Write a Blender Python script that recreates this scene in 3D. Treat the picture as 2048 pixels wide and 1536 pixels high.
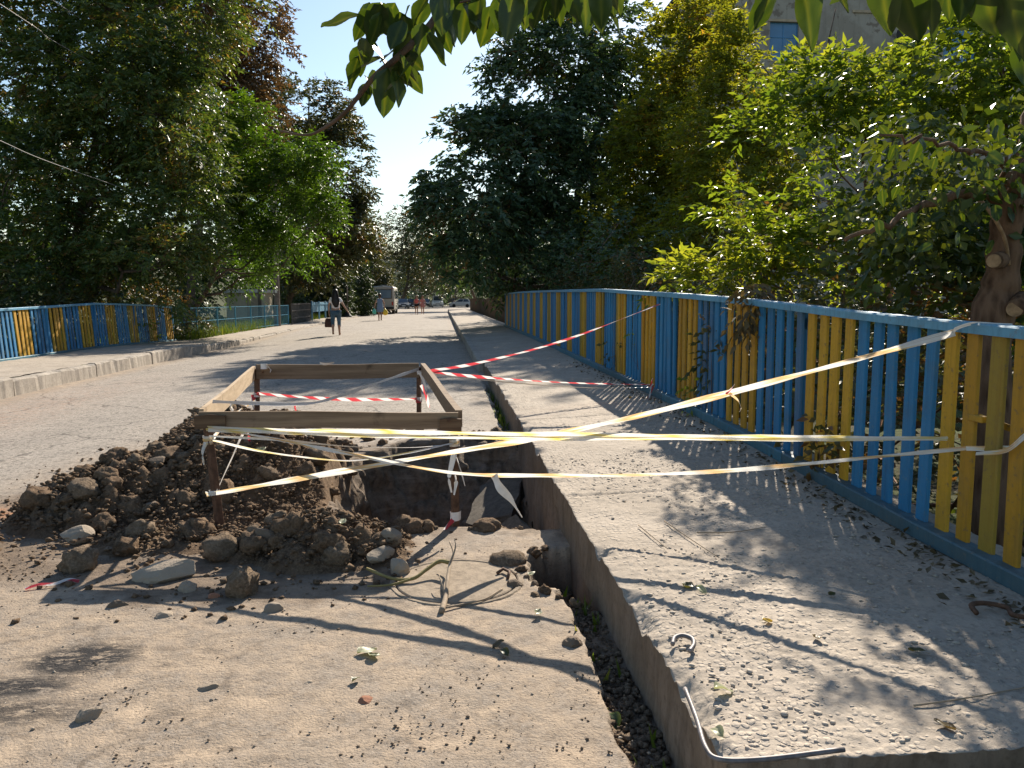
import bpy, bmesh, math, random
import numpy as np
from mathutils import Vector, Matrix

random.seed(7)
rng = np.random.default_rng(7)
scene = bpy.context.scene
for o in list(bpy.data.objects):
    bpy.data.objects.remove(o)
COL = scene.collection

# ------------------------------------------------------------------ camera
EYE = (0.0, 0.0, 1.5)
YAW = math.radians(4.97)       # looks a little to the right of the road's direction (+Y)
PITCH = math.radians(6.03)     # and slightly down
cam_data = bpy.data.cameras.new('camera')
cam_data.sensor_width = 36.0
cam_data.lens = 1600.0 / 2048.0 * 36.0
cam_data.clip_start = 0.05
cam_data.clip_end = 4000.0
cam = bpy.data.objects.new('camera', cam_data)
cam.location = EYE
cam.rotation_euler = (math.pi / 2 - PITCH, 0.0, -YAW)
COL.objects.link(cam)
scene.camera = cam

# ------------------------------------------------------------------ sky and sun
SUN_AZ = math.radians(21.0)    # clockwise from +Y (ahead and to the right)
SUN_EL = math.radians(32.0)
world = bpy.data.worlds.new('World')
scene.world = world
world.use_nodes = True
wnt = world.node_tree
sky = wnt.nodes.new('ShaderNodeTexSky')
sky.sky_type = 'NISHITA'
sky.sun_disc = False
sky.sun_elevation = SUN_EL
sky.sun_rotation = SUN_AZ
sky.air_density = 1.25
sky.dust_density = 0.45
sky.ozone_density = 2.5
wbg = wnt.nodes['Background']
wbg.inputs['Strength'].default_value = 0.076
wnt.links.new(sky.outputs['Color'], wbg.inputs['Color'])

sun_data = bpy.data.lights.new('sun', 'SUN')
sun_data.energy = 5.0
sun_data.angle = math.radians(0.53)
sun_data.color = (1.0, 0.90, 0.76)
sun = bpy.data.objects.new('sun', sun_data)
sdir = Vector((math.sin(SUN_AZ) * math.cos(SUN_EL), math.cos(SUN_AZ) * math.cos(SUN_EL), math.sin(SUN_EL)))
sun.rotation_euler = (-sdir).to_track_quat('-Z', 'Y').to_euler()
sun.location = (10, 30, 40)
COL.objects.link(sun)

scene.view_settings.view_transform = 'Standard'
scene.view_settings.look = 'None'
scene.view_settings.exposure = 1.0
scene.view_settings.gamma = 1.0
scene.view_settings.use_curve_mapping = False
scene.cycles.max_bounces = 6
scene.cycles.diffuse_bounces = 3
scene.cycles.glossy_bounces = 2
scene.cycles.transmission_bounces = 4
scene.cycles.use_denoising = True

# ------------------------------------------------------------------ geometry helpers
_fw = np.array([math.sin(YAW) * math.cos(PITCH), math.cos(YAW) * math.cos(PITCH), -math.sin(PITCH)])
_rt = np.array([math.cos(YAW), -math.sin(YAW), 0.0])
_up = np.cross(_rt, _fw)


def at(px, py, y):
    """Point of the place seen at photograph pixel (px, py) that lies y metres down the road."""
    d = _fw + _rt * (px - 1024) / 1600.0 - _up * (py - 768) / 1600.0
    p = np.array(EYE) + d * (y / d[1])
    return p


def hash3(ix, iy, iz, seed):
    with np.errstate(over='ignore'):
        h = (ix.astype(np.int64) * 374761393 + iy.astype(np.int64) * 668265263
             + iz.astype(np.int64) * 2147483647 + seed * 1274126177) & 0xFFFFFFFF
        h = ((h ^ (h >> 13)) * 1274126177) & 0xFFFFFFFF
        h = ((h ^ (h >> 16)) * 2246822519) & 0xFFFFFFFF
        h = h ^ (h >> 15)
    return (h & 0xFFFFFF).astype(np.float64) / 0xFFFFFF


def vnoise(x, y, z=None, seed=0):
    x = np.asarray(x, float); y = np.asarray(y, float)
    z = np.zeros_like(x) if z is None else np.asarray(z, float)
    ix, iy, iz = np.floor(x), np.floor(y), np.floor(z)
    fx, fy, fz = x - ix, y - iy, z - iz
    fx = fx * fx * (3 - 2 * fx); fy = fy * fy * (3 - 2 * fy); fz = fz * fz * (3 - 2 * fz)
    r = 0
    for a in (0, 1):
        for b in (0, 1):
            for c in (0, 1):
                w = (fx if a else 1 - fx) * (fy if b else 1 - fy) * (fz if c else 1 - fz)
                r = r + w * hash3(ix + a, iy + b, iz + c, seed)
    return r


def fbm(x, y, z=None, octaves=4, seed=0, gain=0.5):
    r, amp, tot, k = 0, 1.0, 0.0, 1.0
    for o in range(octaves):
        r = r + amp * vnoise(np.asarray(x) * k, np.asarray(y) * k, None if z is None else np.asarray(z) * k, seed + o * 17)
        tot += amp; amp *= gain; k *= 2.03
    return r / tot


def worley(x, y, seed=0):
    x = np.asarray(x, float); y = np.asarray(y, float)
    ix, iy = np.floor(x), np.floor(y)
    best = np.full(x.shape, 9.0); cid = np.zeros(x.shape)
    for a in (-1, 0, 1):
        for b in (-1, 0, 1):
            cx, cy = ix + a, iy + b
            hx = hash3(cx, cy, cx * 0, seed); hy = hash3(cx, cy, cx * 0, seed + 5)
            d = np.hypot(cx + hx - x, cy + hy - y)
            m = d < best
            best = np.where(m, d, best)
            cid = np.where(m, hash3(cx, cy, cx * 0, seed + 9), cid)
    return best, cid


def sstep(a, b, x):
    t = np.clip((np.asarray(x, float) - a) / (b - a), 0, 1)
    return t * t * (3 - 2 * t)


def poly_sdf(px, py, poly):
    """Signed distance to a polygon, positive inside."""
    px = np.asarray(px, float); py = np.asarray(py, float)
    d = np.full(px.shape, 1e9); inside = np.zeros(px.shape, bool)
    n = len(poly)
    for i in range(n):
        (x0, y0), (x1, y1) = poly[i], poly[(i + 1) % n]
        ex, ey = x1 - x0, y1 - y0
        t = np.clip(((px - x0) * ex + (py - y0) * ey) / (ex * ex + ey * ey), 0, 1)
        d = np.minimum(d, np.hypot(px - x0 - t * ex, py - y0 - t * ey))
        c = ((y0 > py) != (y1 > py)) & (px < (x1 - x0) * (py - y0) / (y1 - y0 + 1e-12) + x0)
        inside ^= c
    return np.where(inside, d, -d)


LABELS = {}


def tag(o, label, cat, group=None):
    if label in LABELS and LABELS[label] != group:
        print('DUPLICATE LABEL', label)
    LABELS[label] = group
    o['label'] = label
    o['category'] = cat
    if group:
        o['group'] = group
    return o


def struct(o):
    o['kind'] = 'structure'
    return o


def stuff(o, label=None, cat=None):
    o['kind'] = 'stuff'
    if label:
        o['label'] = label
        o['category'] = cat
    return o


def empty(name, loc=(0, 0, 0), rz=0.0):
    o = bpy.data.objects.new(name, None)
    o.empty_display_size = 0.1
    o.location = loc
    o.rotation_euler = (0, 0, rz)
    COL.objects.link(o)
    return o


def link(name, me, parent=None, loc=None):
    o = bpy.data.objects.new(name, me)
    if parent is not None:
        o.parent = parent
    if loc is not None:
        o.location = loc
    COL.objects.link(o)
    return o


def np_mesh(name, verts, faces, mat, smooth=False, attrs=None, fmat=None, mats=None):
    """verts (n,3), faces (m,3) or (m,4) arrays."""
    verts = np.asarray(verts, np.float32); faces = np.asarray(faces, np.int32)
    me = bpy.data.meshes.new(name)
    k = faces.shape[1]
    me.vertices.add(len(verts)); me.vertices.foreach_set('co', verts.ravel())
    me.loops.add(faces.size); me.loops.foreach_set('vertex_index', faces.ravel())
    me.polygons.add(len(faces))
    me.polygons.foreach_set('loop_start', np.arange(0, faces.size, k, dtype=np.int32))
    me.polygons.foreach_set('loop_total', np.full(len(faces), k, np.int32))
    if smooth:
        me.polygons.foreach_set('use_smooth', np.ones(len(faces), bool))
    for an, av in (attrs or {}).items():
        a = me.attributes.new(an, 'FLOAT', 'POINT')
        a.data.foreach_set('value', np.asarray(av, np.float32))
    for m in (mats or [mat]):
        me.materials.append(m)
    if fmat is not None:
        me.polygons.foreach_set('material_index', np.asarray(fmat, np.int32))
    me.update(calc_edges=True)
    return me


def grid_faces(nr, nc):
    i = np.arange(nr - 1)[:, None] * nc + np.arange(nc - 1)[None, :]
    return np.stack([i, i + 1, i + 1 + nc, i + nc], -1).reshape(-1, 4)


class MB:
    """Collects simple shapes into one mesh."""
    def __init__(s):
        s.v = []; s.f = []; s.u = []

    def add(s, verts, faces):
        b = len(s.v)
        s.v += [tuple(p) for p in verts]
        s.f += [tuple(b + i for i in f) for f in faces]

    def box(s, c, size, rot=None, bev=0.0):
        hx, hy, hz = size[0] / 2, size[1] / 2, size[2] / 2
        if bev <= 0:
            pts = [Vector((x * hx, y * hy, z * hz)) for z in (-1, 1) for y in (-1, 1) for x in (-1, 1)]
            fs = [(0, 2, 3, 1), (4, 5, 7, 6), (0, 1, 5, 4), (2, 6, 7, 3), (0, 4, 6, 2), (1, 3, 7, 5)]
        else:
            bm = bmesh.new()
            bmesh.ops.create_cube(bm, size=1.0)
            for v in bm.verts:
                v.co = Vector((v.co.x * size[0], v.co.y * size[1], v.co.z * size[2]))
            bmesh.ops.bevel(bm, geom=list(bm.edges), offset=bev, segments=1, affect='EDGES')
            bm.verts.index_update()
            pts = [v.co.copy() for v in bm.verts]
            fs = [tuple(v.index for v in f.verts) for f in bm.faces]
            bm.free()
        c = Vector(c)
        if rot is not None:
            pts = [rot @ p for p in pts]
        s.add([c + p for p in pts], fs)
        return s

    def bar(s, a, b, w, h, bev=0.0, roll=0.0):
        """Box from a to b, w wide sideways, h high."""
        a = Vector(a); b = Vector(b); d = b - a
        q = d.to_track_quat('X', 'Z').to_matrix()
        if roll:
            q = q @ Matrix.Rotation(roll, 3, 'X')
        return s.box((a + b) / 2, (d.length, w, h), q, bev)

    def tube(s, pts, rad, n=8, cap=True):
        pts = [Vector(p) for p in pts]
        if not hasattr(rad, '__len__'):
            rad = [rad] * len(pts)
        rings = []; up = Vector((0.13, 0.21, 0.97))
        for i, p in enumerate(pts):
            d = (pts[min(i + 1, len(pts) - 1)] - pts[max(i - 1, 0)])
            d = d.normalized() if d.length > 1e-9 else Vector((0, 0, 1))
            if abs(d.dot(up)) > 0.96:
                up = Vector((0.9, 0.3, 0.1))
            a = d.cross(up).normalized(); b = a.cross(d).normalized(); up = b
            rings.append([p + (a * math.cos(t) + b * math.sin(t)) * rad[i] for t in [2 * math.pi * k / n for k in range(n)]])
        fs = []
        for i in range(len(pts) - 1):
            for k in range(n):
                fs.append((i * n + k, i * n + (k + 1) % n, (i + 1) * n + (k + 1) % n, (i + 1) * n + k))
        if cap:
            fs.append(tuple(range(n - 1, -1, -1)))
            fs.append(tuple((len(pts) - 1) * n + k for k in range(n)))
        s.add([p for r in rings for p in r], fs)
        return s

    def lathe(s, prof, c=(0, 0, 0), n=16, axis='Z'):
        v = []; fs = []
        for r, z in prof:
            for k in range(n):
                t = 2 * math.pi * k / n
                p = (r * math.cos(t), r * math.sin(t), z)
                if axis == 'X':
                    p = (p[2], p[0], p[1])
                elif axis == 'Y':
                    p = (p[0], p[2], p[1])
                v.append((p[0] + c[0], p[1] + c[1], p[2] + c[2]))
        for i in range(len(prof) - 1):
            for k in range(n):
                fs.append((i * n + k, i * n + (k + 1) % n, (i + 1) * n + (k + 1) % n, (i + 1) * n + k))
        fs.append(tuple(range(n))); fs.append(tuple((len(prof) - 1) * n + k for k in range(n)))
        s.add(v, fs)
        return s

    def mesh(s, name, mat, smooth=False, bev=0.0):
        me = bpy.data.meshes.new(name)
        me.from_pydata([tuple(p) for p in s.v], [], s.f)
        bm = bmesh.new(); bm.from_mesh(me)
        bmesh.ops.recalc_face_normals(bm, faces=bm.faces)
        if bev > 0:
            bmesh.ops.bevel(bm, geom=list(bm.edges), offset=bev, segments=2, affect='EDGES', clamp_overlap=True)
        bm.to_mesh(me); bm.free()
        if smooth:
            for p in me.polygons:
                p.use_smooth = True
        me.materials.append(mat)
        return me

    def build(s, name, mat, parent=None, smooth=False, bev=0.0, loc=None):
        return link(name, s.mesh(name, mat, smooth, bev), parent, loc)


def spline(pts, n=8):
    """Catmull-Rom through pts."""
    P = [np.array(p, float) for p in pts]
    P = [2 * P[0] - P[1]] + P + [2 * P[-1] - P[-2]]
    out = []
    for i in range(1, len(P) - 2):
        for k in range(n):
            t = k / n
            out.append(0.5 * ((2 * P[i]) + (-P[i - 1] + P[i + 1]) * t + (2 * P[i - 1] - 5 * P[i] + 4 * P[i + 1] - P[i + 2]) * t * t
                              + (-P[i - 1] + 3 * P[i] - 3 * P[i + 1] + P[i + 2]) * t ** 3))
    out.append(P[-2])
    return np.array(out)
# ------------------------------------------------------------------ materials
class NT:
    def __init__(s, name):
        s.m = bpy.data.materials.new(name)
        s.m.use_nodes = True
        s.t = s.m.node_tree
        s.t.nodes.clear()
        s.out = s.t.nodes.new('ShaderNodeOutputMaterial')

    def n(s, typ, ins=None, out=0, **props):
        nd = s.t.nodes.new('ShaderNode' + typ)
        for k, v in props.items():
            setattr(nd, k, v)
        for k, v in (ins or {}).items():
            sk = nd.inputs[k]
            if isinstance(v, bpy.types.NodeSocket):
                s.t.links.new(v, sk)
            else:
                if hasattr(sk.default_value, '__len__') and hasattr(v, '__len__') and len(v) == 3 and len(sk.default_value) == 4:
                    v = (*v, 1.0)
                sk.default_value = v
        return nd.outputs[out]

    def pos(s, scale=(1, 1, 1), obj=False):
        p = s.n('TexCoord', out=3) if obj else s.n('NewGeometry', out=0)
        return s.n('Mapping', {'Vector': p, 'Scale': scale})

    def noise(s, vec, scale, detail=3, rough=0.55, out=0):
        return s.n('TexNoise', {'Vector': vec, 'Scale': scale, 'Detail': detail, 'Roughness': rough}, out=out)

    def vor(s, vec, scale, feature='F1', out=0, rand=1.0):
        return s.n('TexVoronoi', {'Vector': vec, 'Scale': scale, 'Randomness': rand}, out=out, feature=feature)

    def ramp(s, fac, stops, interp='LINEAR'):
        nd = s.t.nodes.new('ShaderNodeValToRGB')
        nd.color_ramp.interpolation = interp
        el = nd.color_ramp.elements
        while len(el) < len(stops):
            el.new(0.5)
        for e, (p, c) in zip(el, stops):
            e.position = p
            e.color = (*c, 1) if hasattr(c, '__len__') else (c, c, c, 1)
        s.t.links.new(fac, nd.inputs[0])
        return nd.outputs[0]

    def mix(s, fac, a, b, blend='MIX'):
        nd = s.t.nodes.new('ShaderNodeMix')
        nd.data_type = 'RGBA'; nd.blend_type = blend
        for k, v in ((0, fac), (6, a), (7, b)):
            if isinstance(v, bpy.types.NodeSocket):
                s.t.links.new(v, nd.inputs[k])
            else:
                nd.inputs[k].default_value = (*v, 1) if hasattr(v, '__len__') else v
        return nd.outputs[2]

    def math(s, op, a, b=0.0, clamp=False):
        return s.n('Math', {0: a, 1: b}, operation=op, use_clamp=clamp)

    def attr(s, name):
        return s.n('Attribute', out=2, attribute_name=name)

    def rnd(s):
        return s.n('ObjectInfo', out=5)

    def bump(s, h, strength=0.5, dist=0.01, normal=None):
        ins = {'Height': h, 'Strength': strength, 'Distance': dist}
        if normal is not None:
            ins['Normal'] = normal
        return s.n('Bump', ins)

    def bsdf(s, color, rough=0.8, normal=None, spec=0.3, metal=0.0, **kw):
        ins = {'Base Color': color, 'Roughness': rough, 'Specular IOR Level': spec, 'Metallic': metal}
        if normal is not None:
            ins['Normal'] = normal
        ins.update(kw)
        return s.n('BsdfPrincipled', ins)

    def done(s, sh):
        s.t.links.new(sh, s.out.inputs['Surface'])
        return s.m


def plain(name, color, rough=0.6, var=0.15, scale=8.0, spec=0.3, metal=0.0, bump=0.0):
    t = NT(name)
    p = t.pos(obj=True)
    n = t.noise(p, scale, 4)
    c = t.mix(t.ramp(n, [(0.3, 0.0), (0.7, 1.0)]), tuple(x * (1 - var) for x in color), tuple(min(1, x * (1 + var)) for x in color))
    nm = t.bump(n, bump, 0.01) if bump else None
    return t.done(t.bsdf(c, rough, nm, spec, metal))


def m_road():
    t = NT('worn_asphalt')
    p = t.pos()
    big = t.noise(p, 0.55, 5, 0.6)
    mid = t.noise(p, 3.2, 5, 0.65)
    c = t.mix(t.ramp(big, [(0.35, 0.0), (0.65, 1.0)]), (0.255, 0.222, 0.186), (0.350, 0.305, 0.256))
    c = t.mix(t.ramp(mid, [(0.42, 0.0), (0.72, 0.7)]), c, (0.195, 0.170, 0.145))
    # long faint wheel streaks along the road
    st = t.noise(t.pos((1.3, 0.12, 1)), 2.0, 4, 0.6)
    c = t.mix(t.ramp(st, [(0.5, 0.0), (0.72, 0.45)]), c, (0.40, 0.335, 0.27))
    # aggregate speckle
    v = t.vor(p, 95.0, out=1)
    sp = t.n('SeparateColor', {'Color': v})
    c = t.mix(0.42, c, t.mix(sp, (0.12, 0.104, 0.088), (0.52, 0.46, 0.39)))
    v2 = t.vor(p, 38.0, out=1)
    c = t.mix(t.ramp(t.n('SeparateColor', {'Color': v2}), [(0.80, 0.0), (0.84, 0.55)]), c, (0.09, 0.075, 0.06))
    # cracks
    wp = t.n('VectorMath', {0: p, 1: t.n('VectorMath', {0: t.noise(p, 1.4, 4, out=1), 3: 0.9}, operation='SCALE')}, operation='ADD')
    ck = t.vor(wp, 0.42, 'DISTANCE_TO_EDGE')
    c = t.mix(t.ramp(ck, [(0.0, 0.75), (0.010, 0.0)]), c, (0.06, 0.052, 0.045))
    # trodden dust and loose soil, following the attribute laid with the mesh
    soil = t.attr('soil')
    dn = t.noise(p, 6.0, 6, 0.7)
    dn2 = t.noise(p, 55.0, 4, 0.7)
    dust_c = t.mix(t.ramp(dn, [(0.33, 0.0), (0.66, 1.0)]), (0.205, 0.150, 0.102), (0.415, 0.322, 0.230))
    dust_c = t.mix(t.ramp(t.noise(p, 1.6, 5, 0.7), [(0.46, 0.0), (0.64, 0.75)]), dust_c, (0.25, 0.205, 0.160))
    dust_c = t.mix(t.ramp(t.noise(t.pos((1.0, 3.0, 1)), 4.0, 6, 0.75), [(0.55, 0.0), (0.66, 0.7)]), dust_c, (0.135, 0.102, 0.074))
    dust_c = t.mix(t.ramp(dn2, [(0.57, 0.0), (0.66, 0.8)]), dust_c, (0.115, 0.085, 0.06))
    dust = t.attr('dust')
    c = t.mix(t.math('MULTIPLY', dust, t.ramp(dn, [(0.25, 0.25), (0.6, 1.0)]), True), c, dust_c)
    sn = t.noise(p, 14.0, 6, 0.7)
    soil_c = t.mix(t.ramp(sn, [(0.3, 0.0), (0.7, 1.0)]), (0.070, 0.050, 0.035), (0.22, 0.160, 0.110))
    soil_c = t.mix(t.ramp(t.noise(t.pos((2, 2, 14)), 1.2, 5, 0.7), [(0.5, 0.0), (0.62, 0.5)]), soil_c, (0.25, 0.20, 0.155))
    c = t.mix(soil, c, soil_c)
    oil = t.attr('oil')
    c = t.mix(t.math('MULTIPLY', oil, t.ramp(t.noise(t.pos((0.6, 1.6, 1)), 17.0, 6, 0.8), [(0.40, 0.0), (0.50, 1.0)]), True), c, (0.022, 0.02, 0.02))
    rust = t.attr('rust')
    c = t.mix(t.math('MULTIPLY', rust, t.ramp(t.noise(p, 9.0, 6, 0.75), [(0.4, 0.0), (0.62, 1.0)]), True), c, (0.45, 0.20, 0.09))
    h = t.math('ADD', t.math('MULTIPLY', t.vor(p, 95.0), -0.4), t.math('MULTIPLY', t.noise(p, 90, 5, 0.75), 0.7))
    h = t.math('ADD', h, t.math('MULTIPLY', t.ramp(t.noise(p, 16.0, 6, 0.75), [(0.3, 0.0), (0.8, 1.0)]), 1.1))
    return t.done(t.bsdf(c, 0.88, t.bump(h, 0.6, 0.009), 0.25))


def m_concrete(name, a, b, pebble=True):
    t = NT(name)
    p = t.pos()
    n = t.noise(p, 1.6, 6, 0.65)
    c = t.mix(t.ramp(n, [(0.32, 0.0), (0.68, 1.0)]), a, b)
    n2 = t.noise(p, 30, 5, 0.7)
    c = t.mix(t.ramp(n2, [(0.5, 0.0), (0.7, 0.55)]), c, tuple(x * 0.45 for x in a))
    h = t.math('MULTIPLY', t.noise(p, 60, 5, 0.7), 0.6)
    if pebble:
        pm = t.ramp(t.noise(p, 2.3, 3), [(0.38, 0.0), (0.52, 1.0)])
        v = t.vor(p, 42.0)
        vc = t.n('SeparateColor', {'Color': t.vor(p, 42.0, out=1)})
        peb = t.ramp(v, [(0.0, 1.0), (0.42, 0.8), (0.6, 0.0)])
        pebm = t.math('MULTIPLY', t.math('MULTIPLY', peb, t.ramp(vc, [(0.50, 0.0), (0.56, 1.0)])), pm)
        c = t.mix(t.math('MULTIPLY', pebm, 0.5), c, t.mix(vc, (0.19, 0.165, 0.135), (0.44, 0.39, 0.33)))
        c = t.mix(t.ramp(t.noise(p, 7.0, 6, 0.7), [(0.55, 0.0), (0.72, 0.45)]), c, (0.14, 0.118, 0.095))
        h = t.math('ADD', h, t.math('MULTIPLY', pebm, 1.0))
    else:
        pm = t.ramp(t.noise(t.pos((6, 6, 0.7)), 3.0, 5, 0.7), [(0.45, 0.0), (0.7, 0.6)])
        c = t.mix(pm, c, tuple(x * 0.55 for x in a))
    h = t.math('ADD', h, t.math('MULTIPLY', t.noise(p, 9, 5, 0.6), 1.0))
    return t.done(t.bsdf(c, 0.9, t.bump(h, 0.6, 0.011), 0.2))


def m_soil(name='dug_soil', dark=(0.064, 0.043, 0.028), light=(0.215, 0.146, 0.093)):
    t = NT(name)
    p = t.pos()
    n = t.noise(p, 11, 6, 0.72)
    n2 = t.noise(p, 70, 5, 0.75)
    c = t.mix(t.ramp(n, [(0.3, 0.0), (0.7, 1.0)]), dark, light)
    c = t.mix(t.ramp(n2, [(0.45, 0.0), (0.7, 0.6)]), c, tuple(x * 1.7 for x in light))
    c = t.mix(t.ramp(t.noise(p, 2.1, 4), [(0.5, 0.0), (0.7, 0.4)]), c, (0.20, 0.145, 0.095))
    h = t.math('ADD', t.math('MULTIPLY', n2, 0.7), t.math('MULTIPLY', n, 1.6))
    return t.done(t.bsdf(c, 0.95, t.bump(h, 1.0, 0.02), 0.12))


def m_stone(name, a, b):
    t = NT(name)
    p = t.pos()
    r = t.rnd()
    n = t.noise(p, 13, 6, 0.7)
    c = t.mix(n, a, b)
    c = t.mix(t.math('MULTIPLY', r, 0.5), c, tuple(x * 0.6 for x in a))
    return t.done(t.bsdf(c, 0.85, t.bump(t.noise(p, 40, 5, 0.7), 0.7, 0.012), 0.25))


def m_paint(name, a, b, chip):
    t = NT(name)
    p = t.pos()
    r = t.rnd()
    c = t.mix(r, a, b)
    od = t.math('FRACT', t.math('MULTIPLY', r, 7.31))
    c = t.mix(t.ramp(od, [(0.70, 0.0), (0.95, 0.55)]), c, tuple(x * 0.62 for x in (a[1] * 0.75, a[1], a[1] * 0.25 + a[2] * 0.6)))
    st = t.noise(t.pos((30, 30, 1.3)), 1.0, 5, 0.7)
    c = t.mix(t.ramp(st, [(0.48, 0.0), (0.75, 0.6)]), c, tuple(x * 0.5 for x in a))
    g = t.noise(p, 26, 6, 0.75)
    c = t.mix(t.ramp(g, [(0.57, 0.0), (0.64, 0.75)]), c, chip)
    big = t.noise(p, 4.0, 5, 0.7)
    c = t.mix(t.ramp(big, [(0.5, 0.0), (0.8, 0.45)]), c, (0.09, 0.08, 0.055))
    return t.done(t.bsdf(c, t.ramp(g, [(0.3, 0.42), (0.7, 0.75)]), t.bump(t.math('ADD', g, t.noise(t.pos((50, 50, 2)), 1, 4)), 0.35, 0.004), 0.35))


def m_wood(name, a, b, axis):
    t = NT(name)
    sc = [28.0, 28.0, 28.0]; sc[axis] = 1.1
    p = t.pos(tuple(sc), obj=True)
    n = t.noise(p, 1.0, 6, 0.7)
    c = t.mix(t.ramp(n, [(0.35, 0.0), (0.62, 1.0)]), a, b)
    kn = t.noise(t.pos(obj=True), 5.0, 4, 0.6)
    c = t.mix(t.ramp(kn, [(0.62, 0.0), (0.74, 0.7)]), c, tuple(x * 0.4 for x in a))
    return t.done(t.bsdf(c, 0.8, t.bump(n, 0.5, 0.004), 0.2))


def m_bark(name, a, b):
    t = NT(name)
    p = t.pos((11, 11, 2.0))
    n = t.math('MULTIPLY', t.math('ADD', t.noise(p, 2.2, 6, 0.75), t.vor(t.pos((14, 14, 3.2)), 1.6)), 0.62)
    c = t.mix(t.ramp(n, [(0.3, 0.0), (0.7, 1.0)]), a, b)
    return t.done(t.bsdf(c, 0.92, t.bump(n, 1.0, 0.03), 0.15))


def m_leaf(name, stops, trans=0.42, tboost=(1.5, 1.35, 0.5), rough=0.42, spec=0.45):
    t = NT(name)
    a = t.attr('tint')
    c = t.ramp(a, stops)
    tc = t.mix(1.0, c, tboost, 'MULTIPLY')
    nt = t.n('BsdfTranslucent', {'Color': tc})
    pr = t.bsdf(c, rough, None, spec)
    return t.done(t.n('MixShader', {0: trans, 1: pr, 2: nt}))


def m_tape(name, kind):
    t = NT(name)
    u, w = t.attr('u'), t.attr('w')
    if kind == 'red':
        f = t.math('FRACT', t.math('ADD', t.math('MULTIPLY', u, 4.6), t.math('MULTIPLY', w, 0.35)))
        c = t.ramp(f, [(0.0, (0.60, 0.06, 0.075)), (0.44, (0.62, 0.07, 0.085)), (0.52, (0.84, 0.80, 0.77)), (0.92, (0.84, 0.80, 0.77)), (1.0, (0.60, 0.06, 0.075))])
    else:
        wp = t.noise(t.n('CombineXYZ', {0: t.math('MULTIPLY', u, 2.0), 1: t.math('MULTIPLY', w, 2.6)}), 1.0, 3, 0.5)
        f = t.math('FRACT', t.math('ADD', t.math('ADD', t.math('MULTIPLY', u, 2.4), t.math('MULTIPLY', w, 0.25)), t.math('MULTIPLY', wp, 1.3)))
        pale = (0.86, 0.84, 0.80)
        if kind == 'yellow':
            c = t.ramp(f, [(0.0, pale), (0.40, pale), (0.52, (0.86, 0.76, 0.42)), (0.66, (0.80, 0.60, 0.10)), (0.80, (0.86, 0.78, 0.52)), (0.92, pale)])
        else:
            c = t.ramp(f, [(0.0, pale), (0.34, pale), (0.46, (0.84, 0.68, 0.46)), (0.62, (0.76, 0.44, 0.20)), (0.78, (0.84, 0.64, 0.30)), (0.92, pale)])
        # grime streaks along the folds
        c = t.mix(t.ramp(t.noise(t.n('CombineXYZ', {0: t.math('MULTIPLY', u, 1.2), 1: t.math('MULTIPLY', w, 9.0)}), 1.0, 4, 0.6), [(0.52, 0.0), (0.66, 0.55)]), c, (0.52, 0.44, 0.34))
    hi = t.noise(t.pos(), 45, 4, 0.6)
    pr = t.bsdf(c, 0.35, t.bump(hi, 0.8, 0.006), 0.5)
    tr = t.n('BsdfTranslucent', {'Color': c})
    return t.done(t.n('MixShader', {0: 0.45, 1: pr, 2: tr}))


def m_glass(name, color, rough=0.08):
    t = NT(name)
    n = t.noise(t.pos(obj=True), 1.3, 3)
    c = t.mix(n, tuple(x * 0.7 for x in color), tuple(x * 1.3 for x in color))
    return t.done(t.bsdf(c, rough, None, 0.6))


M = {}
M['road'] = m_road()
M['walk'] = m_concrete('pebbled_concrete', (0.315, 0.266, 0.212), (0.435, 0.372, 0.302))
M['kerb'] = m_concrete('kerb_concrete', (0.30, 0.262, 0.22), (0.42, 0.37, 0.31), False)
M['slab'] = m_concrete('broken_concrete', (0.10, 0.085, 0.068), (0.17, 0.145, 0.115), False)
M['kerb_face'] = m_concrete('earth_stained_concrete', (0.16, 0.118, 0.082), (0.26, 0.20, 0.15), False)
M['soil'] = m_soil()
M['soil_pale'] = m_soil('dry_soil', (0.085, 0.062, 0.043), (0.24, 0.178, 0.122))
M['stone'] = m_stone('fieldstone', (0.27, 0.215, 0.16), (0.42, 0.345, 0.26))
M['stone_dark'] = m_stone('dark_stone', (0.12, 0.088, 0.062), (0.25, 0.185, 0.13))
M['brick_red'] = m_stone('brick_rubble', (0.30, 0.12, 0.07), (0.42, 0.22, 0.13))
M['pebble'] = m_stone('pebbles', (0.34, 0.285, 0.225), (0.52, 0.45, 0.37))
M['blue'] = m_paint('blue_paint', (0.016, 0.150, 0.315), (0.030, 0.200, 0.39), (0.10, 0.20, 0.27))
M['yellow'] = m_paint('yellow_paint', (0.42, 0.215, 0.014), (0.54, 0.30, 0.018), (0.20, 0.13, 0.06))
M['rail'] = m_paint('blue_rail_paint', (0.10, 0.29, 0.43), (0.13, 0.33, 0.46), (0.17, 0.22, 0.25))
M['plank'] = m_wood('weathered_plank', (0.155, 0.105, 0.068), (0.265, 0.19, 0.125), 0)
M['plank_y'] = m_wood('pale_plank', (0.36, 0.265, 0.17), (0.49, 0.375, 0.25), 1)
M['rust'] = plain('rusty_steel', (0.115, 0.062, 0.038), 0.75, 0.4, 30, 0.3, 0.2, 0.4)
M['steel'] = plain('bare_steel', (0.17, 0.155, 0.155), 0.55, 0.4, 30, 0.4, 0.3)
M['rail_low'] = m_paint('dirty_blue_paint', (0.045, 0.145, 0.20), (0.06, 0.18, 0.24), (0.15, 0.15, 0.13))
M['bark'] = m_bark('grey_bark', (0.05, 0.038, 0.028), (0.13, 0.10, 0.075))
M['bark_red'] = m_bark('reddish_bark', (0.075, 0.040, 0.024), (0.21, 0.122, 0.075))
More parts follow.
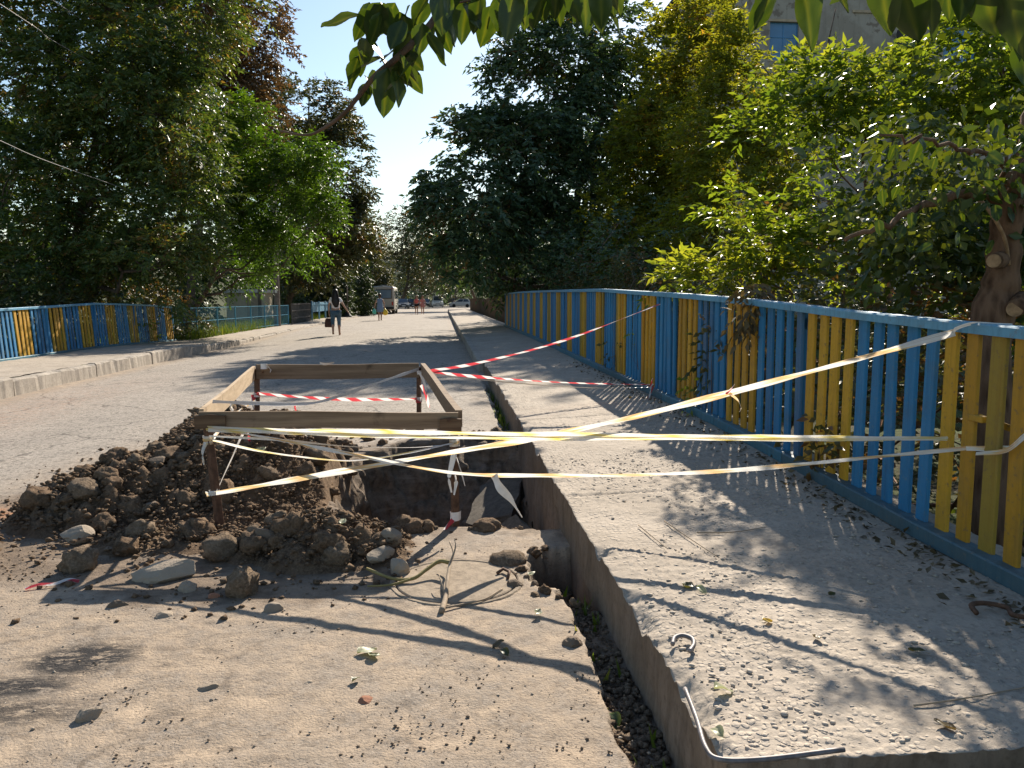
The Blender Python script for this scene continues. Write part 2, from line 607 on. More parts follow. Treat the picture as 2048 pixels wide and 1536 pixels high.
M['bark_branch'] = m_bark('branch_bark', (0.085, 0.05, 0.035), (0.19, 0.12, 0.085))
M['cutwood'] = plain('cut_wood', (0.36, 0.22, 0.12), 0.85, 0.35, 25, 0.2, 0, 0.5)
M['tape_red'] = m_tape('red_white_tape', 'red')
M['tape_yellow'] = m_tape('yellow_white_tape', 'yellow')
M['tape_orange'] = m_tape('orange_white_tape', 'orange')
M['tape_white'] = plain('white_plastic_strip', (0.78, 0.74, 0.70), 0.4, 0.08, 30)
G = lambda *c: c
M['leaf_ash'] = m_leaf('leaf_ash', [(0.0, (0.026, 0.054, 0.016)), (0.5, (0.058, 0.100, 0.026)), (0.86, (0.125, 0.160, 0.045)), (1.0, (0.17, 0.11, 0.035))])
M['leaf_brown'] = m_leaf('leaf_chestnut', [(0.0, (0.050, 0.046, 0.018)), (0.35, (0.095, 0.062, 0.026)), (0.75, (0.135, 0.074, 0.032)), (1.0, (0.19, 0.105, 0.045))], 0.36, (1.2, 1.05, 0.7))
M['leaf_bright'] = m_leaf('leaf_robinia', [(0.0, (0.035, 0.080, 0.010)), (0.6, (0.066, 0.128, 0.014)), (1.0, (0.125, 0.185, 0.022))], 0.48, (1.4, 1.4, 0.45))
M['leaf_dark'] = m_leaf('leaf_dark', [(0.0, (0.028, 0.060, 0.032)), (0.6, (0.056, 0.100, 0.046)), (0.93, (0.100, 0.145, 0.055)), (1.0, (0.13, 0.07, 0.02))], 0.30, (1.3, 1.3, 0.5), 0.38, 0.5)
M['leaf_olive'] = m_leaf('leaf_olive', [(0.0, (0.030, 0.046, 0.018)), (0.6, (0.058, 0.072, 0.024)), (0.92, (0.10, 0.088, 0.030)), (1.0, (0.17, 0.088, 0.03))], 0.36, (1.4, 1.2, 0.6))
M['leaf_conifer'] = m_leaf('leaf_conifer', [(0.0, (0.016, 0.034, 0.012)), (1.0, (0.048, 0.075, 0.022))], 0.25)
M['leaf_elder'] = m_leaf('leaf_box_elder', [(0.0, (0.085, 0.120, 0.016)), (0.6, (0.150, 0.180, 0.022)), (0.97, (0.21, 0.215, 0.03)), (1.0, (0.24, 0.16, 0.03))], 0.62, (1.9, 1.6, 0.5))
M['leaf_lime'] = m_leaf('leaf_elderberry', [(0.0, (0.052, 0.105, 0.016)), (0.5, (0.095, 0.155, 0.020)), (1.0, (0.19, 0.235, 0.035))], 0.55, (2.2, 1.75, 0.6))
M['leaf_apple'] = m_leaf('leaf_apple', [(0.0, (0.018, 0.040, 0.010)), (0.55, (0.036, 0.066, 0.014)), (1.0, (0.085, 0.110, 0.02))], 0.30, (2.1, 1.8, 0.4))
M['leaf_dry'] = m_leaf('leaf_withered', [(0.0, (0.055, 0.045, 0.022)), (0.6, (0.10, 0.075, 0.035)), (1.0, (0.17, 0.13, 0.06))], 0.3, (1.2, 1.0, 0.6))
M['leaf_pale'] = m_leaf('leaf_pale_fallen', [(0.0, (0.24, 0.27, 0.15)), (1.0, (0.42, 0.42, 0.28))], 0.3, (1.1, 1.1, 0.7))
M['leaf_yellow'] = m_leaf('leaf_yellow_fallen', [(0.0, (0.40, 0.24, 0.03)), (1.0, (0.55, 0.40, 0.08))], 0.3, (1.1, 1.0, 0.6))
M['grass'] = m_leaf('grass_blades', [(0.0, (0.050, 0.085, 0.015)), (0.7, (0.105, 0.145, 0.025)), (1.0, (0.22, 0.19, 0.07))], 0.4, (1.4, 1.4, 0.5), 0.55, 0.3)
# ------------------------------------------------------------------ profiles of the place
def road_z(y):
    return 0.15 * sstep(3.0, 16.0, y)


def kerb_z(y):
    return 0.25 + 0.09 * sstep(3.0, 14.0, y) + 0.02 * sstep(14, 40, y)


def fence_z(y):      # pavement level along the right-hand fence
    return 0.25 + 0.14 * sstep(2.0, 8.0, y) + 0.06 * sstep(7.0, 22.0, y)


KX = 0.76            # right kerb
FX = 2.45            # right fence
LKX = -6.65          # left kerb
LFX = -8.80          # left fence


def left_walk_z(y):
    return 0.27 - 0.12 * sstep(21, 28, y)


def noisy(n):
    return n - 0.5


# ------------------------------------------------------------------ terrain
def spaced(stops):
    """stops: (value, step) pairs -> growing coordinates."""
    out = [stops[0][0]]
    for (a, s0), (b, s1) in zip(stops[:-1], stops[1:]):
        x = a
        while x < b - 1e-6:
            t = (x - a) / (b - a)
            x += s0 + (s1 - s0) * t
            out.append(min(x, b))
    return np.array(out)


xs = spaced([(-420, 40), (-60, 6), (-20, 0.7), (20, 0.7), (60, 6), (420, 40)])
ys = spaced([(-80, 10), (-5, 0.8), (60, 0.9), (180, 6), (700, 50)])
X, Y = np.meshgrid(xs, ys)
gul = (1 - sstep(30, 40, Y)) * sstep(-30, -8, Y)
corr = sstep(-9.6, -8.9, X) * (1 - sstep(2.6, 3.3, X))
Z = 0.02 + 0.35 * noisy(fbm(X * 0.12, Y * 0.12, octaves=4, seed=3))
Z = Z * (1 - gul) + gul * (-1.25 + 0.9 * noisy(fbm(X * 0.35, Y * 0.35, octaves=4, seed=5)))
Z = Z * (1 - corr) + corr * (np.where(Y < 34, -1.7, 0.02) * (1 - sstep(33, 40, Y)) + 0.02 * sstep(33, 40, Y))
wide = sstep(-13, -12, X) * (1 - sstep(9, 10, X)) * sstep(80, 84, Y) * (1 - sstep(185, 190, Y))
Z = Z * (1 - wide) + 0.02 * wide
hill = sstep(330, 680, Y) * 40 * (0.75 + 0.5 * fbm(X * 0.012, Y * 0.006, octaves=3, seed=8))
Z = Z + hill + sstep(300, 430, Y) * 5 * fbm(X * 0.12, Y * 0.05, octaves=3, seed=81)


def m_terrain():
    t = NT('earth_and_grass')
    p = t.pos()
    n = t.noise(p, 0.7, 6, 0.7)
    c = t.mix(t.ramp(n, [(0.4, 0.0), (0.6, 1.0)]), (0.060, 0.046, 0.030), (0.055, 0.078, 0.022))
    c = t.mix(t.ramp(t.noise(p, 9, 5, 0.7), [(0.5, 0.0), (0.7, 0.6)]), c, (0.11, 0.12, 0.045))
    return t.done(t.bsdf(c, 0.95, t.bump(t.noise(p, 14, 5, 0.7), 1.0, 0.05), 0.1))


M['terrain'] = m_terrain()
o = link('ground', np_mesh('ground', np.stack([X, Y, Z], -1).reshape(-1, 3), grid_faces(*X.shape), M['terrain'], True))
struct(o)

# ------------------------------------------------------------------ road with the pit dug into it
PIT = [(-0.58, 5.22), (-0.86, 5.9), (-0.93, 6.7), (-0.80, 7.6), (-0.45, 8.05), (0.05, 8.15), (0.30, 8.3), (0.95, 8.5), (0.95, 5.12), (0.45, 5.06), (0.0, 5.08)]
TRENCH = [(0.46, 4.52), (0.44, 4.12), (0.56, 3.86), (0.95, 3.70), (0.95, 4.62), (0.60, 4.66)]
xs = spaced([(LKX - 0.05, 0.10), (-3.3, 0.05), (-3.0, 0.02), (KX + 0.03, 0.016)])
ys = spaced([(0.4, 0.06), (1.8, 0.02), (5.0, 0.018), (9.0, 0.024), (16.0, 0.12), (40, 0.5), (88, 1.2)])
X, Y = np.meshgrid(xs, ys)
Z = road_z(Y) + 0.018 * noisy(fbm(X * 0.9, Y * 0.5, octaves=3, seed=11)) + 0.010 * noisy(fbm(X * 5, Y * 5, octaves=3, seed=12))
Z = Z - 0.13 * sstep(-3.2, -6.5, X) * (1 - sstep(26, 40, Y))
wob = 0.24 * noisy(fbm(X * 3.1, Y * 3.1, octaves=4, seed=21)) + 0.03 * noisy(vnoise(X * 17, Y * 17, seed=22))
sd = poly_sdf(X, Y, PIT) + wob
pit = sstep(0.0, 0.26, sd)
floor_ = -1.05 + 0.85 * sstep(6.9, 8.35, Y + 0.5 * noisy(fbm(X * 2, Y * 2, octaves=3, seed=24))) + 0.10 * (sstep(0.7, 0.1, worley(X * 7, Y * 7, 26)[0]) - 0.4) + 0.25 * fbm(X * 2.5, Y * 2.5, octaves=4, seed=23) + 0.15 * sstep(0.5, 0.0, sd)
ledge = sstep(0.0, 0.05, sd) * -0.09
Z = Z * (1 - pit) + pit * floor_ + ledge * (1 - pit)
sdt = poly_sdf(X, Y, TRENCH) + 0.9 * wob
sdt = sdt + 0.05 * noisy(fbm(X * 16, Y * 16, octaves=2, seed=129))
tr = sstep(0.0, 0.07, sdt)
Z = Z * (1 - tr) + tr * (-0.36 + 0.25 * fbm(X * 4, Y * 4, octaves=3, seed=25))
# dug-out gutter strip along the kerb in the foreground
gx = 0.625 + 0.08 * noisy(fbm(Y * 1.3, Y * 0 + 3, octaves=3, seed=27)) * 2
gx = gx + 0.035 * noisy(vnoise(Y * 9, Y * 0 + 5, seed=127)) + 0.02 * noisy(vnoise(Y * 28, Y * 0 + 5, seed=128))
gut = sstep(gx - 0.012, gx + 0.012, X) * (1 - sstep(4.2, 4.6, Y)) * (1 - tr)
gut2 = sstep(0.66, 0.70, X + 0.06 * noisy(vnoise(Y * 4, Y * 0, seed=28))) * sstep(8.6, 8.9, Y) * (1 - sstep(12, 14, Y))
Z = Z - gut * (0.02 + 0.05 * fbm(X * 9, Y * 9, octaves=3, seed=29)) - gut2 * 0.07
# loose soil lips beside the pit
lip = sstep(-0.45, -0.02, sd) * (1 - pit)
Z = Z + lip * 0.05 * fbm(X * 7, Y * 7, octaves=3, seed=31) * sstep(7.4, 8.4, Y)
soil = np.clip(sstep(-0.06, 0.02, sd + 0.05 * noisy(fbm(X * 14, Y * 14, octaves=3, seed=33))) + tr + 0.85 * gut + 0.7 * gut2
               + 0.8 * sstep(0.5, 0.62, fbm(X * 4, Y * 4, octaves=4, seed=34)) * sstep(-0.35, -0.05, sd), 0, 1)
# round the heap the road is littered with trodden soil
HEAP_FOOT = [(-3.1, 4.75), (-2.1, 4.35), (-1.1, 3.95), (-0.25, 4.2), (-0.3, 5.2), (-0.85, 5.9), (-0.9, 7.2), (-1.5, 8.4), (-2.4, 8.7), (-3.0, 7.2), (-3.2, 5.8)]
sh = poly_sdf(X, Y, HEAP_FOOT)
soil = np.clip(soil + 0.9 * sstep(-0.25, 0.05, sh + 0.5 * noisy(fbm(X * 6, Y * 6, octaves=4, seed=35))), 0, 1)
near = 1 - sstep(4.4, 6.2, Y + 0.6 * noisy(fbm(X * 0.8, Y * 0.8, octaves=3, seed=37)) + 0.35 * (X < -2.2) * np.abs(X + 2.2))
dust = np.clip(near * 0.95 + 0.7 * sstep(-0.8, 0.0, sh) + 0.75 * sstep(-6.1, -6.5, X) + 0.4 * sstep(0.0, 0.7, X), 0, 1)
Z = Z + near * 0.012 * noisy(fbm(X * 11, Y * 11, octaves=4, seed=41)) * (1 - pit)
# the flat round manhole set in the road is outlined by a shallow groove
MH = (0.065, 4.14)
rm = np.hypot(X - MH[0], Y - MH[1])
Z = Z - 0.012 * np.exp(-((rm - 0.335) / 0.012) ** 2)
oil_r = 1.3 * np.exp(-(((X + 1.52) / 0.22) ** 2 + ((Y - 3.36) / 0.15) ** 2) ** 2) + 1.1 * np.exp(-(((X + 1.72) / 0.30) ** 2 + ((Y - 3.12) / 0.09) ** 2) ** 2) + 0.8 * np.exp(-(((X + 1.57) / 0.28) ** 2 + ((Y - 2.92) / 0.10) ** 2) ** 2) \
    + 0.5 * np.exp(-(((X + 1.02) / 0.07) ** 2 + ((Y - 2.87) / 0.05) ** 2) ** 2)
rust = np.exp(-(((X + 2.95) / 0.25) ** 2 + ((Y - 5.78) / 0.18) ** 2)) + 0.7 * np.exp(-(((X + 5.7) / 0.9) ** 2 + ((Y - 11.0) / 4.0) ** 2)) * 0.35
wallm = 4 * pit * (1 - pit) + 0.4 * pit
Zp = Z.copy()
X = X + wallm * 0.22 * noisy(fbm(X * 5, Y * 5, Zp * 6, octaves=4, seed=45))
Y = Y + wallm * 0.30 * noisy(fbm(X * 5, Y * 5, Zp * 6 + 9, octaves=4, seed=46))
o = link('road', np_mesh('road', np.stack([X, Y, Z], -1).reshape(-1, 3), grid_faces(*X.shape), M['road'], True,
                         {'soil': soil.ravel(), 'dust': dust.ravel(), 'oil': np.clip(oil_r, 0, 1).ravel(), 'rust': np.clip(rust, 0, 1).ravel()}))
struct(o)
# farther on the street opens into a parking yard
xs = np.linspace(-12, 9, 40); ys = np.linspace(88, 185, 60)
X, Y = np.meshgrid(xs, ys)
Z = 0.15 + 0.02 * noisy(fbm(X * 0.5, Y * 0.5, octaves=2, seed=43))
z0 = np.zeros(X.size)
o = link('yard', np_mesh('yard', np.stack([X, Y, Z], -1).reshape(-1, 3), grid_faces(*X.shape), M['road'], True,
                         {'soil': z0, 'dust': z0 + 0.2, 'oil': z0, 'rust': z0}))
struct(o)

# ------------------------------------------------------------------ right pavement: an eroded concrete slab with a ragged side
fz = np.array([-1.05, -0.8, -0.55, -0.35, -0.2, -0.08, 0.0, 0.06, 0.12, 0.17, 0.2])   # face rows (absolute z, the last joins the top)
xt = spaced([(KX, 0.012), (1.0, 0.014), (2.75, 0.02)])
yt = spaced([(1.985, 0.012), (4.6, 0.018), (9, 0.03), (16, 0.12), (40, 0.5), (100, 1.5)])
ncf = len(fz)
X = np.concatenate([np.full(ncf, KX), xt])[None, :] + np.zeros((len(yt), 1))
Y = np.concatenate([np.full(ncf, 1.985), yt]); Y = Y[:, None] + np.zeros((1, len(xt) + ncf))
X = np.concatenate([np.repeat(X[:1], ncf, 0), X], 0)
w_ = np.clip((X - KX) / (FX - KX), 0, 1.15)
top = kerb_z(Y) * (1 - w_) + fence_z(Y) * w_
top = top + 0.016 * noisy(fbm(X * 2.2, Y * 2.2, octaves=4, seed=51))
wd, wc = worley(X * 34, Y * 34, seed=52)
pm = sstep(0.42, 0.55, fbm(X * 1.7, Y * 1.7, octaves=3, seed=53))
top = top + pm * 0.008 * sstep(0.62, 0.1, wd) * sstep(0.5, 0.6, wc)
top = top + 0.006 * noisy(fbm(X * 25, Y * 25, octaves=2, seed=54))
edge_dmg = sstep(0.5, 0.75, fbm(Y * 5.0, Y * 0, octaves=4, seed=55)) * sstep(KX + 0.09, KX, X) * 0.05
top = top - edge_dmg
# slab joints across the pavement
for jy in (4.92, 7.9, 10.9, 13.9):
    top = top - 0.018 * np.exp(-((Y - jy - 0.03 * noisy(vnoise(X * 4, X * 0, seed=57))) / 0.012) ** 2)
Z = top.copy()
cl = np.full(Z.shape, 1e9)
cl[:, :ncf] = fz[None, :]
cl[:ncf, :] = np.minimum(cl[:ncf, :], fz[:, None])
Z = np.minimum(Z, cl)
facec = np.zeros(Z.shape, bool); facec[:, :ncf] = True
rag = 0.05 * noisy(fbm(Y * 3.2, Z * 5, octaves=4, seed=58)) + 0.012 * noisy(fbm(Y * 14, Z * 16, octaves=3, seed=59))
X = X + np.where(facec, 0.7 * rag, 0) + np.where((~facec) & (X < KX + 0.08), 0.7 * rag * (1 - (X - KX) / 0.08), 0)
facer = np.zeros(Z.shape, bool); facer[:ncf, :] = True
ragy = 0.04 * noisy(fbm(X * 5, Z * 5, octaves=4, seed=60))
Y = Y + np.where(facer, ragy, 0)
pf_ = grid_faces(*X.shape)
isf = (np.arange(X.shape[1] - 1)[None, :] < ncf - 0) | (np.arange(X.shape[0] - 1)[:, None] < ncf - 0)
isf = isf.ravel()
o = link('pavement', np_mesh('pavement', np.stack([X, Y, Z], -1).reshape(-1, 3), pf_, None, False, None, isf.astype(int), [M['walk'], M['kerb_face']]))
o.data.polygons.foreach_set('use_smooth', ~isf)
struct(o)


def walk_z(x, y):
    w = min(max((x - KX) / (FX - KX), 0), 1.15)
    return float(kerb_z(y) * (1 - w) + fence_z(y) * w)


# ground of broken slabs in front of the pavement's end
xs = spaced([(0.78, 0.02), (3.2, 0.03)]); ys = spaced([(0.3, 0.05), (1.99, 0.02)])
X, Y = np.meshgrid(xs, ys)
Z = 0.185 + 0.03 * noisy(fbm(X * 3, Y * 3, octaves=4, seed=61)) + 0.02 * noisy(fbm(X * 16, Y * 16, octaves=3, seed=62)) - 0.12 * sstep(1.9, 1.97, Y) - 0.25 * sstep(0.95, 0.80, X)
o = link('pavement_approach', np_mesh('pavement_approach', np.stack([X, Y, Z], -1).reshape(-1, 3), grid_faces(*X.shape), M['soil_pale'], True))
struct(o)

# ------------------------------------------------------------------ left pavement and its kerb stones
xs = spaced([(-9.05, 0.12), (LKX - 0.17, 0.08)]); ys = spaced([(4, 0.15), (30, 0.2), (88, 1.5)])
X, Y = np.meshgrid(xs, ys)
Z = left_walk_z(Y) + 0.03 * noisy(fbm(X * 1.5, Y * 1.5, octaves=4, seed=65)) + 0.02 * noisy(fbm(X * 7, Y * 7, octaves=2, seed=66)) + 0.06 * sstep(28, 60, Y)
lp = link('left_pavement', np_mesh('left_pavement', np.stack([X, Y, Z], -1).reshape(-1, 3), grid_faces(*X.shape), M['walk'], True))
struct(lp)


def kerb_stone(y0, y1, top, drop=0.55, seed=0, x=LKX):
    n = max(4, int((y1 - y0) / 0.12)); r = np.random.default_rng(seed)
    prof = [(-0.16, -drop), (-0.16, -0.012), (-0.14, 0.0), (-0.035, 0.0), (0.0, -0.03), (0.02, -drop)]
    v = []
    for i in range(n + 1):
        y = y0 + (y1 - y0) * i / n
        for j, (a, b) in enumerate(prof):
            jx = 0.012 * (r.random() - 0.5); jz = 0.012 * (r.random() - 0.5)
            if j in (3, 4) and r.random() < 0.25:
                jz -= 0.03 * r.random(); jx -= 0.02 * r.random()
            v.append((x + a + jx, y, top(y) + b + jz))
    k = len(prof); f = []
    for i in range(n):
        for j in range(k - 1):
            f.append((i * k + j, i * k + j + 1, (i + 1) * k + j + 1, (i + 1) * k + j))
    f.append(tuple(range(k))); f.append(tuple(n * k + j for j in range(k)))
    mb = MB(); mb.add(v, f)
    return mb.build('kerb_stone', M['kerb'], lp)


y = 7.0; i = 0
while y < 75:
    L = 3.0 if y < 24.0 else (1.0 if y < 30 else 3.0)
    kerb_stone(y + 0.02, y + L - 0.02 - 0.03 * (i % 3 == 0), lambda q: float(left_walk_z(q)) + 0.015 + 0.02 * math.sin(i * 2.1) + 0.05 * float(sstep(30, 50, q)), seed=i)
    y += L; i += 1

# narrow lit kerb of the farther right pavement
rk = bpy.data.objects['pavement']
y = 15.0; i = 40
while y < 88:
    L = 3.0
    n = 8; r = np.random.default_rng(i); v = []; f = []
    for k_ in range(n + 1):
        yy = y + 0.02 + (L - 0.04) * k_ / n
        for a, b in [(-0.10, -0.35), (-0.10, -0.015), (-0.085, 0.0), (0.03, 0.004), (0.05, -0.3)]:
            v.append((KX + a + 0.012 * (r.random() - 0.5), yy, float(kerb_z(yy)) + 0.012 + b + 0.01 * (r.random() - 0.5)))
    for k_ in range(n):
        for j in range(4):
            f.append((k_ * 5 + j, k_ * 5 + j + 1, (k_ + 1) * 5 + j + 1, (k_ + 1) * 5 + j))
    f.append(tuple(range(5))); f.append(tuple(n * 5 + j for j in range(5)))
    mb = MB(); mb.add(v, f); mb.build('kerb_stone', M['kerb'], rk)
    y += L; i += 1
# ------------------------------------------------------------------ stones and clods
def lump_mesh(name, mat, seed, sub=2, rough=0.35, flat=0.75, freq=1.6, facet=0.0):
    bm = bmesh.new()
    bmesh.ops.create_icosphere(bm, subdivisions=sub, radius=1.0)
    P = np.array([v.co[:] for v in bm.verts])
    d = 1 + rough * 2 * (fbm(P[:, 0] * freq + seed * 7.3, P[:, 1] * freq, P[:, 2] * freq, octaves=4, seed=seed) - 0.5)
    d = d + (0.10 if facet else 0.26) * noisy(vnoise(P[:, 0] * 5 + seed, P[:, 1] * 5, P[:, 2] * 5, seed=seed + 3))
    P = P * d[:, None]
    if facet:
        r = np.random.default_rng(seed)
        for _ in range(7):
            n = r.normal(size=3); n /= np.linalg.norm(n)
            h = P @ n; lim = facet * (0.75 + 0.35 * r.random())
            P = P - np.maximum(h - lim, 0)[:, None] * n * 0.9
    P[:, 2] *= flat
    for v, p in zip(bm.verts, P):
        v.co = p
    me = bpy.data.meshes.new(name); bm.to_mesh(me); bm.free()
    me.polygons.foreach_set('use_smooth', np.full(len(me.polygons), facet == 0.0))
    me.materials.append(mat)
    return me


def scatter_mesh(pts, sizes, seed, squash=0.65):
    """Many small angular lumps joined into one mesh (verts, faces)."""
    r = np.random.default_rng(seed)
    base = np.array([(1, 0, 0), (-1, 0, 0), (0, 1, 0), (0, -1, 0), (0, 0, 1), (0, 0, -1)], float)
    bf = np.array([(0, 2, 4), (2, 1, 4), (1, 3, 4), (3, 0, 4), (2, 0, 5), (1, 2, 5), (3, 1, 5), (0, 3, 5)])
    n = len(pts)
    v = base[None] * (0.65 + 0.7 * r.random((n, 6, 1)))
    q = r.normal(size=(n, 4)); q /= np.linalg.norm(q, axis=1)[:, None]
    w, x, y, z = q.T
    R = np.stack([1 - 2 * (y * y + z * z), 2 * (x * y - z * w), 2 * (x * z + y * w), 2 * (x * y + z * w), 1 - 2 * (x * x + z * z), 2 * (y * z - x * w),
                  2 * (x * z - y * w), 2 * (y * z + x * w), 1 - 2 * (x * x + y * y)], -1).reshape(n, 3, 3)
    v = np.einsum('nij,nkj->nki', R, v)
    v[:, :, 2] *= squash
    v = v * np.asarray(sizes)[:, None, None] + np.asarray(pts)[:, None, :]
    f = bf[None] + (np.arange(n) * 6)[:, None, None]
    return v.reshape(-1, 3), f.reshape(-1, 3)


def round_scatter(pts, sizes, seed, squash=0.6):
    """Many rounded pebbles joined into one mesh."""
    r = np.random.default_rng(seed)
    bm = bmesh.new(); bmesh.ops.create_icosphere(bm, subdivisions=1, radius=1.0)
    base = np.array([v.co[:] for v in bm.verts]); bf = np.array([[v.index for v in f.verts] for f in bm.faces]); bm.free()
    n = len(pts); k = len(base)
    v = base[None] * (0.85 + 0.3 * r.random((n, k, 1))) * np.stack([0.8 + 0.6 * r.random(n), 0.7 + 0.4 * r.random(n), np.full(n, squash)], -1)[:, None, :]
    a = r.random(n) * 6.28; c, s = np.cos(a)[:, None], np.sin(a)[:, None]
    v = np.stack([v[..., 0] * c - v[..., 1] * s, v[..., 0] * s + v[..., 1] * c, v[..., 2] + 0.3 * v[..., 0] * (r.random((n, 1)) - 0.5)], -1)
    v = v * np.asarray(sizes)[:, None, None] + np.asarray(pts)[:, None, :]
    return v.reshape(-1, 3), (bf[None] + (np.arange(n) * k)[:, None, None]).reshape(-1, 3)


# ------------------------------------------------------------------ the spoil heap
def heap_h(x, y):
    x = np.asarray(x, float); y = np.asarray(y, float)
    def g(cx, cy, sx, sy, h, rot=0.0, p=2.0):
        c, s = math.cos(rot), math.sin(rot)
        a = ((x - cx) * c + (y - cy) * s) / sx; b = (-(x - cx) * s + (y - cy) * c) / sy
        return h * np.exp(-(a * a + b * b) ** (p / 2))
    h = g(-1.80, 6.65, 0.68, 1.05, 0.46, 0.12, 3.0) + g(-2.45, 5.7, 0.42, 0.45, 0.25, 0.0, 3.0) + g(-0.72, 4.72, 0.46, 0.34, 0.20, -0.15, 2.6) \
        + g(-1.15, 6.5, 0.32, 0.85, 0.26, 0, 3) + g(-1.75, 4.95, 0.6, 0.30, 0.06, 0, 2) + g(-2.05, 7.6, 0.42, 0.55, 0.22, 0, 2.5) + g(-2.85, 4.95, 0.2, 0.15, 0.10, 0, 3)
    return h


xs = spaced([(-3.5, 0.022), (-0.15, 0.022)]); ys = spaced([(3.85, 0.02), (6.0, 0.022), (8.9, 0.026)])
X, Y = np.meshgrid(xs, ys)
H = heap_h(X, Y)
wx = X + 0.10 * noisy(fbm(X * 3, Y * 3, octaves=3, seed=71)); wy = Y + 0.10 * noisy(fbm(X * 3, Y * 3, octaves=3, seed=72))
d1, c1 = worley(wx * 5.0, wy * 5.0, 73); d2, c2 = worley(wx * 11, wy * 11, 74); d3, c3 = worley(X * 26, Y * 26, 75)
rel = 0.115 * (sstep(0.75, 0.05, d1) - 0.45) * (0.3 + c1) + 0.05 * (sstep(0.75, 0.05, d2) - 0.45) * (0.4 + c2) + 0.022 * (sstep(0.7, 0.1, d3) - 0.45) * (0.4 + c3)
m_ = sstep(0.015, 0.12, H)
Hf = H + rel * m_ + 0.02 * noisy(fbm(X * 30, Y * 30, octaves=2, seed=76)) * m_
sd = poly_sdf(X, Y, PIT)
Hf = Hf * (1 - sstep(-0.04, 0.06, sd)) - 0.5 * sstep(0.0, 0.12, sd)
Z = road_z(Y) + Hf - 0.035
hf_ = grid_faces(*X.shape)
hf_ = hf_[(sd.ravel()[hf_] < 0.14).all(1) & (H.ravel()[hf_] > 0.004).any(1)]
heap = link('soil_heap', np_mesh('soil_heap', np.stack([X, Y, Z], -1).reshape(-1, 3), hf_, M['soil'], True))
tag(heap, 'lumpy dark brown heap of excavated soil beside the pit in the road', 'soil heap')


def heap_top(x, y):
    return float(road_z(y)) + float(heap_h(np.array([x]), np.array([y]))[0])


clod_meshes = [lump_mesh('clod', M['soil'], 100 + i, 3, 0.62, 0.85, 2.3) for i in range(8)] + \
              [lump_mesh('clod', M['soil_pale'], 120 + i, 3, 0.55, 0.85, 2.2) for i in range(4)] + [lump_mesh('clod', M['stone_dark'], 140, 2, 0.3, 0.75, 1.3, 0.8)]
r = np.random.default_rng(77)
n = 0
while n < 250:
    x = r.uniform(-3.25, -0.2); y = r.uniform(4.0, 8.8)
    h = float(heap_h(np.array([x]), np.array([y]))[0])
    if h < 0.03 + 0.10 * r.random() ** 2 or float(poly_sdf(np.array([x]), np.array([y]), PIT)[0]) > -0.05:
        continue
    s = 0.026 + 0.075 * r.random() ** 3.2
    o = link('clod', clod_meshes[r.integers(len(clod_meshes))], heap, (x, y, heap_top(x, y) - 0.03 + 0.35 * s))
    o.scale = (s * r.uniform(0.8, 1.25), s * r.uniform(0.8, 1.25), s * r.uniform(0.75, 1.1))
    o.rotation_euler = (r.uniform(-0.5, 0.5), r.uniform(-0.5, 0.5), r.uniform(0, 6.28))
    n += 1
# lumps thrown up along the far rim of the pit and stuck on its inner slope
RIM = [(-0.95 + 1.6 * q, 8.25 + 0.2 * q, 0.10, 0.16) for q in np.linspace(0, 1, 40)] + [(-0.62 + 1.1 * q ** 1.3, 5.14 - 0.06 * q, 0.05, 0.05) for q in np.linspace(0, 1, 34)] + [(-0.95, 5.9 + 2.0 * q, 0.07, 0.1) for q in np.linspace(0, 1, 26)]
for rx_, ry_, sx_, sy_ in RIM:
    x = rx_ + r.normal(0, sx_); y = ry_ + r.normal(0, sy_)
    ins = float(poly_sdf(np.array([x]), np.array([y]), PIT)[0])
    s = 0.02 + 0.06 * r.random() ** 2
    if x > 0.68:
        continue
    o = link('clod', clod_meshes[r.integers(12)], heap, (x, y, float(road_z(y)) + 0.3 * s - (0.0 if ins < 0 else 0.9 * min(ins, 0.35))))
    o.scale = (s * r.uniform(0.8, 1.3), s * r.uniform(0.8, 1.3), s); o.rotation_euler = (r.uniform(-0.5, 0.5), r.uniform(-0.5, 0.5), r.uniform(0, 6.28))
# crumbs over and around the heap
x = r.uniform(-3.5, 0.2, 46000); y = r.uniform(3.7, 8.9, 46000)
h = heap_h(x, y); sd = poly_sdf(x, y, PIT)
keep = (sd < -0.03) & ((h > 0.035 + 0.03 * r.random(len(x))) | (r.random(len(x)) < 0.10 * np.exp(-np.maximum(0, -poly_sdf(x, y, HEAP_FOOT)) * 4)))
x, y, h = x[keep], y[keep], h[keep]
s = 0.005 + 0.022 * r.random(len(x)) ** 2.8
z = road_z(y) + h + rng.uniform(-0.03, 0.03, len(x)) * (h > 0.06) + 0.4 * s
v, f = scatter_mesh(np.stack([x, y, z], -1), s, 78)
stuff(link('crumbs', np_mesh('crumbs', v, f, M['soil']), heap))

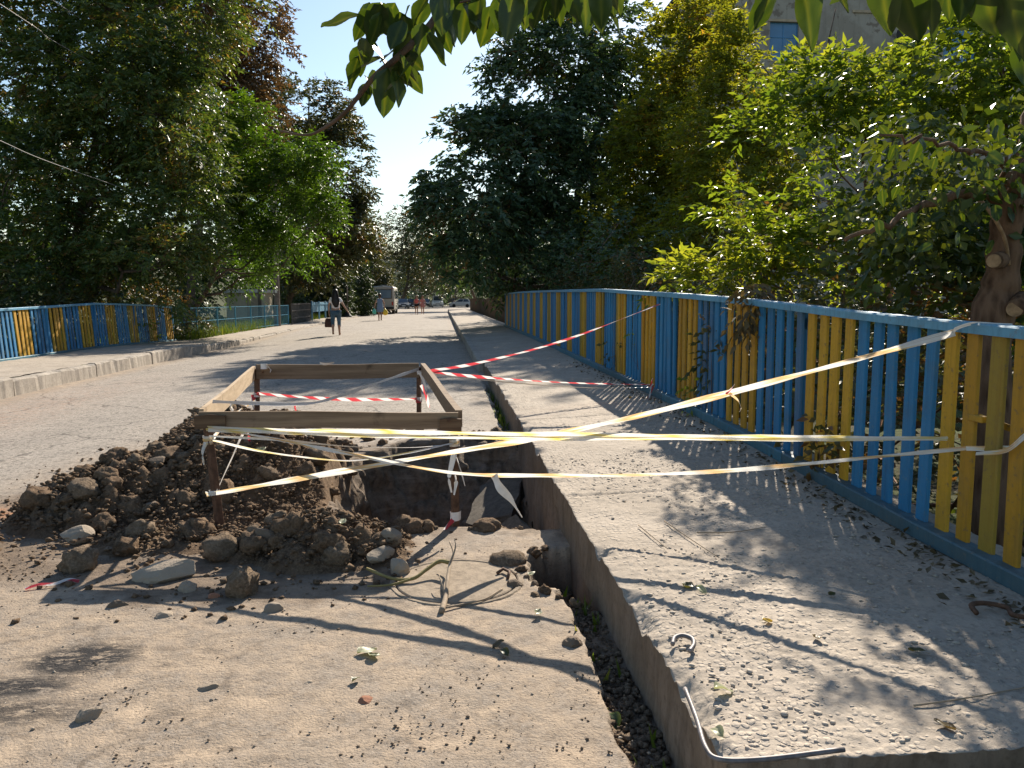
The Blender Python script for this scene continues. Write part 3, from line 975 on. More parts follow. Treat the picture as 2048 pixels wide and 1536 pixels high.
# pale stones that can be told apart, each a thing of its own
STONES = [
    (-1.50, 4.33, 0.19, (1.0, 0.42, 0.42), 0.1, 'stone', 'long pale stone lying at the front foot of the soil heap'),
    (-1.28, 4.62, 0.105, (1.0, 0.8, 0.75), 0.5, 'stone_dark', 'blocky brown stone with a reddish face behind the long pale stone'),
    (-2.02, 4.52, 0.10, (0.9, 0.8, 0.9), 1.0, 'stone_dark', 'grey stone at the left front toe of the soil heap'),
    (-2.25, 5.02, 0.085, (1.2, 0.8, 0.7), 0.3, 'stone', 'smooth rounded stone caught on the left slope of the heap'),
    (-1.03, 4.06, 0.085, (0.95, 0.85, 1.15), 0.8, 'stone_dark', 'upright dark clod-covered stone in front of the heap in the middle'),
    (-0.31, 4.63, 0.075, (0.9, 0.8, 0.9), 0.2, 'stone', 'pale stone at the right end of the small front hump'),
    (-0.25, 4.30, 0.075, (0.9, 0.85, 0.95), 1.3, 'stone', 'brown rounded stone beside the green stalk near the manhole'),
    (-0.36, 4.45, 0.085, (1.3, 0.7, 0.5), 0.9, 'stone', 'flat grey shard leaning between two stones by the small hump'),
    (-2.95, 4.98, 0.13, (1.2, 0.8, 0.75), 0.4, 'stone_dark', 'dark lump of earth farthest left beside the heap'),
    (-2.72, 4.72, 0.12, (1.1, 0.9, 0.7), 0.9, 'stone_dark', 'dark stone half buried at the far left toe of the heap'),
    (-1.33, 4.14, 0.055, (1.0, 0.8, 0.8), 0.2, 'stone', 'small squarish pale stone just below the long pale stone'),
    (-1.17, 4.03, 0.035, (1.0, 0.9, 0.8), 0.2, 'brick_red', 'small orange brick fragment in front of the heap'),
    (-1.33, 3.80, 0.040, (1.2, 0.8, 0.7), 0.6, 'stone', 'pale pebble-sized rock casting a shadow below the barrier shadow tip'),
    (-0.83, 3.83, 0.050, (1.0, 0.75, 0.75), 0.4, 'stone', 'small pale angular stone on the long tape shadow'),
    (-1.60, 3.95, 0.055, (1.1, 0.6, 0.6), 0.2, 'stone_dark', 'small dark stone beside the tip of the barrier shadow'),
    (-1.28, 2.87, 0.050, (1.0, 0.8, 0.75), 0.9, 'stone', 'white stone at the lower left of the road below the oil stain'),
    (-0.92, 3.06, 0.040, (1.1, 0.8, 0.6), 0.3, 'stone', 'small tan stone on the scattered dirt in the left foreground'),
    (-0.535, 3.06, 0.022, (1.0, 0.9, 0.85), 0.3, 'stone', 'small grey pebble alone on the road in the left centre foreground'),
    (-0.30, 2.90, 0.030, (1.1, 0.9, 0.8), 0.6, 'brick_red', 'reddish brown pebble alone on the road in the centre foreground'),
    (0.72 - 0.17, 3.32, 0.045, (1.0, 0.9, 0.8), 0.3, 'stone_dark', 'dark stone at the edge of the kerb shadow'),
    (0.36, 4.05, 0.045, (1.2, 0.8, 0.8), 0.2, 'stone_dark', 'stone on the right rim of the manhole'),
    (0.36, 4.42, 0.10, (1.0, 0.8, 0.55), 0.2, 'stone_dark', 'brown flat rubble stone behind the right of the manhole'),
]
for i, (x, y, s, sc, rz, mt, lab) in enumerate(STONES):
    me = lump_mesh('stone', M[mt], 200 + i, 3, 0.30, 1.0, 1.5, 0.78) if i not in (1, 2, 4, 8, 9, 21) else lump_mesh('stone', M['soil_pale'], 200 + i, 3, 0.5, 1.0, 2.1)
    base = heap_top(x, y) if mt != 'x' else 0
    o = link('stone', me, None, (x, y, base + s * sc[2] * 0.55 - 0.02))
    o.scale = tuple(s * q for q in sc); o.rotation_euler = (0.1, -0.08, rz)
    tag(o, lab, 'stone', 'stones around the soil heap')

# stones tumbled into the trench by the kerb
TRS = [(0.60, 4.40, 0.075), (0.66, 4.22, 0.06), (0.56, 4.16, 0.05), (0.63, 4.02, 0.07), (0.69, 4.08, 0.045), (0.57, 4.30, 0.04), (0.68, 4.38, 0.05), (0.60, 3.92, 0.04)]
for i, (x, y, s) in enumerate(TRS):
    o = link('rubble_lump', clod_meshes[i % len(clod_meshes)], None, (x, y, -0.22 + 0.02 * (i % 3)))
    o.scale = (s, s * 0.9, s * 0.75); o.rotation_euler = (0.3 * i, 0.2, i * 1.1)
    tag(o, 'earthy stone tumbled into the dark trench beside the kerb', 'rubble', 'stones in the kerb trench')
RIMT = [(0.45, 4.50), (0.43, 4.40), (0.42, 4.28), (0.44, 4.16), (0.47, 4.05), (0.51, 3.94), (0.57, 3.85), (0.64, 3.78), (0.52, 4.60), (0.60, 4.67), (0.40, 4.46), (0.39, 4.21), (0.46, 3.90), (0.54, 4.56)]
for i, (x, y) in enumerate(RIMT):
    s = 0.016 + 0.022 * ((i * 37) % 11) / 11
    o = link('rubble_lump', clod_meshes[(i * 3) % len(clod_meshes)], None, (x, y, s * 0.3))
    o.scale = (s * 1.15, s, s * 0.8); o.rotation_euler = (0.3 * i, 0.2, i * 1.7)
    tag(o, 'small earthy lump on the crumbling rim of the trench beside the kerb', 'rubble', 'lumps on the trench rim')
# crumbs and gravel littering the road
r = np.random.default_rng(79)
n = 15000
x = r.uniform(-3.6, 0.7, n); y = 1.7 + 3.6 * r.random(n) ** 0.9
cl = fbm(x * 1.6, y * 1.6, octaves=3, seed=80)
keep = (cl + 0.25 * (y - 3) / 2 > 0.48 + 0.14 * r.random(n)) & (poly_sdf(x, y, TRENCH) < -0.02) & (poly_sdf(x, y, PIT) < -0.02)
x, y = x[keep], y[keep]
s = 0.0015 + 0.0075 * r.random(len(x)) ** 6
v, f = scatter_mesh(np.stack([x, y, road_z(y) + 0.3 * s], -1), s, 81)
o = link('road_grit', np_mesh('road_grit', v, f, M['stone_dark']))
stuff(o, 'dark grit and soil crumbs scattered over the foreground road', 'grit')
n = 1500
x = r.uniform(-3.6, 0.7, n); y = 1.7 + 3.6 * r.random(n)
keep = (poly_sdf(x, y, TRENCH) < -0.02) & (poly_sdf(x, y, PIT) < -0.02)
x, y = x[keep], y[keep]
s = 0.0022 + 0.007 * r.random(len(x)) ** 4
v, f = scatter_mesh(np.stack([x, y, road_z(y) + 0.3 * s], -1), s, 82)
o = link('pale_grit', np_mesh('pale_grit', v, f, M['pebble']))
stuff(o, 'pale grit scattered over the foreground road', 'grit')
# rubble in the dug gutter along the kerb
n = 2600
y = r.uniform(1.9, 4.6, n); x = 0.75 - 0.16 * r.random(n) ** 1.2
s = 0.004 + 0.022 * r.random(n) ** 4
z = -0.045 + 0.02 * r.random(n) - 0.20 * (poly_sdf(x, y, TRENCH) > 0.05)
v, f = scatter_mesh(np.stack([x, y, z], -1), s, 83)
o = link('gutter_rubble', np_mesh('gutter_rubble', v, f, M['soil_pale']))
stuff(o, 'rubble and earth lying in the dug gutter along the kerb', 'rubble')
# pebbles washed out of the pavement's concrete
n = 4600
x = r.uniform(0.83, 2.4, n); y = 2.05 + 5.5 * r.random(n) ** 1.5
pm = fbm(x * 1.7, y * 1.7, octaves=3, seed=53)
keep = pm > 0.44 + 0.14 * r.random(n)
x, y = x[keep], y[keep]
s = 0.004 + 0.010 * r.random(len(x)) ** 2.8
w_ = np.clip((x - KX) / (FX - KX), 0, 1.15)
z = kerb_z(y) * (1 - w_) + fence_z(y) * w_ + 0.15 * s
v, f = round_scatter(np.stack([x, y, z], -1), s, 84, 0.38)
pv = bpy.data.objects['pavement']
stuff(link('exposed_pebbles', np_mesh('exposed_pebbles', v, f, M['pebble'], True), pv))

# broken slabs and rubble lying in the pit
def slab(c, size, rot, lab, mat='slab', seed=0):
    bm = bmesh.new(); bmesh.ops.create_cube(bm, size=1.0)
    bmesh.ops.subdivide_edges(bm, edges=list(bm.edges), cuts=5, use_grid_fill=True)
    P = np.array([v.co[:] for v in bm.verts])
    n1 = fbm(P[:, 0] * 3 + seed, P[:, 1] * 3, P[:, 2] * 3, octaves=3, seed=seed)
    P[:, 0] *= 1 + 0.35 * noisy(fbm(P[:, 1] * 3, P[:, 2] * 2, octaves=3, seed=seed + 1)); P[:, 1] *= 1 + 0.35 * noisy(fbm(P[:, 0] * 3, P[:, 2] * 2, octaves=3, seed=seed + 2))
    P[:, 2] *= 1 + 0.35 * noisy(n1)
    for v, p in zip(bm.verts, P):
        v.co = (p[0] * size[0], p[1] * size[1], p[2] * size[2])
    me = bpy.data.meshes.new('broken_slab'); bm.to_mesh(me); bm.free(); me.materials.append(M[mat])
    o = link('broken_slab', me, None, c); o.rotation_euler = rot
    return tag(o, lab, 'slab', 'broken slabs in the pit')


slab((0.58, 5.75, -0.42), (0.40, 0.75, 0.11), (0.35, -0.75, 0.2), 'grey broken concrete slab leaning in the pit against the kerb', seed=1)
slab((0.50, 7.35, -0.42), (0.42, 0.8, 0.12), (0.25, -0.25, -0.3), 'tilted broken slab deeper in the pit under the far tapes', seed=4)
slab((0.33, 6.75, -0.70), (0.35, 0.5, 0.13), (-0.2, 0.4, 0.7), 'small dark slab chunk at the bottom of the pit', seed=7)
for i in range(8):
    s = r.uniform(0.05, 0.13); x = r.uniform(-0.6, 0.6); y = r.uniform(5.5, 6.8)
    o = link('rubble_lump', clod_meshes[i % len(clod_meshes)], None, (x, y, -0.85 + s * 0.4))
    o.scale = (s, s * 0.9, s * 0.7); o.rotation_euler = (0.2 * i, 0.1, i * 1.3)
    tag(o, 'lump of earth rubble lying on the dark floor of the pit', 'rubble', 'rubble lumps in the pit')
# ------------------------------------------------------------------ painted slat fences
slat_meshes = {}
for cname in ('blue', 'yellow'):
    slat_meshes[cname] = MB().box((0, 0, 0.5), (0.022, 0.088, 1.0), None, 0.003).mesh('slat_' + cname, M[cname])


def slat_fence(name, label, x, y0, y1, first, zb, zt, seed, face, rail_joints, lean=0.0):
    """Fence along the road: each slat is a part; first = (colour, slats left in the first group)."""
    root = empty(name, (x, y0, 0)); tag(root, label, 'fence')
    r = np.random.default_rng(seed)
    y = y0; colour, left = first
    while y < y1:
        z0, z1 = zb(y) + 0.075, zt(y) - 0.02
        o = link('slat', slat_meshes[colour], root, (r.uniform(-0.004, 0.004), y - y0, z0))
        o.scale = (1, r.uniform(0.95, 1.05), z1 - z0)
        k_ = 3.0 if r.random() < 0.06 else 1.0
        o.rotation_euler = (k_ * r.uniform(-0.012, 0.012), lean + r.uniform(-0.006, 0.006), k_ * r.uniform(-0.06, 0.06))
        y += 0.168 + r.uniform(-0.007, 0.007)
        left -= 1
        if left == 0:
            colour, left = ('yellow', 4) if colour == 'blue' else ('blue', 5)
    dx = math.sin(lean) * 1.05
    J = [q for q in rail_joints if y0 < q < y1]
    J = [y0 - 0.1] + J + [y1]
    for a, b in zip(J[:-1], J[1:]):
        ys_ = np.linspace(a, b, max(2, int((b - a) / 0.7) + 1))
        top = MB(); bot = MB()
        for (p, mb, w, h, fz_, xo) in (('t', top, 0.085, 0.05, lambda q: zt(q) + 0.0, dx), ('b', bot, 0.105, 0.075, lambda q: zb(q) + 0.04, -0.02 * face)):
            v = []; f = []
            for i, q in enumerate(ys_):
                c = fz_(q)
                wob = 0.006 * math.sin(q * 3.1 + seed)
                prof = [(-w / 2, -h / 2), (-w / 2, h / 2 - 0.008), (-w / 2 + 0.008, h / 2), (w / 2 - 0.008, h / 2), (w / 2, h / 2 - 0.008), (w / 2, -h / 2)]
                yy = q + (0.004 if i == 0 else (-0.004 if i == len(ys_) - 1 else 0))
                for u_, v_ in prof:
                    v.append((xo + u_ + wob, yy - y0, c + v_))
            k = 6
            for i in range(len(ys_) - 1):
                for j in range(k):
                    f.append((i * k + j, i * k + (j + 1) % k, (i + 1) * k + (j + 1) % k, (i + 1) * k + j))
            f.append(tuple(range(k))); f.append(tuple((len(ys_) - 1) * k + j for j in range(k)))
            mb.add(v, f)
        top.build('top_rail', M['rail'], root)
        bot.build('bottom_rail', M['rail_low'], root)
        pz0, pz1 = zb(b) - 0.3, zt(b) - 0.03
        MB().box((0.045 * face, b - y0 - 0.05, (pz0 + pz1) / 2), (0.05, 0.05, pz1 - pz0), None, 0.004).build('post', M['blue'], root)
    return root


RT_Y = [0, 3.2, 4.65, 6.2, 8.1, 10.0, 12.4, 16.5, 20.0, 26, 31.6]
RT_Z = [1.30, 1.355, 1.41, 1.48, 1.54, 1.585, 1.645, 1.675, 1.70, 1.725, 1.71]
right_fence = slat_fence('slat_fence', 'blue and yellow slatted metal railing along the right pavement', FX + 0.03, 1.18, 31.6, ('blue', 3),
                         lambda q: float(fence_z(q)), lambda q: float(np.interp(q, RT_Y, RT_Z)), 5, 1, [3.0, 5.45, 6.9, 8.6, 12.2, 16.0, 20, 24, 28])
# a diagonal stay behind the slats
MB().bar((0.05, 4.15, 1.36), (0.09, 4.42, 1.12), 0.03, 0.05).build('stay', M['blue'], right_fence)
# a strap tied round two slats
mb = MB()
mb.box((-0.004, 2.30, 0.95), (0.036, 0.105, 0.03), None, 0.004)
mb.bar((0.015, 2.32, 0.955), (0.14, 2.02, 0.88), 0.006, 0.03)
mb.build('strap', M['yellow'], right_fence)

LT_Y = [8, 14, 16.8, 19, 21.4, 23.5, 26, 27.5]
LT_Z = [1.20, 1.245, 1.29, 1.335, 1.39, 1.36, 1.30, 1.22]
left_fence = slat_fence('slat_fence', 'blue and yellow slatted railing on the far left pavement', LFX, 10.3, 27.3, ('yellow', 2),
                        lambda q: float(left_walk_z(q)) - 0.03, lambda q: float(np.interp(q, LT_Y, LT_Z)), 9, -1, [13.2, 16.2, 18.9, 21.4, 24.0], lean=-0.07)

# brown paling fence beyond the right-hand railing
M['paling'] = m_wood('brown_paling', (0.075, 0.045, 0.025), (0.15, 0.092, 0.05), 2)
pal = empty('paling_fence', (2.9, 33, 0)); tag(pal, 'brown wooden paling fence beyond the far end of the right railing', 'fence')
pm_ = MB().box((0, 0, 0.5), (0.025, 0.11, 1.0), None, 0.004).mesh('pale', M['paling'])
r = np.random.default_rng(3)
y = 32.4
while y < 92:
    o = link('pale', pm_, pal, (0.005 * (y - 33) + r.uniform(-0.01, 0.01), y - 33, 0.25))
    o.scale = (1, 1, 1.32 + r.uniform(-0.05, 0.05)); o.rotation_euler = (r.uniform(-0.02, 0.02), 0, 0)
    y += 0.24 + r.uniform(0, 0.02)
for z in (0.55, 1.25):
    MB().bar((0.04, -0.6, z), (0.33, 59, z), 0.04, 0.07).build('cross_rail', M['paling'], pal)

# thin blue wire-mesh fence on the left, beyond the railing
M['wire_blue'] = plain('blue_wire', (0.05, 0.20, 0.30), 0.5, 0.2)
wf = empty('mesh_fence', (-8.9, 27.5, 0)); tag(wf, 'thin blue wire mesh fence behind weeds on the left', 'fence')
wx0, wx1, wy0, wy1 = -8.95, -8.05, 27.6, 43.0
for i in range(8):
    t_ = i / 7
    p = (wx0 + (wx1 - wx0) * t_ + 8.9, (wy0 + (wy1 - wy0) * t_) - 27.5)
    MB().tube([(p[0], p[1], 0.0), (p[0], p[1], 1.22)], 0.03, 8).build('post', M['wire_blue'], wf)
for z in (0.25, 0.72, 1.2):
    MB().bar((wx0 + 8.9, wy0 - 27.5, z), (wx1 + 8.9, wy1 - 27.5, z), 0.018, 0.022).build('rail', M['wire_blue'], wf)
mb = MB()
for i in range(150):
    t_ = i / 149
    x_, y_ = wx0 + (wx1 - wx0) * t_ + 8.9, (wy0 + (wy1 - wy0) * t_) - 27.5
    mb.bar((x_, y_, 0.25), (x_, y_, 1.2), 0.007, 0.007)
stuff(mb.build('mesh_wires', M['wire_blue'], wf))

# concrete openwork fence panel and far blue panels
M['openwork'] = plain('dark_concrete', (0.11, 0.10, 0.09), 0.9, 0.3, 6)
cf = empty('openwork_fence', (-8.0, 43.5, 0)); tag(cf, 'dark openwork concrete fence panel between the blue fences', 'fence')
for z in (0.1, 0.5, 0.9, 1.25):
    MB().bar((0, 0.2, z), (-0.05, 6.6, z), 0.06, 0.07).build('bar', M['openwork'], cf)
for i in range(17):
    MB().bar((-0.003 * i, 0.25 + 0.39 * i, 0.1), (-0.003 * i, 0.25 + 0.39 * i, 1.25), 0.05, 0.07).build('upright', M['openwork'], cf)
bf = empty('panel_fence', (-8.1, 51, 0)); tag(bf, 'pale blue panel fence receding behind the walkers towards the bus', 'fence')
M['blue_far'] = m_paint('faded_blue_paint', (0.09, 0.25, 0.38), (0.13, 0.31, 0.45), (0.16, 0.22, 0.26))
pz = MB().box((0, 0, 0), (0.03, 0.16, 0.62), None, 0.004).mesh('slat', M['blue_far'])
for i in range(96):
    link('slat', pz, bf, (-0.012 * i * 0.2, 0.2 + i * 0.24, 1.02))
for i in range(9):
    MB().box((-0.006 * i, 0.1 + i * 2.9, 0.72), (0.09, 0.09, 1.35), None, 0.006).build('post', M['blue_far'], bf)
MB().bar((0.03, 0, 1.2), (-0.05, 23.5, 1.2), 0.03, 0.05).build('rail', M['blue_far'], bf)

# ------------------------------------------------------------------ the wooden barrier round the pit
fl_t, fr_t = at(412, 826, 5.22), at(907, 828, 5.18)
br_t, bl_t = at(838, 734, 8.36), at(514, 737, 8.36)
fl_b, fr_b = at(441, 1062, 5.16), at(911, 1058, 5.16)
br_b, bl_b = at(838, 888, 8.32), at(514, 893, 8.32)
barrier = empty('barrier', (-0.8, 6.7, 0)); tag(barrier, 'open wooden plank barrier frame on rusty steel legs round the pit', 'barrier')
BO = np.array([-0.8, 6.7, 0])


def leg(t_, b_, feet):
    t_ = np.array(t_) - BO; b_ = np.array(b_) - BO
    mb = MB().bar(t_ + (t_ - b_) * -0.0, b_, 0.045, 0.040, 0.003)
    o = mb.build('leg', M['rust'], barrier)
    for a in feet:
        q = b_ + np.array([0.13 * math.cos(a), 0.13 * math.sin(a), -0.05])
        MB().tube([b_ + np.array([0, 0, 0.03]), (b_ + q) / 2 + np.array([0, 0, 0.008]), q], 0.007, 6).build('foot', M['rust'], o)
    return o


leg(fl_t, fl_b, (-0.6, -1.9, 3.3)); leg(fr_t, fr_b, (-0.5, -1.75, 2.4)); leg(br_t, br_b, (-0.4, -2.6, 1.6)); leg(bl_t, bl_b, (-0.3, -2.7, 1.6))


def plank(a, b, h, w, mat, drop, name='plank'):
    a = np.array(a, float) - BO; b = np.array(b, float) - BO
    a[2] -= drop; b[2] -= drop
    d = Vector(b - a); mid = (a + b) / 2
    axis = 0 if mat != 'plank_y' else 1
    n = 14; v = []; f = []
    for i in range(n + 1):
        s_ = i / n; p = a + (b - a) * s_
        wz = 0.004 * math.sin(7 * s_ + h * 50); side = Vector((d.y, -d.x, 0)).normalized()
        for u_, v_ in ((-w / 2, -h / 2), (-w / 2, h / 2), (w / 2, h / 2), (w / 2, -h / 2)):
            q = p + np.array(side) * u_
            v.append((q[0] - mid[0], q[1] - mid[1], q[2] + v_ + wz - mid[2]))
    for i in range(n):
        for j in range(4):
            f.append((i * 4 + j, i * 4 + (j + 1) % 4, (i + 1) * 4 + (j + 1) % 4, (i + 1) * 4 + j))
    f.append((0, 1, 2, 3)); f.append(tuple(n * 4 + j for j in range(4)))
    mb = MB(); mb.add(v, f)
    return mb.build(name, M[mat], barrier, loc=tuple(mid))


ex = np.array
M['plank_dark'] = m_wood('stained_plank', (0.085, 0.05, 0.03), (0.17, 0.11, 0.066), 0)
pf = plank(fl_t + ex([-0.03, -0.045, 0]), fr_t + ex([0.03, -0.045, 0]), 0.105, 0.024, 'plank', 0.035)
plank(fl_t + ex([-0.05, -0.073, 0.0]), fl_t + ex([0.14, -0.073, 0.0]), 0.085, 0.026, 'plank_dark', 0.045, 'cleat')
plank(fr_t + ex([-0.09, -0.073, 0.0]), fr_t + ex([0.05, -0.073, 0.0]), 0.085, 0.026, 'plank_dark', 0.06, 'cleat')
plank(bl_t + ex([0.0, -0.035, 0]), br_t + ex([0.0, -0.035, 0.0]), 0.150, 0.025, 'plank', 0.035)
plank(bl_t + ex([-0.035, 0.02, 0]), fl_t + ex([-0.028, 0.0, 0.0]), 0.135, 0.028, 'plank_y', 0.045)
plank(br_t + ex([0.04, 0.02, 0.02]), fr_t + ex([0.035, 0.0, 0.005]), 0.110, 0.045, 'plank', 0.035)
for p_, dx in ((bl_t, 0.07), (br_t, -0.06), (fr_t, -0.03)):
    q = p_ + ex([dx, -0.055 if p_ is not fr_t else -0.09, -0.03]) - BO
    MB().lathe([(0.004, 0.0), (0.012, -0.004), (0.010, -0.008)], tuple(q), 8, 'Y').build('bolt', M['rust'], barrier)

# ------------------------------------------------------------------ barrier tapes
def ribbon(name, pts, width, mat, label=None, parent=None, twist=0.0, roll0=0.0, n=10, seed=0, crease=0.12, taper=False, group=None):
    P = spline(pts, n) if len(pts) > 2 else np.array([np.array(pts[0]) + (np.array(pts[1]) - np.array(pts[0])) * i / (n * 2) for i in range(n * 2 + 1)])
    r = np.random.default_rng(seed)
    L = np.concatenate([[0], np.cumsum(np.linalg.norm(np.diff(P, axis=0), axis=1))])
    V = []; U = []; Wd = []
    m = len(P)
    for i in range(m):
        d = P[min(i + 1, m - 1)] - P[max(i - 1, 0)]; d /= np.linalg.norm(d) + 1e-9
        side = np.cross(d, [0, 0, 1.0]); side /= np.linalg.norm(side) + 1e-9
        upv = np.cross(side, d)
        a = roll0 + twist * L[i] + 0.5 * math.sin(L[i] * 3 + seed) * crease * 3
        wd = 0.74 * width * (1 + 0.22 * math.sin(L[i] * 5.3 + seed * 1.7) + 0.13 * math.sin(L[i] * 17.1 + seed))
        if taper:
            wd *= 1 - 0.6 * i / (m - 1)
        ax = upv * math.cos(a) + side * math.sin(a); nr = side * math.cos(a) - upv * math.sin(a)
        for k, (s_, b_) in enumerate(((-0.5, 0), (-0.18, crease), (0.15, -crease * 0.6), (0.5, 0))):
            V.append(P[i] + ax * wd * s_ + nr * wd * b_ * math.sin(L[i] * 2.3 + seed + k))
            U.append(L[i] + seed * 0.37); Wd.append(s_ + 0.5)
    o = link(name, np_mesh(name, np.array(V), grid_faces(m, 4), M[mat], True, {'u': U, 'w': Wd}), parent)
    if label:
        tag(o, label, 'tape', group)
    return o


def A(px, py, y):
    return at(px, py, y)


TG = 'barrier tapes strung round the pit'
fy = 3.62
t1 = ribbon('barrier_tape', [A(412, 857, 5.14), A(600, 861, 4.95), A(900, 866, 4.62), A(1200, 870, 4.28), A(1600, 876, 3.86), (2.43, fy, 0.832)], 0.036, 'tape_yellow',
            'taut yellow and white tape running level from the front barrier corner to a yellow slat', None, 0.05, 0.1, 10, 1, 0.08, group=TG)
ribbon('barrier_tape', [A(416, 860, 5.13), A(700, 870, 4.82), A(1000, 876, 4.50), A(1300, 877, 4.17), A(1700, 878, 3.78), (2.44, fy + 0.02, 0.828)], 0.030, 'tape_yellow',
       'second faded yellow tape just below the level one', None, 0.05, 0.1, 10, 5, 0.08, group=TG)
t2 = ribbon('barrier_tape', [A(412, 988, 5.23), A(420, 988, 5.15), A(440, 985, 5.13), A(640, 950, 4.93), A(900, 905, 4.68), A(1060, 878, 4.52), A(1250, 838, 4.30), A(1458, 786, 4.06), A(1700, 722, 3.80), (2.42, 3.6, 1.345)], 0.042, 'tape_orange',
            'faded orange and white tape climbing from the low left leg to the top rail', None, 0.05, 0.1, 10, 9, 0.10, group=TG)
ribbon('tail', [A(1458, 786, 4.06), A(1475, 800, 4.07), A(1482, 815, 4.05), A(1479, 824, 4.06)], 0.022, 'tape_orange', None, t2, 3.0, 0.4, 6, 2, 0.2, True)
ribbon('tail', [A(1452, 788, 4.06), A(1462, 778, 4.03), A(1470, 768, 4.04)], 0.020, 'tape_red', None, t2, 3.0, 0.4, 6, 3, 0.2, True)
ribbon('knot', [(2.415, 3.60, 1.345), (2.40, 3.56, 1.365), (2.44, 3.50, 1.39), (2.50, 3.42, 1.385), (2.53, 3.36, 1.383)], 0.028, 'tape_white', None, t2, 2.0, 0.3, 6, 3, 0.3)
t3 = ribbon('barrier_tape', [A(425, 857, 5.12), A(560, 880, 4.98), A(720, 912, 4.82), A(910, 946, 4.63), A(1100, 951, 4.42), A(1300, 949, 4.22), A(1500, 938, 4.00), A(1750, 914, 3.72), (2.42, 3.47, 0.812)], 0.028, 'tape_orange',
            'narrow orange and white tape dipping across the pit to the railing', None, 0.05, 0.1, 10, 13, 0.10, group=TG)
ribbon('tail', [(2.42, 3.47, 0.812), (2.50, 3.36, 0.83), (2.53, 3.2, 0.86), (2.47, 3.15, 0.93), (2.43, 3.22, 0.85), (2.42, 3.40, 0.80)], 0.03, 'tape_orange', None, t3, 0.4, 0.2, 6, 4, 0.1)
ribbon('tail', [A(988, 950, 4.54), A(1000, 975, 4.52), A(1022, 1000, 4.53), A(1044, 1035, 4.50)], 0.085, 'tape_white', None, t3, 1.2, 0.6, 6, 5, 0.25, True)
t4 = ribbon('barrier_tape', [A(425, 880, 5.13), A(520, 902, 5.1), A(640, 918, 5.08), A(720, 920, 5.06), A(820, 905, 5.08), A(915, 884, 5.13)], 0.040, 'tape_yellow',
            'slack white tape sagging between the two front legs', None, 0.5, 0.9, 8, 17, 0.2, group=TG)
t5 = ribbon('barrier_tape', [A(425, 803, 5.25), A(500, 806, 5.6), A(600, 808, 6.2), A(660, 798, 6.6), A(760, 764, 7.5), A(838, 738, 8.30)], 0.034, 'tape_white',
            'white tape crossing the frame diagonally to the rear right corner', None, 0.03, 0.0, 10, 21, 0.10, group=TG)
t6 = ribbon('barrier_tape', [A(845, 744, 8.36), A(960, 725, 8.45), A(1130, 680, 8.6), (2.42, 8.78, 1.45)], 0.046, 'tape_red',
            'bright red and white tape rising from the rear leg to the railing', None, 0.5, 0.2, 12, 25, 0.16, group=TG)
t7 = ribbon('barrier_tape', [A(850, 744, 8.34), A(1000, 757, 8.5), A(1150, 766, 8.7), (2.40, 8.93, 0.53)], 0.040, 'tape_red',
            'red and white tape running low from the rear leg across the pavement', None, 0.4, 0.3, 12, 29, 0.16, group=TG)
ribbon('barrier_tape', [A(852, 746, 8.34), A(950, 758, 8.42), A(1080, 770, 8.6), A(1200, 776, 8.8), (2.40, 8.95, 0.50)], 0.026, 'tape_white',
       'thin pale tape just under the low red and white one', None, 0.5, 0.3, 12, 31, 0.16, group=TG)
ribbon('tail', [(2.40, 8.93, 0.53), (2.34, 8.85, 0.50), (2.36, 8.80, 0.62)], 0.05, 'tape_red', None, t7, 2.0, 0.3, 6, 6, 0.3, True)
ribbon('tail', [(2.40, 8.93, 0.52), (2.33, 8.83, 0.42), (2.30, 8.80, 0.37)], 0.04, 'tape_red', None, t7, 2.0, 0.3, 6, 7, 0.3, True)
t8 = ribbon('barrier_tape', [A(516, 787, 8.32), A(600, 794, 8.30), A(700, 799, 8.30), A(838, 798, 8.32)], 0.042, 'tape_red',
            'red and white tape stretched between the two rear legs', None, 0.15, 0.1, 12, 35, 0.10, group=TG)
t9 = ribbon('barrier_tape', [A(432, 986, 5.13), A(462, 920, 5.6), A(492, 862, 6.1), A(514, 880, 8.28)], 0.030, 'tape_white',
            'white tape slanting steeply up from the front left leg', None, 0.03, 0.0, 8, 39, 0.10, group=TG)
ribbon('barrier_tape', [A(418, 872, 5.16), A(560, 880, 5.06), A(700, 893, 5.02), A(820, 895, 5.05), A(910, 888, 5.13)], 0.022, 'tape_white',
       'thin crinkled white tape just above the slack one between the front legs', None, 0.6, 0.4, 8, 73, 0.2, group=TG)
ribbon('barrier_tape', [A(512, 800, 8.30), A(478, 822, 7.0), A(448, 850, 6.0), A(420, 884, 5.20)], 0.026, 'tape_orange',
       'pale orange tape running along the left side of the barrier', None, 0.3, 0.2, 8, 77, 0.15, group=TG)
# wraps and loose ends on the legs
def wrap(c, w, mat, seed, rad=0.034, h=0.03):
    c = np.array(c)
    pts = [c + np.array([rad * math.cos(a), rad * math.sin(a), h * (i / 14 - 0.5) * 0.6]) for i, a in enumerate(np.linspace(0, 4 * math.pi, 15))]
    return ribbon('tape_wrap', pts, w, mat, None, barrier, 0.2, 0.0, 4, seed, 0.05)


def hang(pts, w, mat, seed):
    o = ribbon('tape_end', pts, w, mat, None, barrier, 1.5, 0.5, 6, seed, 0.25, True)
    return o


def bw(o):
    o.location = tuple(-BO); return o


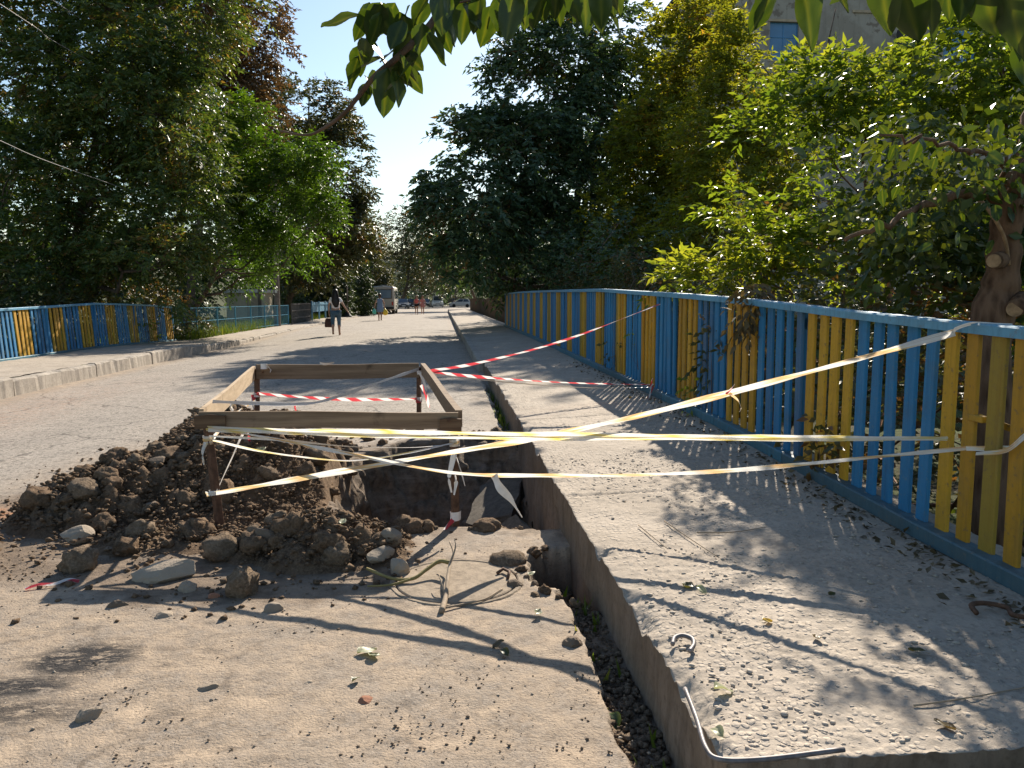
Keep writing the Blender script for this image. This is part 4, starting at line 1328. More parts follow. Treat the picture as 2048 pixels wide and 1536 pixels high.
for args in [(at(417, 880, 5.21), 0.055, 'tape_orange', 41), (at(429, 984, 5.18), 0.03, 'tape_white', 42), (at(909, 885, 5.17), 0.06, 'tape_orange', 43),
             (at(911, 1032, 5.16), 0.06, 'tape_white', 44), (at(838, 800, 8.34), 0.06, 'tape_red', 45), (at(838, 745, 8.34), 0.05, 'tape_white', 46), (at(514, 790, 8.34), 0.06, 'tape_red', 47),
             (at(528, 733, 8.30), 0.05, 'tape_white', 48)]:
    bw(wrap(*args))
for pts, w, mt, sd_ in [
    ([at(908, 908, 5.11), at(902, 935, 5.10), at(898, 958, 5.09), at(903, 985, 5.10)], 0.06, 'tape_white', 51),
    ([at(912, 910, 5.11), at(920, 935, 5.09), at(930, 972, 5.08)], 0.07, 'tape_white', 52),
    ([at(910, 950, 5.11), at(912, 965, 5.10), at(908, 990, 5.10)], 0.05, 'tape_white', 53),
    ([at(906, 1040, 5.12), at(893, 1055, 5.08), at(880, 1072, 5.07)], 0.06, 'tape_red', 54),
    ([at(842, 770, 8.30), at(852, 790, 8.28), at(858, 815, 8.28)], 0.07, 'tape_red', 55),
    ([at(840, 745, 8.30), at(848, 765, 8.28), at(853, 790, 8.28)], 0.06, 'tape_white', 56),
    ([at(508, 790, 8.32), at(505, 805, 8.30), at(508, 820, 8.30)], 0.06, 'tape_red', 57),
    ([at(494, 862, 6.1), at(497, 872, 6.08), at(500, 884, 6.1)], 0.06, 'tape_red', 58),
    ([at(604, 862, 6.4), at(615, 875, 6.38), at(630, 888, 6.4)], 0.06, 'tape_yellow', 59),
    ([at(412, 885, 5.17), at(405, 905, 5.15), at(408, 930, 5.15)], 0.03, 'tape_orange', 60),
    ([at(592, 808, 6.2), at(590, 815, 6.2), at(592, 822, 6.2)], 0.04, 'tape_red', 61),
    ([at(465, 806, 5.5), at(462, 815, 5.48), at(466, 822, 5.5)], 0.06, 'tape_orange', 62),
    ([at(640, 727, 8.33), at(652, 728, 8.30), at(668, 725, 8.31)], 0.05, 'tape_white', 63),
    ([at(533, 730, 8.30), at(541, 738, 8.28), at(540, 745, 8.28)], 0.06, 'tape_white', 64),
]:
    bw(hang(pts, w, mt, sd_))
# ------------------------------------------------------------------ trees
def unit(a):
    return a / (np.linalg.norm(a, axis=-1, keepdims=True) + 1e-9)


def leaf_quads(base, d, nrm, L, W, fold=0.12):
    """Folded leaf: base, two shoulders, tip; two triangles each side of the rib."""
    s = unit(np.cross(d, nrm)); n = np.cross(s, d)
    L = L[:, None]; W = W[:, None]
    b = base; tip = base + d * L - n * L * 0.10
    l1 = base + d * L * 0.42 + s * W * 0.5 + n * W * fold
    l2 = base + d * L * 0.42 - s * W * 0.5 + n * W * fold
    v = np.stack([b, l1, tip, l2], 1)
    m = len(base)
    i = (np.arange(m) * 4)[:, None]
    f = np.concatenate([i + np.array([[0, 1, 2]]), i + np.array([[0, 2, 3]])], 1).reshape(-1, 3)
    return v.reshape(-1, 3), f


def spray_points(lobes, n, seed, shell=0.35, rough=0.55):
    r = np.random.default_rng(seed)
    lob = np.array([l[:6] for l in lobes], float)
    wts = np.array([(l[6] if len(l) > 6 else l[3] * l[4] + l[4] * l[5] + l[3] * l[5]) for l in lobes]); wts = wts / wts.sum()
    k = r.choice(len(lobes), n, p=wts)
    d = unit(r.normal(size=(n, 3)))
    rad = shell + (1 - shell) * r.random(n) ** 0.45
    bl = fbm(d[:, 0] * 2.2 + k * 3.7, d[:, 1] * 2.2, d[:, 2] * 2.2, octaves=3, seed=seed)
    rad = rad * (1 - rough / 2 + rough * 1.25 * bl)
    p = lob[k, :3] + d * rad[:, None] * lob[k, 3:6]
    return p, d, rad, k


def foliage(name, parent, mat, lobes, sprays, per, leaf, slen, seed, droop=0.35, up=0.15, shell=0.35, rough=0.55, opposite=False, flat=0.7, zmin=None, tint=None, jitter=0.5, keep=None, clump=(0.8, 0.38)):
    r = np.random.default_rng(seed)
    p, d, rad, k = spray_points(lobes, sprays, seed, shell, rough)
    # clumps: thin the sprays where a coarse noise is low, so that gaps open
    cf, ct = clump
    cl = fbm(p[:, 0] * cf, p[:, 1] * cf, p[:, 2] * cf * 1.25, octaves=2, seed=seed + 50)
    ok = cl > ct + 0.10 * r.random(len(p))
    if zmin is not None:
        ok &= p[:, 2] > zmin
    if keep is not None:
        ok &= keep(p)
    p, d, cl, k = p[ok], d[ok], cl[ok], k[ok]
    n = len(p)
    g = unit(d * np.array([1, 1, 0.6]) + np.array([0, 0, up]) + r.normal(size=(n, 3)) * 0.45)
    side0 = unit(np.cross(g, np.array([0, 0, 1.0])) + 1e-3)
    nrm0 = unit(np.cross(side0, g) * flat + r.normal(size=(n, 3)) * (1 - flat) + 1e-3)
    sl = slen * (0.6 + 0.8 * r.random(n))
    tt = (np.arange(per) + 0.5) / per
    t = np.clip(tt[None, :] + r.normal(size=(n, per)) * 0.04, 0.02, 1.05)
    base = p[:, None, :] + g[:, None, :] * (t * sl[:, None])[..., None] - np.array([0, 0, 1.0]) * (droop * sl[:, None] * t ** 2)[..., None]
    sgn = np.where(np.arange(per) % 2 == 0, 1.0, -1.0)[None, :, None]
    tip = (np.arange(per) == per - 1)[None, :, None]
    dirv = unit(g[:, None, :] * np.where(tip, 1.0, 0.55) + side0[:, None, :] * sgn * np.where(tip, 0, 0.85) - np.array([0, 0, 1.0]) * droop * 0.8 + r.normal(size=(n, per, 3)) * 0.28)
    nr = unit(nrm0[:, None, :] + r.normal(size=(n, per, 3)) * jitter)
    m = n * per
    base = base.reshape(-1, 3); dirv = dirv.reshape(-1, 3); nr = nr.reshape(-1, 3)
    L = leaf[0] * (0.65 + 0.6 * r.random(m)); W = leaf[1] * (0.7 + 0.5 * r.random(m))
    v, f = leaf_quads(base, dirv, nr, L, W)
    ti = 0.45 + 1.3 * noisy(np.repeat(cl, per)) + r.normal(size=m) * 0.17
    if tint is not None:
        ti = ti + tint(base)
    ti = np.clip(ti, 0, 1)
    o = link(name, np_mesh(name, v, f, M[mat], False, {'tint': np.repeat(ti, 4)}), parent)
    stuff(o)
    return o, p, g, sl


def wander(a, b, n, amp, r, sag=0.0):
    a = np.array(a, float); b = np.array(b, float)
    t = np.linspace(0, 1, n)[:, None]
    P = a + (b - a) * t
    off = r.normal(size=(n, 3)) * amp
    off[0] = 0; off[-1] = 0
    P = P + off * np.sin(np.pi * t)
    P[:, 2] += (sag * np.sin(np.pi * t))[:, 0]
    return P


def tree(name, label, base, lobes, mat, bark, sprays, per, leaf, slen, seed, trunk_r=0.2, fork=None, twigs=120, group=None, lean=None, **kw):
    root = empty(name, tuple(base)); tag(root, label, 'tree', group)
    r = np.random.default_rng(seed + 900)
    off = np.array(base, float)
    lob0 = np.array([l[:6] for l in lobes], float)
    cen = (lob0[:, :3] * (lob0[:, 3:4])).sum(0) / lob0[:, 3].sum()
    top = lob0[np.argmax(lob0[:, 2] + 0.5 * lob0[:, 5])]
    end = top[:3] + np.array([0, 0, top[5] * 0.6])
    if fork is None:
        fork = off * 0.6 + cen * 0.4
    fork = np.array(fork, float)
    T = np.concatenate([wander(off + np.array([0, 0, -0.3]), fork, 6, trunk_r * 0.3, r), wander(fork, end, 8, trunk_r * 0.8, r)[1:]])
    rr = np.linspace(1, 0.12, len(T)) ** 1.1 * trunk_r; rr[0] *= 1.35; rr[1] *= 1.1
    MB().tube(T - off, list(rr), 10).build('trunk', M[bark], root, True)
    nodes = []
    for l in lob0:
        s_ = T[min(len(T) - 2, 4 + r.integers(3))]
        j = np.argmin(np.abs(T[:, 2] - (l[2] - 0.35 * np.linalg.norm(l[:2] - T[6, :2]) - 0.3)))
        j = min(max(j, 3), len(T) - 2)
        P = wander(T[j], l[:3], 7, 0.07 * np.linalg.norm(l[:3] - T[j]) + 0.03, r)
        r0 = rr[j] * 0.6
        MB().tube(P - off, list(np.linspace(r0, r0 * 0.3, 7)), 7).build('limb', M[bark], root, True)
        nodes += [(q, r0 * (1 - 0.1 * i)) for i, q in enumerate(P[2:])]
    Lx = [(l[0] - off[0], l[1] - off[1], l[2] - off[2]) + tuple(l[3:]) for l in lobes]
    kp = kw.pop('keep', None); tn = kw.pop('tint', None); zm = kw.pop('zmin', None)
    o, p, g, sl = foliage('crown', root, mat, Lx, sprays, per, leaf, slen, seed,
                          keep=(lambda q: kp(q + off)) if kp else None, tint=(lambda q: tn(q + off)) if tn else None, zmin=None if zm is None else zm - off[2], **kw)
    # branches reaching out to some of the sprays
    N = np.array([q for q, _ in nodes]) - off; R = np.array([q for _, q in nodes])
    pick = r.choice(len(p), min(twigs, len(p)), replace=False)
    mb = MB()
    for i in pick:
        e = p[i] + g[i] * sl[i] * 0.8
        j = np.argmin(np.linalg.norm(N - e, axis=1) + r.random(len(N)) * 0.8)
        P = wander(N[j], e, 5, 0.05 * np.linalg.norm(e - N[j]), r, 0.03)
        r0 = min(R[j] * 0.45, 0.035)
        mb.tube(P, [r0, r0 * 0.75, r0 * 0.55, r0 * 0.35, r0 * 0.15], 4, False)
    stuff(mb.build('branches', M[bark], root))
    return root


def lob(px, py, y, rx, rz, ry=None, w=None):
    c = at(px, py, y)
    t = (c[0], c[1], c[2], rx, ry if ry else rx, rz)
    return t + (w,) if w else t


TL = 'trees behind the left fence'
# tall leafy ash in front on the left
tree('ash_tree', 'tall ash tree with glossy leaves rising behind the left railing', (-12.6, 25.5, -1.0),
     [lob(330, 420, 25, 1.7, 2.0), lob(320, 230, 25, 2.0, 2.0), lob(290, 60, 26, 2.6, 2.4), lob(300, 540, 24, 1.6, 1.1), lob(210, 150, 25, 2.3, 2.4), lob(210, 400, 25, 2.0, 2.2), lob(390, -60, 27, 2.0, 2.2), lob(250, -160, 27, 3, 2)],
     'leaf_ash', 'bark', 9500, 12, (0.19, 0.070), 0.45, 301, 0.26, group=TL, droop=0.5, shell=0.45, flat=0.6, clump=(0.8, 0.42), tint=lambda q: 0.08)
tree('maple_tree', 'dark broad tree with rusty leaves at the left edge of the picture', (-19.0, 27.0, -1.0),
     [lob(20, 100, 27, 3.0, 2.6), lob(90, 300, 27, 2.6, 2.4), lob(0, 420, 25, 2.6, 2.2), lob(110, 500, 26, 2.0, 1.3), lob(120, 60, 28, 2.8, 2.4), lob(40, -100, 27, 4, 2.5), lob(-90, 250, 27, 3, 3), lob(30, 550, 24, 1.8, 0.9)],
     'leaf_ash', 'bark', 9000, 12, (0.19, 0.080), 0.45, 302, 0.30, group=TL, droop=0.5, shell=0.45, flat=0.55, clump=(0.8, 0.42),
     tint=lambda q: 0.55 * sstep(0.56, 0.7, fbm(q[:, 0] * 0.8, q[:, 1] * 0.8, q[:, 2] * 0.8, octaves=2, seed=77)) - 0.12)
tree('chestnut_tree', 'brown-leaved chestnut tree standing tall behind the green trees on the left', (-13.2, 43.0, 0.0),
     [lob(470, 60, 43, 2.6, 3.0), lob(440, 220, 43, 3.0, 2.6), lob(480, 300, 42, 1.8, 2.0), lob(420, -60, 43, 3.4, 3.4), lob(380, 60, 44, 2.6, 3.0), lob(500, 160, 43, 1.3, 1.5)],
     'leaf_brown', 'bark', 6500, 10, (0.23, 0.105), 0.5, 303, 0.26, group=TL, droop=0.4, shell=0.3, flat=0.6)
tree('robinia_tree', 'bright green feathery tree leaning towards the street on the left', (-10.1, 31.0, 0.1),
     [lob(520, 300, 30.5, 1.1, 0.55), lob(455, 270, 31, 0.8, 0.9), lob(610, 300, 29, 0.9, 0.28), lob(640, 330, 28.5, 0.5, 0.28), lob(570, 360, 30, 1.1, 0.35), lob(625, 405, 29, 0.8, 0.30), lob(500, 400, 30, 1.0, 0.6), lob(600, 450, 29.5, 0.9, 0.28), lob(540, 470, 30, 1.2, 0.4), lob(615, 490, 29.5, 0.6, 0.25), lob(560, 530, 30, 0.9, 0.28), lob(460, 540, 31, 1.0, 0.5), lob(440, 400, 31, 0.9, 1.1), lob(490, 220, 31, 0.6, 0.35), lob(655, 430, 28.5, 0.35, 0.2)],
     'leaf_bright', 'bark', 5600, 14, (0.15, 0.055), 0.6, 304, 0.13, group=TL, droop=0.38, up=0.0, shell=0.2, rough=0.9, flat=0.85, clump=(1.3, 0.42))
tree('linden_tree', 'large olive green tree farther down the left side of the street', (-10.8, 56.0, 0.1),
     [lob(620, 230, 56, 2.6, 2.6), lob(690, 330, 54, 2.0, 2.8), lob(590, 330, 57, 2.4, 3.0), lob(660, 430, 55, 2.6, 2.4), lob(700, 440, 53, 1.6, 2.2), lob(570, 240, 58, 2.0, 2.2), lob(640, 530, 55, 2.6, 1.6)],
     'leaf_olive', 'bark', 8500, 10, (0.28, 0.12), 0.55, 305, 0.30, group=TL, droop=0.4, shell=0.45, flat=0.55, rough=0.75, clump=(0.6, 0.42))
for i, (px, y, h, w, lab) in enumerate([(655, 62, 6.5, 1.8, 'dense dark conifer just behind the walking woman in white'), (700, 68, 7.0, 1.9, 'second dark conifer between the walking woman and the bus'),
                                       (740, 78, 8.5, 2.2, 'tall conifer beside and behind the parked bus')]):
    b = at(px, 620, y); b[2] = 0.1
    tree('conifer', lab, b, [(b[0], b[1], 0.1 + h * 0.22, w, w, h * 0.24), (b[0], b[1], 0.1 + h * 0.5, w * 0.85, w * 0.85, h * 0.28), (b[0], b[1], 0.1 + h * 0.78, w * 0.5, w * 0.5, h * 0.24)],
         'leaf_conifer' if i < 2 else 'leaf_olive', 'bark', 3200, 9, (0.24, 0.09), 0.5, 310 + i, 0.2, group=TL, droop=0.45, up=-0.05, twigs=40, shell=0.5)
tree('yew_tree', 'small dark tree filling the gap under the linden behind the blue fence', (-12.5, 56.0, 0.1),
     [(-12.5, 56.0, 2.2, 1.8, 1.8, 1.9), (-11.2, 57, 2.4, 1.4, 1.4, 1.9), (-14.8, 55, 3.0, 1.8, 1.5, 2.0)], 'leaf_dark', 'bark', 1600, 10, (0.17, 0.07), 0.45, 316, 0.16, group=TL, twigs=40)

TF = 'trees at the far end of the street'
b = at(800, 605, 135); b[2] = 0.1
tree('far_tree', 'hazy round-topped tree closing the far end of the street', b, [lob(815, 470, 135, 4.5, 4.0), lob(800, 530, 135, 4.5, 4.0), lob(850, 510, 135, 4.5, 4.5), lob(840, 450, 137, 3, 3), lob(880, 540, 130, 4, 3.5)],
     'leaf_olive', 'bark', 3300, 9, (0.42, 0.19), 1.1, 320, 0.4, group=TF, twigs=40)
b = at(905, 605, 150); b[2] = 0.1
tree('far_tree', 'dark tree shading the parked cars at the street end', b, [lob(900, 520, 158, 5, 4), lob(940, 490, 158, 5.5, 5), lob(980, 530, 158, 6, 4.5), lob(1020, 500, 158, 6, 6), lob(930, 560, 162, 6, 3), lob(900, 590, 163, 6, 3), lob(850, 585, 165, 5, 3), lob(800, 580, 163, 5, 3), lob(955, 590, 163, 5, 3), lob(850, 540, 165, 5, 4)],
     'leaf_dark', 'bark', 5200, 9, (0.42, 0.19), 1.1, 321, 0.4, group=TF, twigs=40)
b = at(892, 605, 95); b[2] = 0.1; b[0] += 4
tree('far_tree', 'autumn tinged tree leaning over the right pavement near the white hatchback', b, [lob(905, 530, 92, 2.0, 1.6), lob(880, 500, 93, 2.2, 2.2), lob(930, 510, 95, 2.6, 2.4), lob(915, 465, 95, 2.6, 2.6)],
     'leaf_olive', 'bark', 2100, 9, (0.28, 0.13), 0.7, 322, 0.25, group=TF, twigs=40, tint=lambda q: 0.25 * sstep(6.5, 5.0, q[:, 2]))

TR = 'trees behind the right fence'
WS = 1.09


def wl(px, py, y, rx, rz):
    return lob(px, py, y * WS, rx * WS, rz * WS)


tree('walnut_tree', 'huge dark green tree overhanging the road from the right', (6.6, 32.0, -0.9),
     [wl(1040, 330, 28, 2.2, 2.0), wl(960, 420, 26.5, 1.9, 1.6), wl(900, 370, 26.5, 0.9, 1.0), wl(1120, 200, 29, 2.4, 2.2), wl(1060, 150, 29, 1.3, 1.4), wl(1180, 350, 29, 2.6, 2.6), wl(1180, 110, 30, 2.4, 2.0), wl(1050, 490, 28, 2.8, 1.3), wl(1230, 480, 29, 2.6, 1.6), wl(1215, 230, 30, 1.6, 2.4), wl(970, 230, 28, 0.9, 1.0), wl(950, 300, 27, 1.2, 1.1), wl(890, 430, 26.5, 0.8, 1.0), wl(930, 510, 27, 1.4, 0.8), wl(1160, 560, 29, 2.6, 1.0), wl(1010, 560, 29, 1.6, 0.8)],
     'leaf_dark', 'bark', 13500, 11, (0.25, 0.10), 0.55, 330, 0.34, group=TR, twigs=220, droop=0.6, shell=0.5, flat=0.6, rough=0.7, clump=(0.75, 0.43))
tree('box_elder_tree', 'sunlit yellow-green box elder with upright shoots in front of the dark tree', (9.0, 27.5, -0.6),
     [lob(1320, 150, 28, 0.9, 2.0), lob(1300, 330, 27.5, 1.4, 2.1), lob(1385, 120, 27.5, 0.9, 2.4), lob(1380, 320, 27, 1.4, 2.3), lob(1270, 260, 27.5, 0.55, 1.3), lob(1210, 430, 27, 0.6, 1.1), lob(1250, 510, 27, 1.2, 0.9), lob(1350, 480, 27, 1.4, 1.4), lob(1430, 60, 27.5, 0.6, 1.5)],
     'leaf_elder', 'bark', 3900, 12, (0.20, 0.080), 0.5, 331, 0.16, group=TR, twigs=160, droop=0.55, up=0.75, shell=0.15, rough=0.7, flat=0.6, clump=(0.9, 0.42))
tree('box_elder_tree', 'second yellow-green box elder before the grey building', (8.2, 19.5, -1.0),
     [lob(1440, 300, 20, 1.0, 1.7), lob(1480, 180, 20, 0.8, 1.7), lob(1500, 380, 19.5, 1.2, 1.5), lob(1560, 260, 20, 0.7, 1.3), lob(1420, 470, 19.5, 1.3, 0.9), lob(1600, 180, 20, 0.45, 1.1), lob(1670, 60, 20.5, 0.3, 0.9), lob(1540, 470, 19, 1.2, 0.9), lob(1450, 90, 20, 0.4, 1.0)],
     'leaf_elder', 'bark', 3900, 12, (0.15, 0.058), 0.4, 336, 0.14, group=TR, twigs=160, droop=0.55, up=0.75, shell=0.15, rough=0.7, flat=0.6, clump=(1.0, 0.42))
EOB = [lob(1640, 200, 9.0, 0.62, 0.50), lob(1560, 280, 9.0, 0.55, 0.50), lob(1720, 300, 8.8, 0.75, 0.55), lob(1620, 370, 8.8, 0.75, 0.5), lob(1500, 400, 9.0, 0.45, 0.30), lob(1760, 170, 9.0, 0.42, 0.35), lob(1540, 470, 8.8, 0.5, 0.35), lob(1790, 400, 8.6, 0.7, 0.5), lob(1380, 550, 9.3, 0.35, 0.22), lob(1470, 540, 9.0, 0.4, 0.25), lob(1650, 500, 8.6, 0.7, 0.4)]
tree('elderberry_bush', 'glowing lime green elderberry bush above the railing', (4.9, 9.2, -1.1), EOB,
     'leaf_lime', 'bark_branch', 1850, 9, (0.125, 0.048), 0.27, 332, 0.07, group=TR, twigs=160, droop=0.35, up=0.4, shell=0.25, rough=0.6, flat=0.8, jitter=0.35)
# thicket seen through the slats
tree('thicket', 'tangled dark thicket growing up behind the right railing', (4.0, 8.0, -1.3),
     [(3.7, 6.4, 0.9, 0.75, 1.6, 0.8), (3.6, 9.5, 0.8, 0.7, 1.8, 0.9), (4.3, 7.5, 1.7, 0.8, 1.6, 0.7), (3.9, 13, 0.8, 1.0, 2.5, 1.0), (3.6, 4.2, 0.3, 0.6, 1.2, 0.7), (4.6, 11.5, 1.9, 1.0, 1.8, 0.9), (4.5, 18, 1.0, 1.3, 3, 1.4), (4.6, 24, 1.2, 1.3, 3.5, 1.4), (4.9, 5.5, 1.3, 0.9, 1.3, 0.9), (3.4, 2.6, 0.0, 0.5, 1.0, 0.7)],
     'leaf_olive', 'bark_branch', 4600, 9, (0.085, 0.046), 0.3, 333, 0.06, group=TR, twigs=260, droop=0.3, up=0.2, shell=0.1, flat=0.5, tint=lambda q: 0.25,
     keep=lambda q: q[:, 0] > 2.72)
b = np.array([4.6, 30.5, -0.6])
tree('thicket', 'leafy undergrowth filling the shade behind the far half of the railing', b,
     [(4.4, 20, 2.6, 1.2, 3, 1.2), (4.8, 27, 2.6, 1.3, 4, 1.3), (4.2, 35, 1.6, 0.8, 4, 1.0), (4.4, 44, 1.7, 0.8, 6, 1.0), (5.6, 33, 3.0, 1.8, 4, 2.0), (6, 45, 3, 2, 6, 2.0)],
     'leaf_dark', 'bark_branch', 3600, 9, (0.13, 0.06), 0.4, 334, 0.06, group=TR, twigs=120, droop=0.3, up=0.2, shell=0.1, flat=0.5, keep=lambda q: q[:, 0] > 3.15)
tree('lilac_bush', 'small light green shrub peeping over the brown paling fence', (3.5, 36, 0.1),
     [(3.45, 36, 1.7, 0.32, 1.0, 0.35), (3.3, 40, 1.75, 0.3, 2.0, 0.3), (3.5, 34, 1.5, 0.3, 1.0, 0.3)], 'leaf_lime', 'bark_branch', 260, 9, (0.13, 0.06), 0.3, 335, 0.04, group=TR, twigs=30, keep=lambda q: q[:, 0] > 3.0)

# deeper rows that close the view between the nearer crowns
for i, (bx, by, lobes, mt, lab, gr) in enumerate([
    (-22, 44, [(-22, 44, 6, 5, 3, 5), (-19, 43, 3, 3.5, 2.5, 2.6), (-23, 44, 12, 5, 3, 4)], 'leaf_dark', 'dark tree in the second row behind the left edge trees', TL),
    (-16, 52, [(-16, 52, 5, 3.6, 3, 4.4), (-15, 52, 11, 3.4, 3, 4), (-17, 50, 2.6, 3.5, 2.5, 2.2)], 'leaf_dark', 'dark tree in the second row behind the bright feathery tree', TL),
    (-14, 70, [(-14, 70, 4.5, 3.5, 3, 4), (-12.5, 68, 3, 2.5, 2.5, 2.6), (-13, 72, 9, 3, 3, 3.5)], 'leaf_dark', 'dark tree filling the row behind the walkers', TL),
    (-30, 40, [(-31, 38, 5, 5, 3, 5), (-29, 38, 11, 6, 3, 5)], 'leaf_dark', 'dark tree at the outer left of the second row', TL),
    (-12, 100, [(-12, 100, 5, 4, 4, 4.5), (-11, 100, 10, 3.5, 3, 3.5), (-14, 96, 4, 4, 4, 4)], 'leaf_olive', 'olive tree beyond the bus on the left of the street', TL),
    (12, 46, [(9, 44, 3, 3.5, 3, 3), (13, 46, 6, 4.5, 3, 4), (10, 48, 8, 4.5, 3, 5), (17, 44, 4, 4, 3, 4), (12, 50, 13, 3.5, 3, 3.5)], 'leaf_dark', 'dark tree behind the huge overhanging one', TR),
    (7, 72, [(6.6, 70, 3.4, 2.6, 4, 2.8), (7.5, 74, 7.5, 3.2, 4, 3.2), (6, 62, 3, 2.0, 4, 2.4)], 'leaf_dark', 'dark tree above the brown paling fence', TR),
    (9, 10, [(8.5, 12, 1.6, 1.8, 2, 1.8), (9.5, 15, 2.2, 1.8, 2, 2.2), (8.0, 8, 0.8, 1.5, 1.5, 1.3)], 'leaf_olive', 'leafy scrub lit between the trunk and the elderberry bush', TR)]):
    tree('dense_tree', lab, (bx, by, -0.8 if by < 35 else 0.0), lobes, mt, 'bark', 2600, 9, (0.34, 0.17) if by > 35 else (0.13, 0.06), 0.7 if by > 35 else 0.35, 380 + i, 0.25, group=gr, twigs=30, shell=0.3)

# low growth at the left fence end and along its foot
tree('bush', 'weedy bush at the end of the left railing', (-9.2, 28.0, 0.0), [(-9.3, 28.2, 0.6, 0.55, 1.2, 0.6), (-9.0, 30.2, 0.45, 0.4, 1.2, 0.4), (-9.9, 29, 1.3, 0.8, 1.2, 0.7)],
     'leaf_olive', 'bark_branch', 750, 9, (0.11, 0.055), 0.3, 340, 0.04, group=TL, twigs=40, tint=lambda q: 0.15)
tree('bush', 'undergrowth darkening the space behind the left railing', (-10.6, 21.0, -1.2),
     [(-10.4, 17, 0.6, 0.8, 3.0, 1.2), (-10.4, 23, 0.8, 0.8, 3.0, 1.2), (-12.0, 20, 1.6, 1.2, 4.0, 1.3), (-11.6, 26, 1.6, 1.2, 2.0, 1.1), (-13.5, 17, 1.8, 1.2, 4.0, 1.4)],
     'leaf_olive', 'bark_branch', 2300, 9, (0.13, 0.06), 0.36, 341, 0.05, group=TL, twigs=90, keep=lambda q: q[:, 0] < -9.35)
# vine on the left railing
tree('creeper', 'yellowish creeper hanging on the far end of the left railing', (-8.7, 24.6, 0.25), [(-8.66, 24.2, 0.85, 0.05, 0.5, 0.35), (-8.66, 25.2, 0.7, 0.05, 0.4, 0.4)],
     'leaf_lime', 'bark_branch', 34, 6, (0.09, 0.06), 0.22, 342, 0.012, twigs=10, group=TL)

# ------------------------------------------------------------------ grass verge on the left, weeds
def blades(n, xf, yf, zf, h, seed):
    r = np.random.default_rng(seed)
    x, y = xf(r, n), yf(r, n)
    a = r.random(n) * 6.28; hh = h * (0.4 + 0.8 * r.random(n)); w = 0.008 + 0.010 * r.random(n)
    b = np.stack([x, y, zf(x, y)], -1)
    s = np.stack([np.cos(a), np.sin(a), 0 * a], -1) * w[:, None]
    tip = b + np.stack([np.cos(a + 1.6) * hh * 0.5, np.sin(a + 1.6) * hh * 0.5, hh], -1)
    v = np.stack([b - s, b + s, tip], 1).reshape(-1, 3)
    return v, np.arange(n * 3).reshape(-1, 3), np.repeat(np.clip(r.normal(0.5, 0.25, n), 0, 1), 3)


v, f, ti = blades(14000, lambda r, n: -8.55 - np.abs(r.normal(0, 0.9, n)) + 0.25, lambda r, n: r.uniform(27.5, 75, n), lambda x, y: 0.12 + 0 * x, 0.42, 350)
o = link('grass_verge', np_mesh('grass_verge', v, f, M['grass'], False, {'tint': ti}))
stuff(o, 'sunlit grass and weeds along the foot of the left fences', 'grass')
v, f, ti = blades(9000, lambda r, n: r.uniform(-22, -9.6, n), lambda r, n: r.uniform(28, 60, n), lambda x, y: 0.0 + 0 * x, 0.35, 351)
o = link('lawn', np_mesh('lawn', v, f, M['grass'], False, {'tint': ti}))
stuff(o, 'lawn under the trees behind the left fences', 'grass')
v, f, ti = blades(26, lambda r, n: 0.60 + 0.13 * r.random(n), lambda r, n: np.where(r.random(n) < 0.6, r.normal(3.72, 0.10, n), r.uniform(2.1, 3.5, n)), lambda x, y: -0.05 + 0 * x, 0.09, 352)
o = link('kerb_weeds', np_mesh('kerb_weeds', v, f, M['grass'], False, {'tint': ti}))
stuff(o, 'thin grass sprouting in the gutter by the right kerb', 'grass')
v, f, ti = blades(160, lambda r, n: 0.66 + 0.08 * r.random(n), lambda r, n: r.uniform(8.8, 12.5, n), lambda x, y: 0.02 + 0 * x, 0.12, 353)
o = link('kerb_weeds', np_mesh('kerb_weeds', v, f, M['grass'], False, {'tint': ti}))
stuff(o, 'weeds in the gap beside the kerb beyond the pit', 'grass')
# ------------------------------------------------------------------ the near fruit tree whose branches hang into the picture
def big_leaf_mesh(seed, L=1.0, W=0.62, holes=False):
    r = np.random.default_rng(seed)
    nu, nv = 9, 7
    V = []; ti = []
    curl = r.uniform(-0.25, 0.3); fold = r.uniform(0.10, 0.30)
    for i in range(nu):
        t = i / (nu - 1)
        w = W * 0.5 * (math.sin(math.pi * t ** 0.80) ** 0.75) * (1 - 0.18 * t) if 0 < t < 1 else 0.0
        for j in range(nv):
            s = (j / (nv - 1)) * 2 - 1
            ser = 1 + 0.05 * math.sin(i * 5.1 + seed) * abs(s)
            y = w * s * ser
            z = fold * abs(y) - curl * t * t * 0.6 + 0.035 * math.sin(9 * t + seed + 4 * s) * abs(s)
            V.append((t * L, y * L, z * L)); ti.append(1.0 if j == 3 else 0.12 + 0.40 * abs(s) + 0.35 * r.random() * (0.5 + 0.5 * math.sin(i * 2.4 + abs(s) * 5)))
    f = grid_faces(nu, nv)
    me = np_mesh('leaf', np.array(V), f, M['leaf_apple'], True, {'tint': np.clip(ti, 0, 1)})
    return me


LEAFM = [big_leaf_mesh(s, 1.0, w) for s, w in zip(range(10), (0.62, 0.70, 0.58, 0.66, 0.72, 0.60, 0.55, 0.68, 0.64, 0.6))]


def hang_leaf(parent, base, tip, roll, rngl, W=1.0):
    base = Vector(base); tip = Vector(tip)
    d = tip - base
    o = link('leaf', LEAFM[rngl.integers(len(LEAFM))], parent)
    q = d.to_track_quat('X', 'Z').to_matrix().to_4x4() @ Matrix.Rotation(roll, 4, 'X')
    s = d.length
    o.matrix_basis = Matrix.Translation(base) @ q @ Matrix.Diagonal((s, s * W, s, 1))
    return o


NT_BASE = np.array([3.42, 4.62, -1.2])
near_tree = empty('fruit_tree', tuple(NT_BASE)); tag(near_tree, 'near fruit tree with reddish trunk whose leafy branches hang into the top', 'tree')
rt = np.random.default_rng(61)


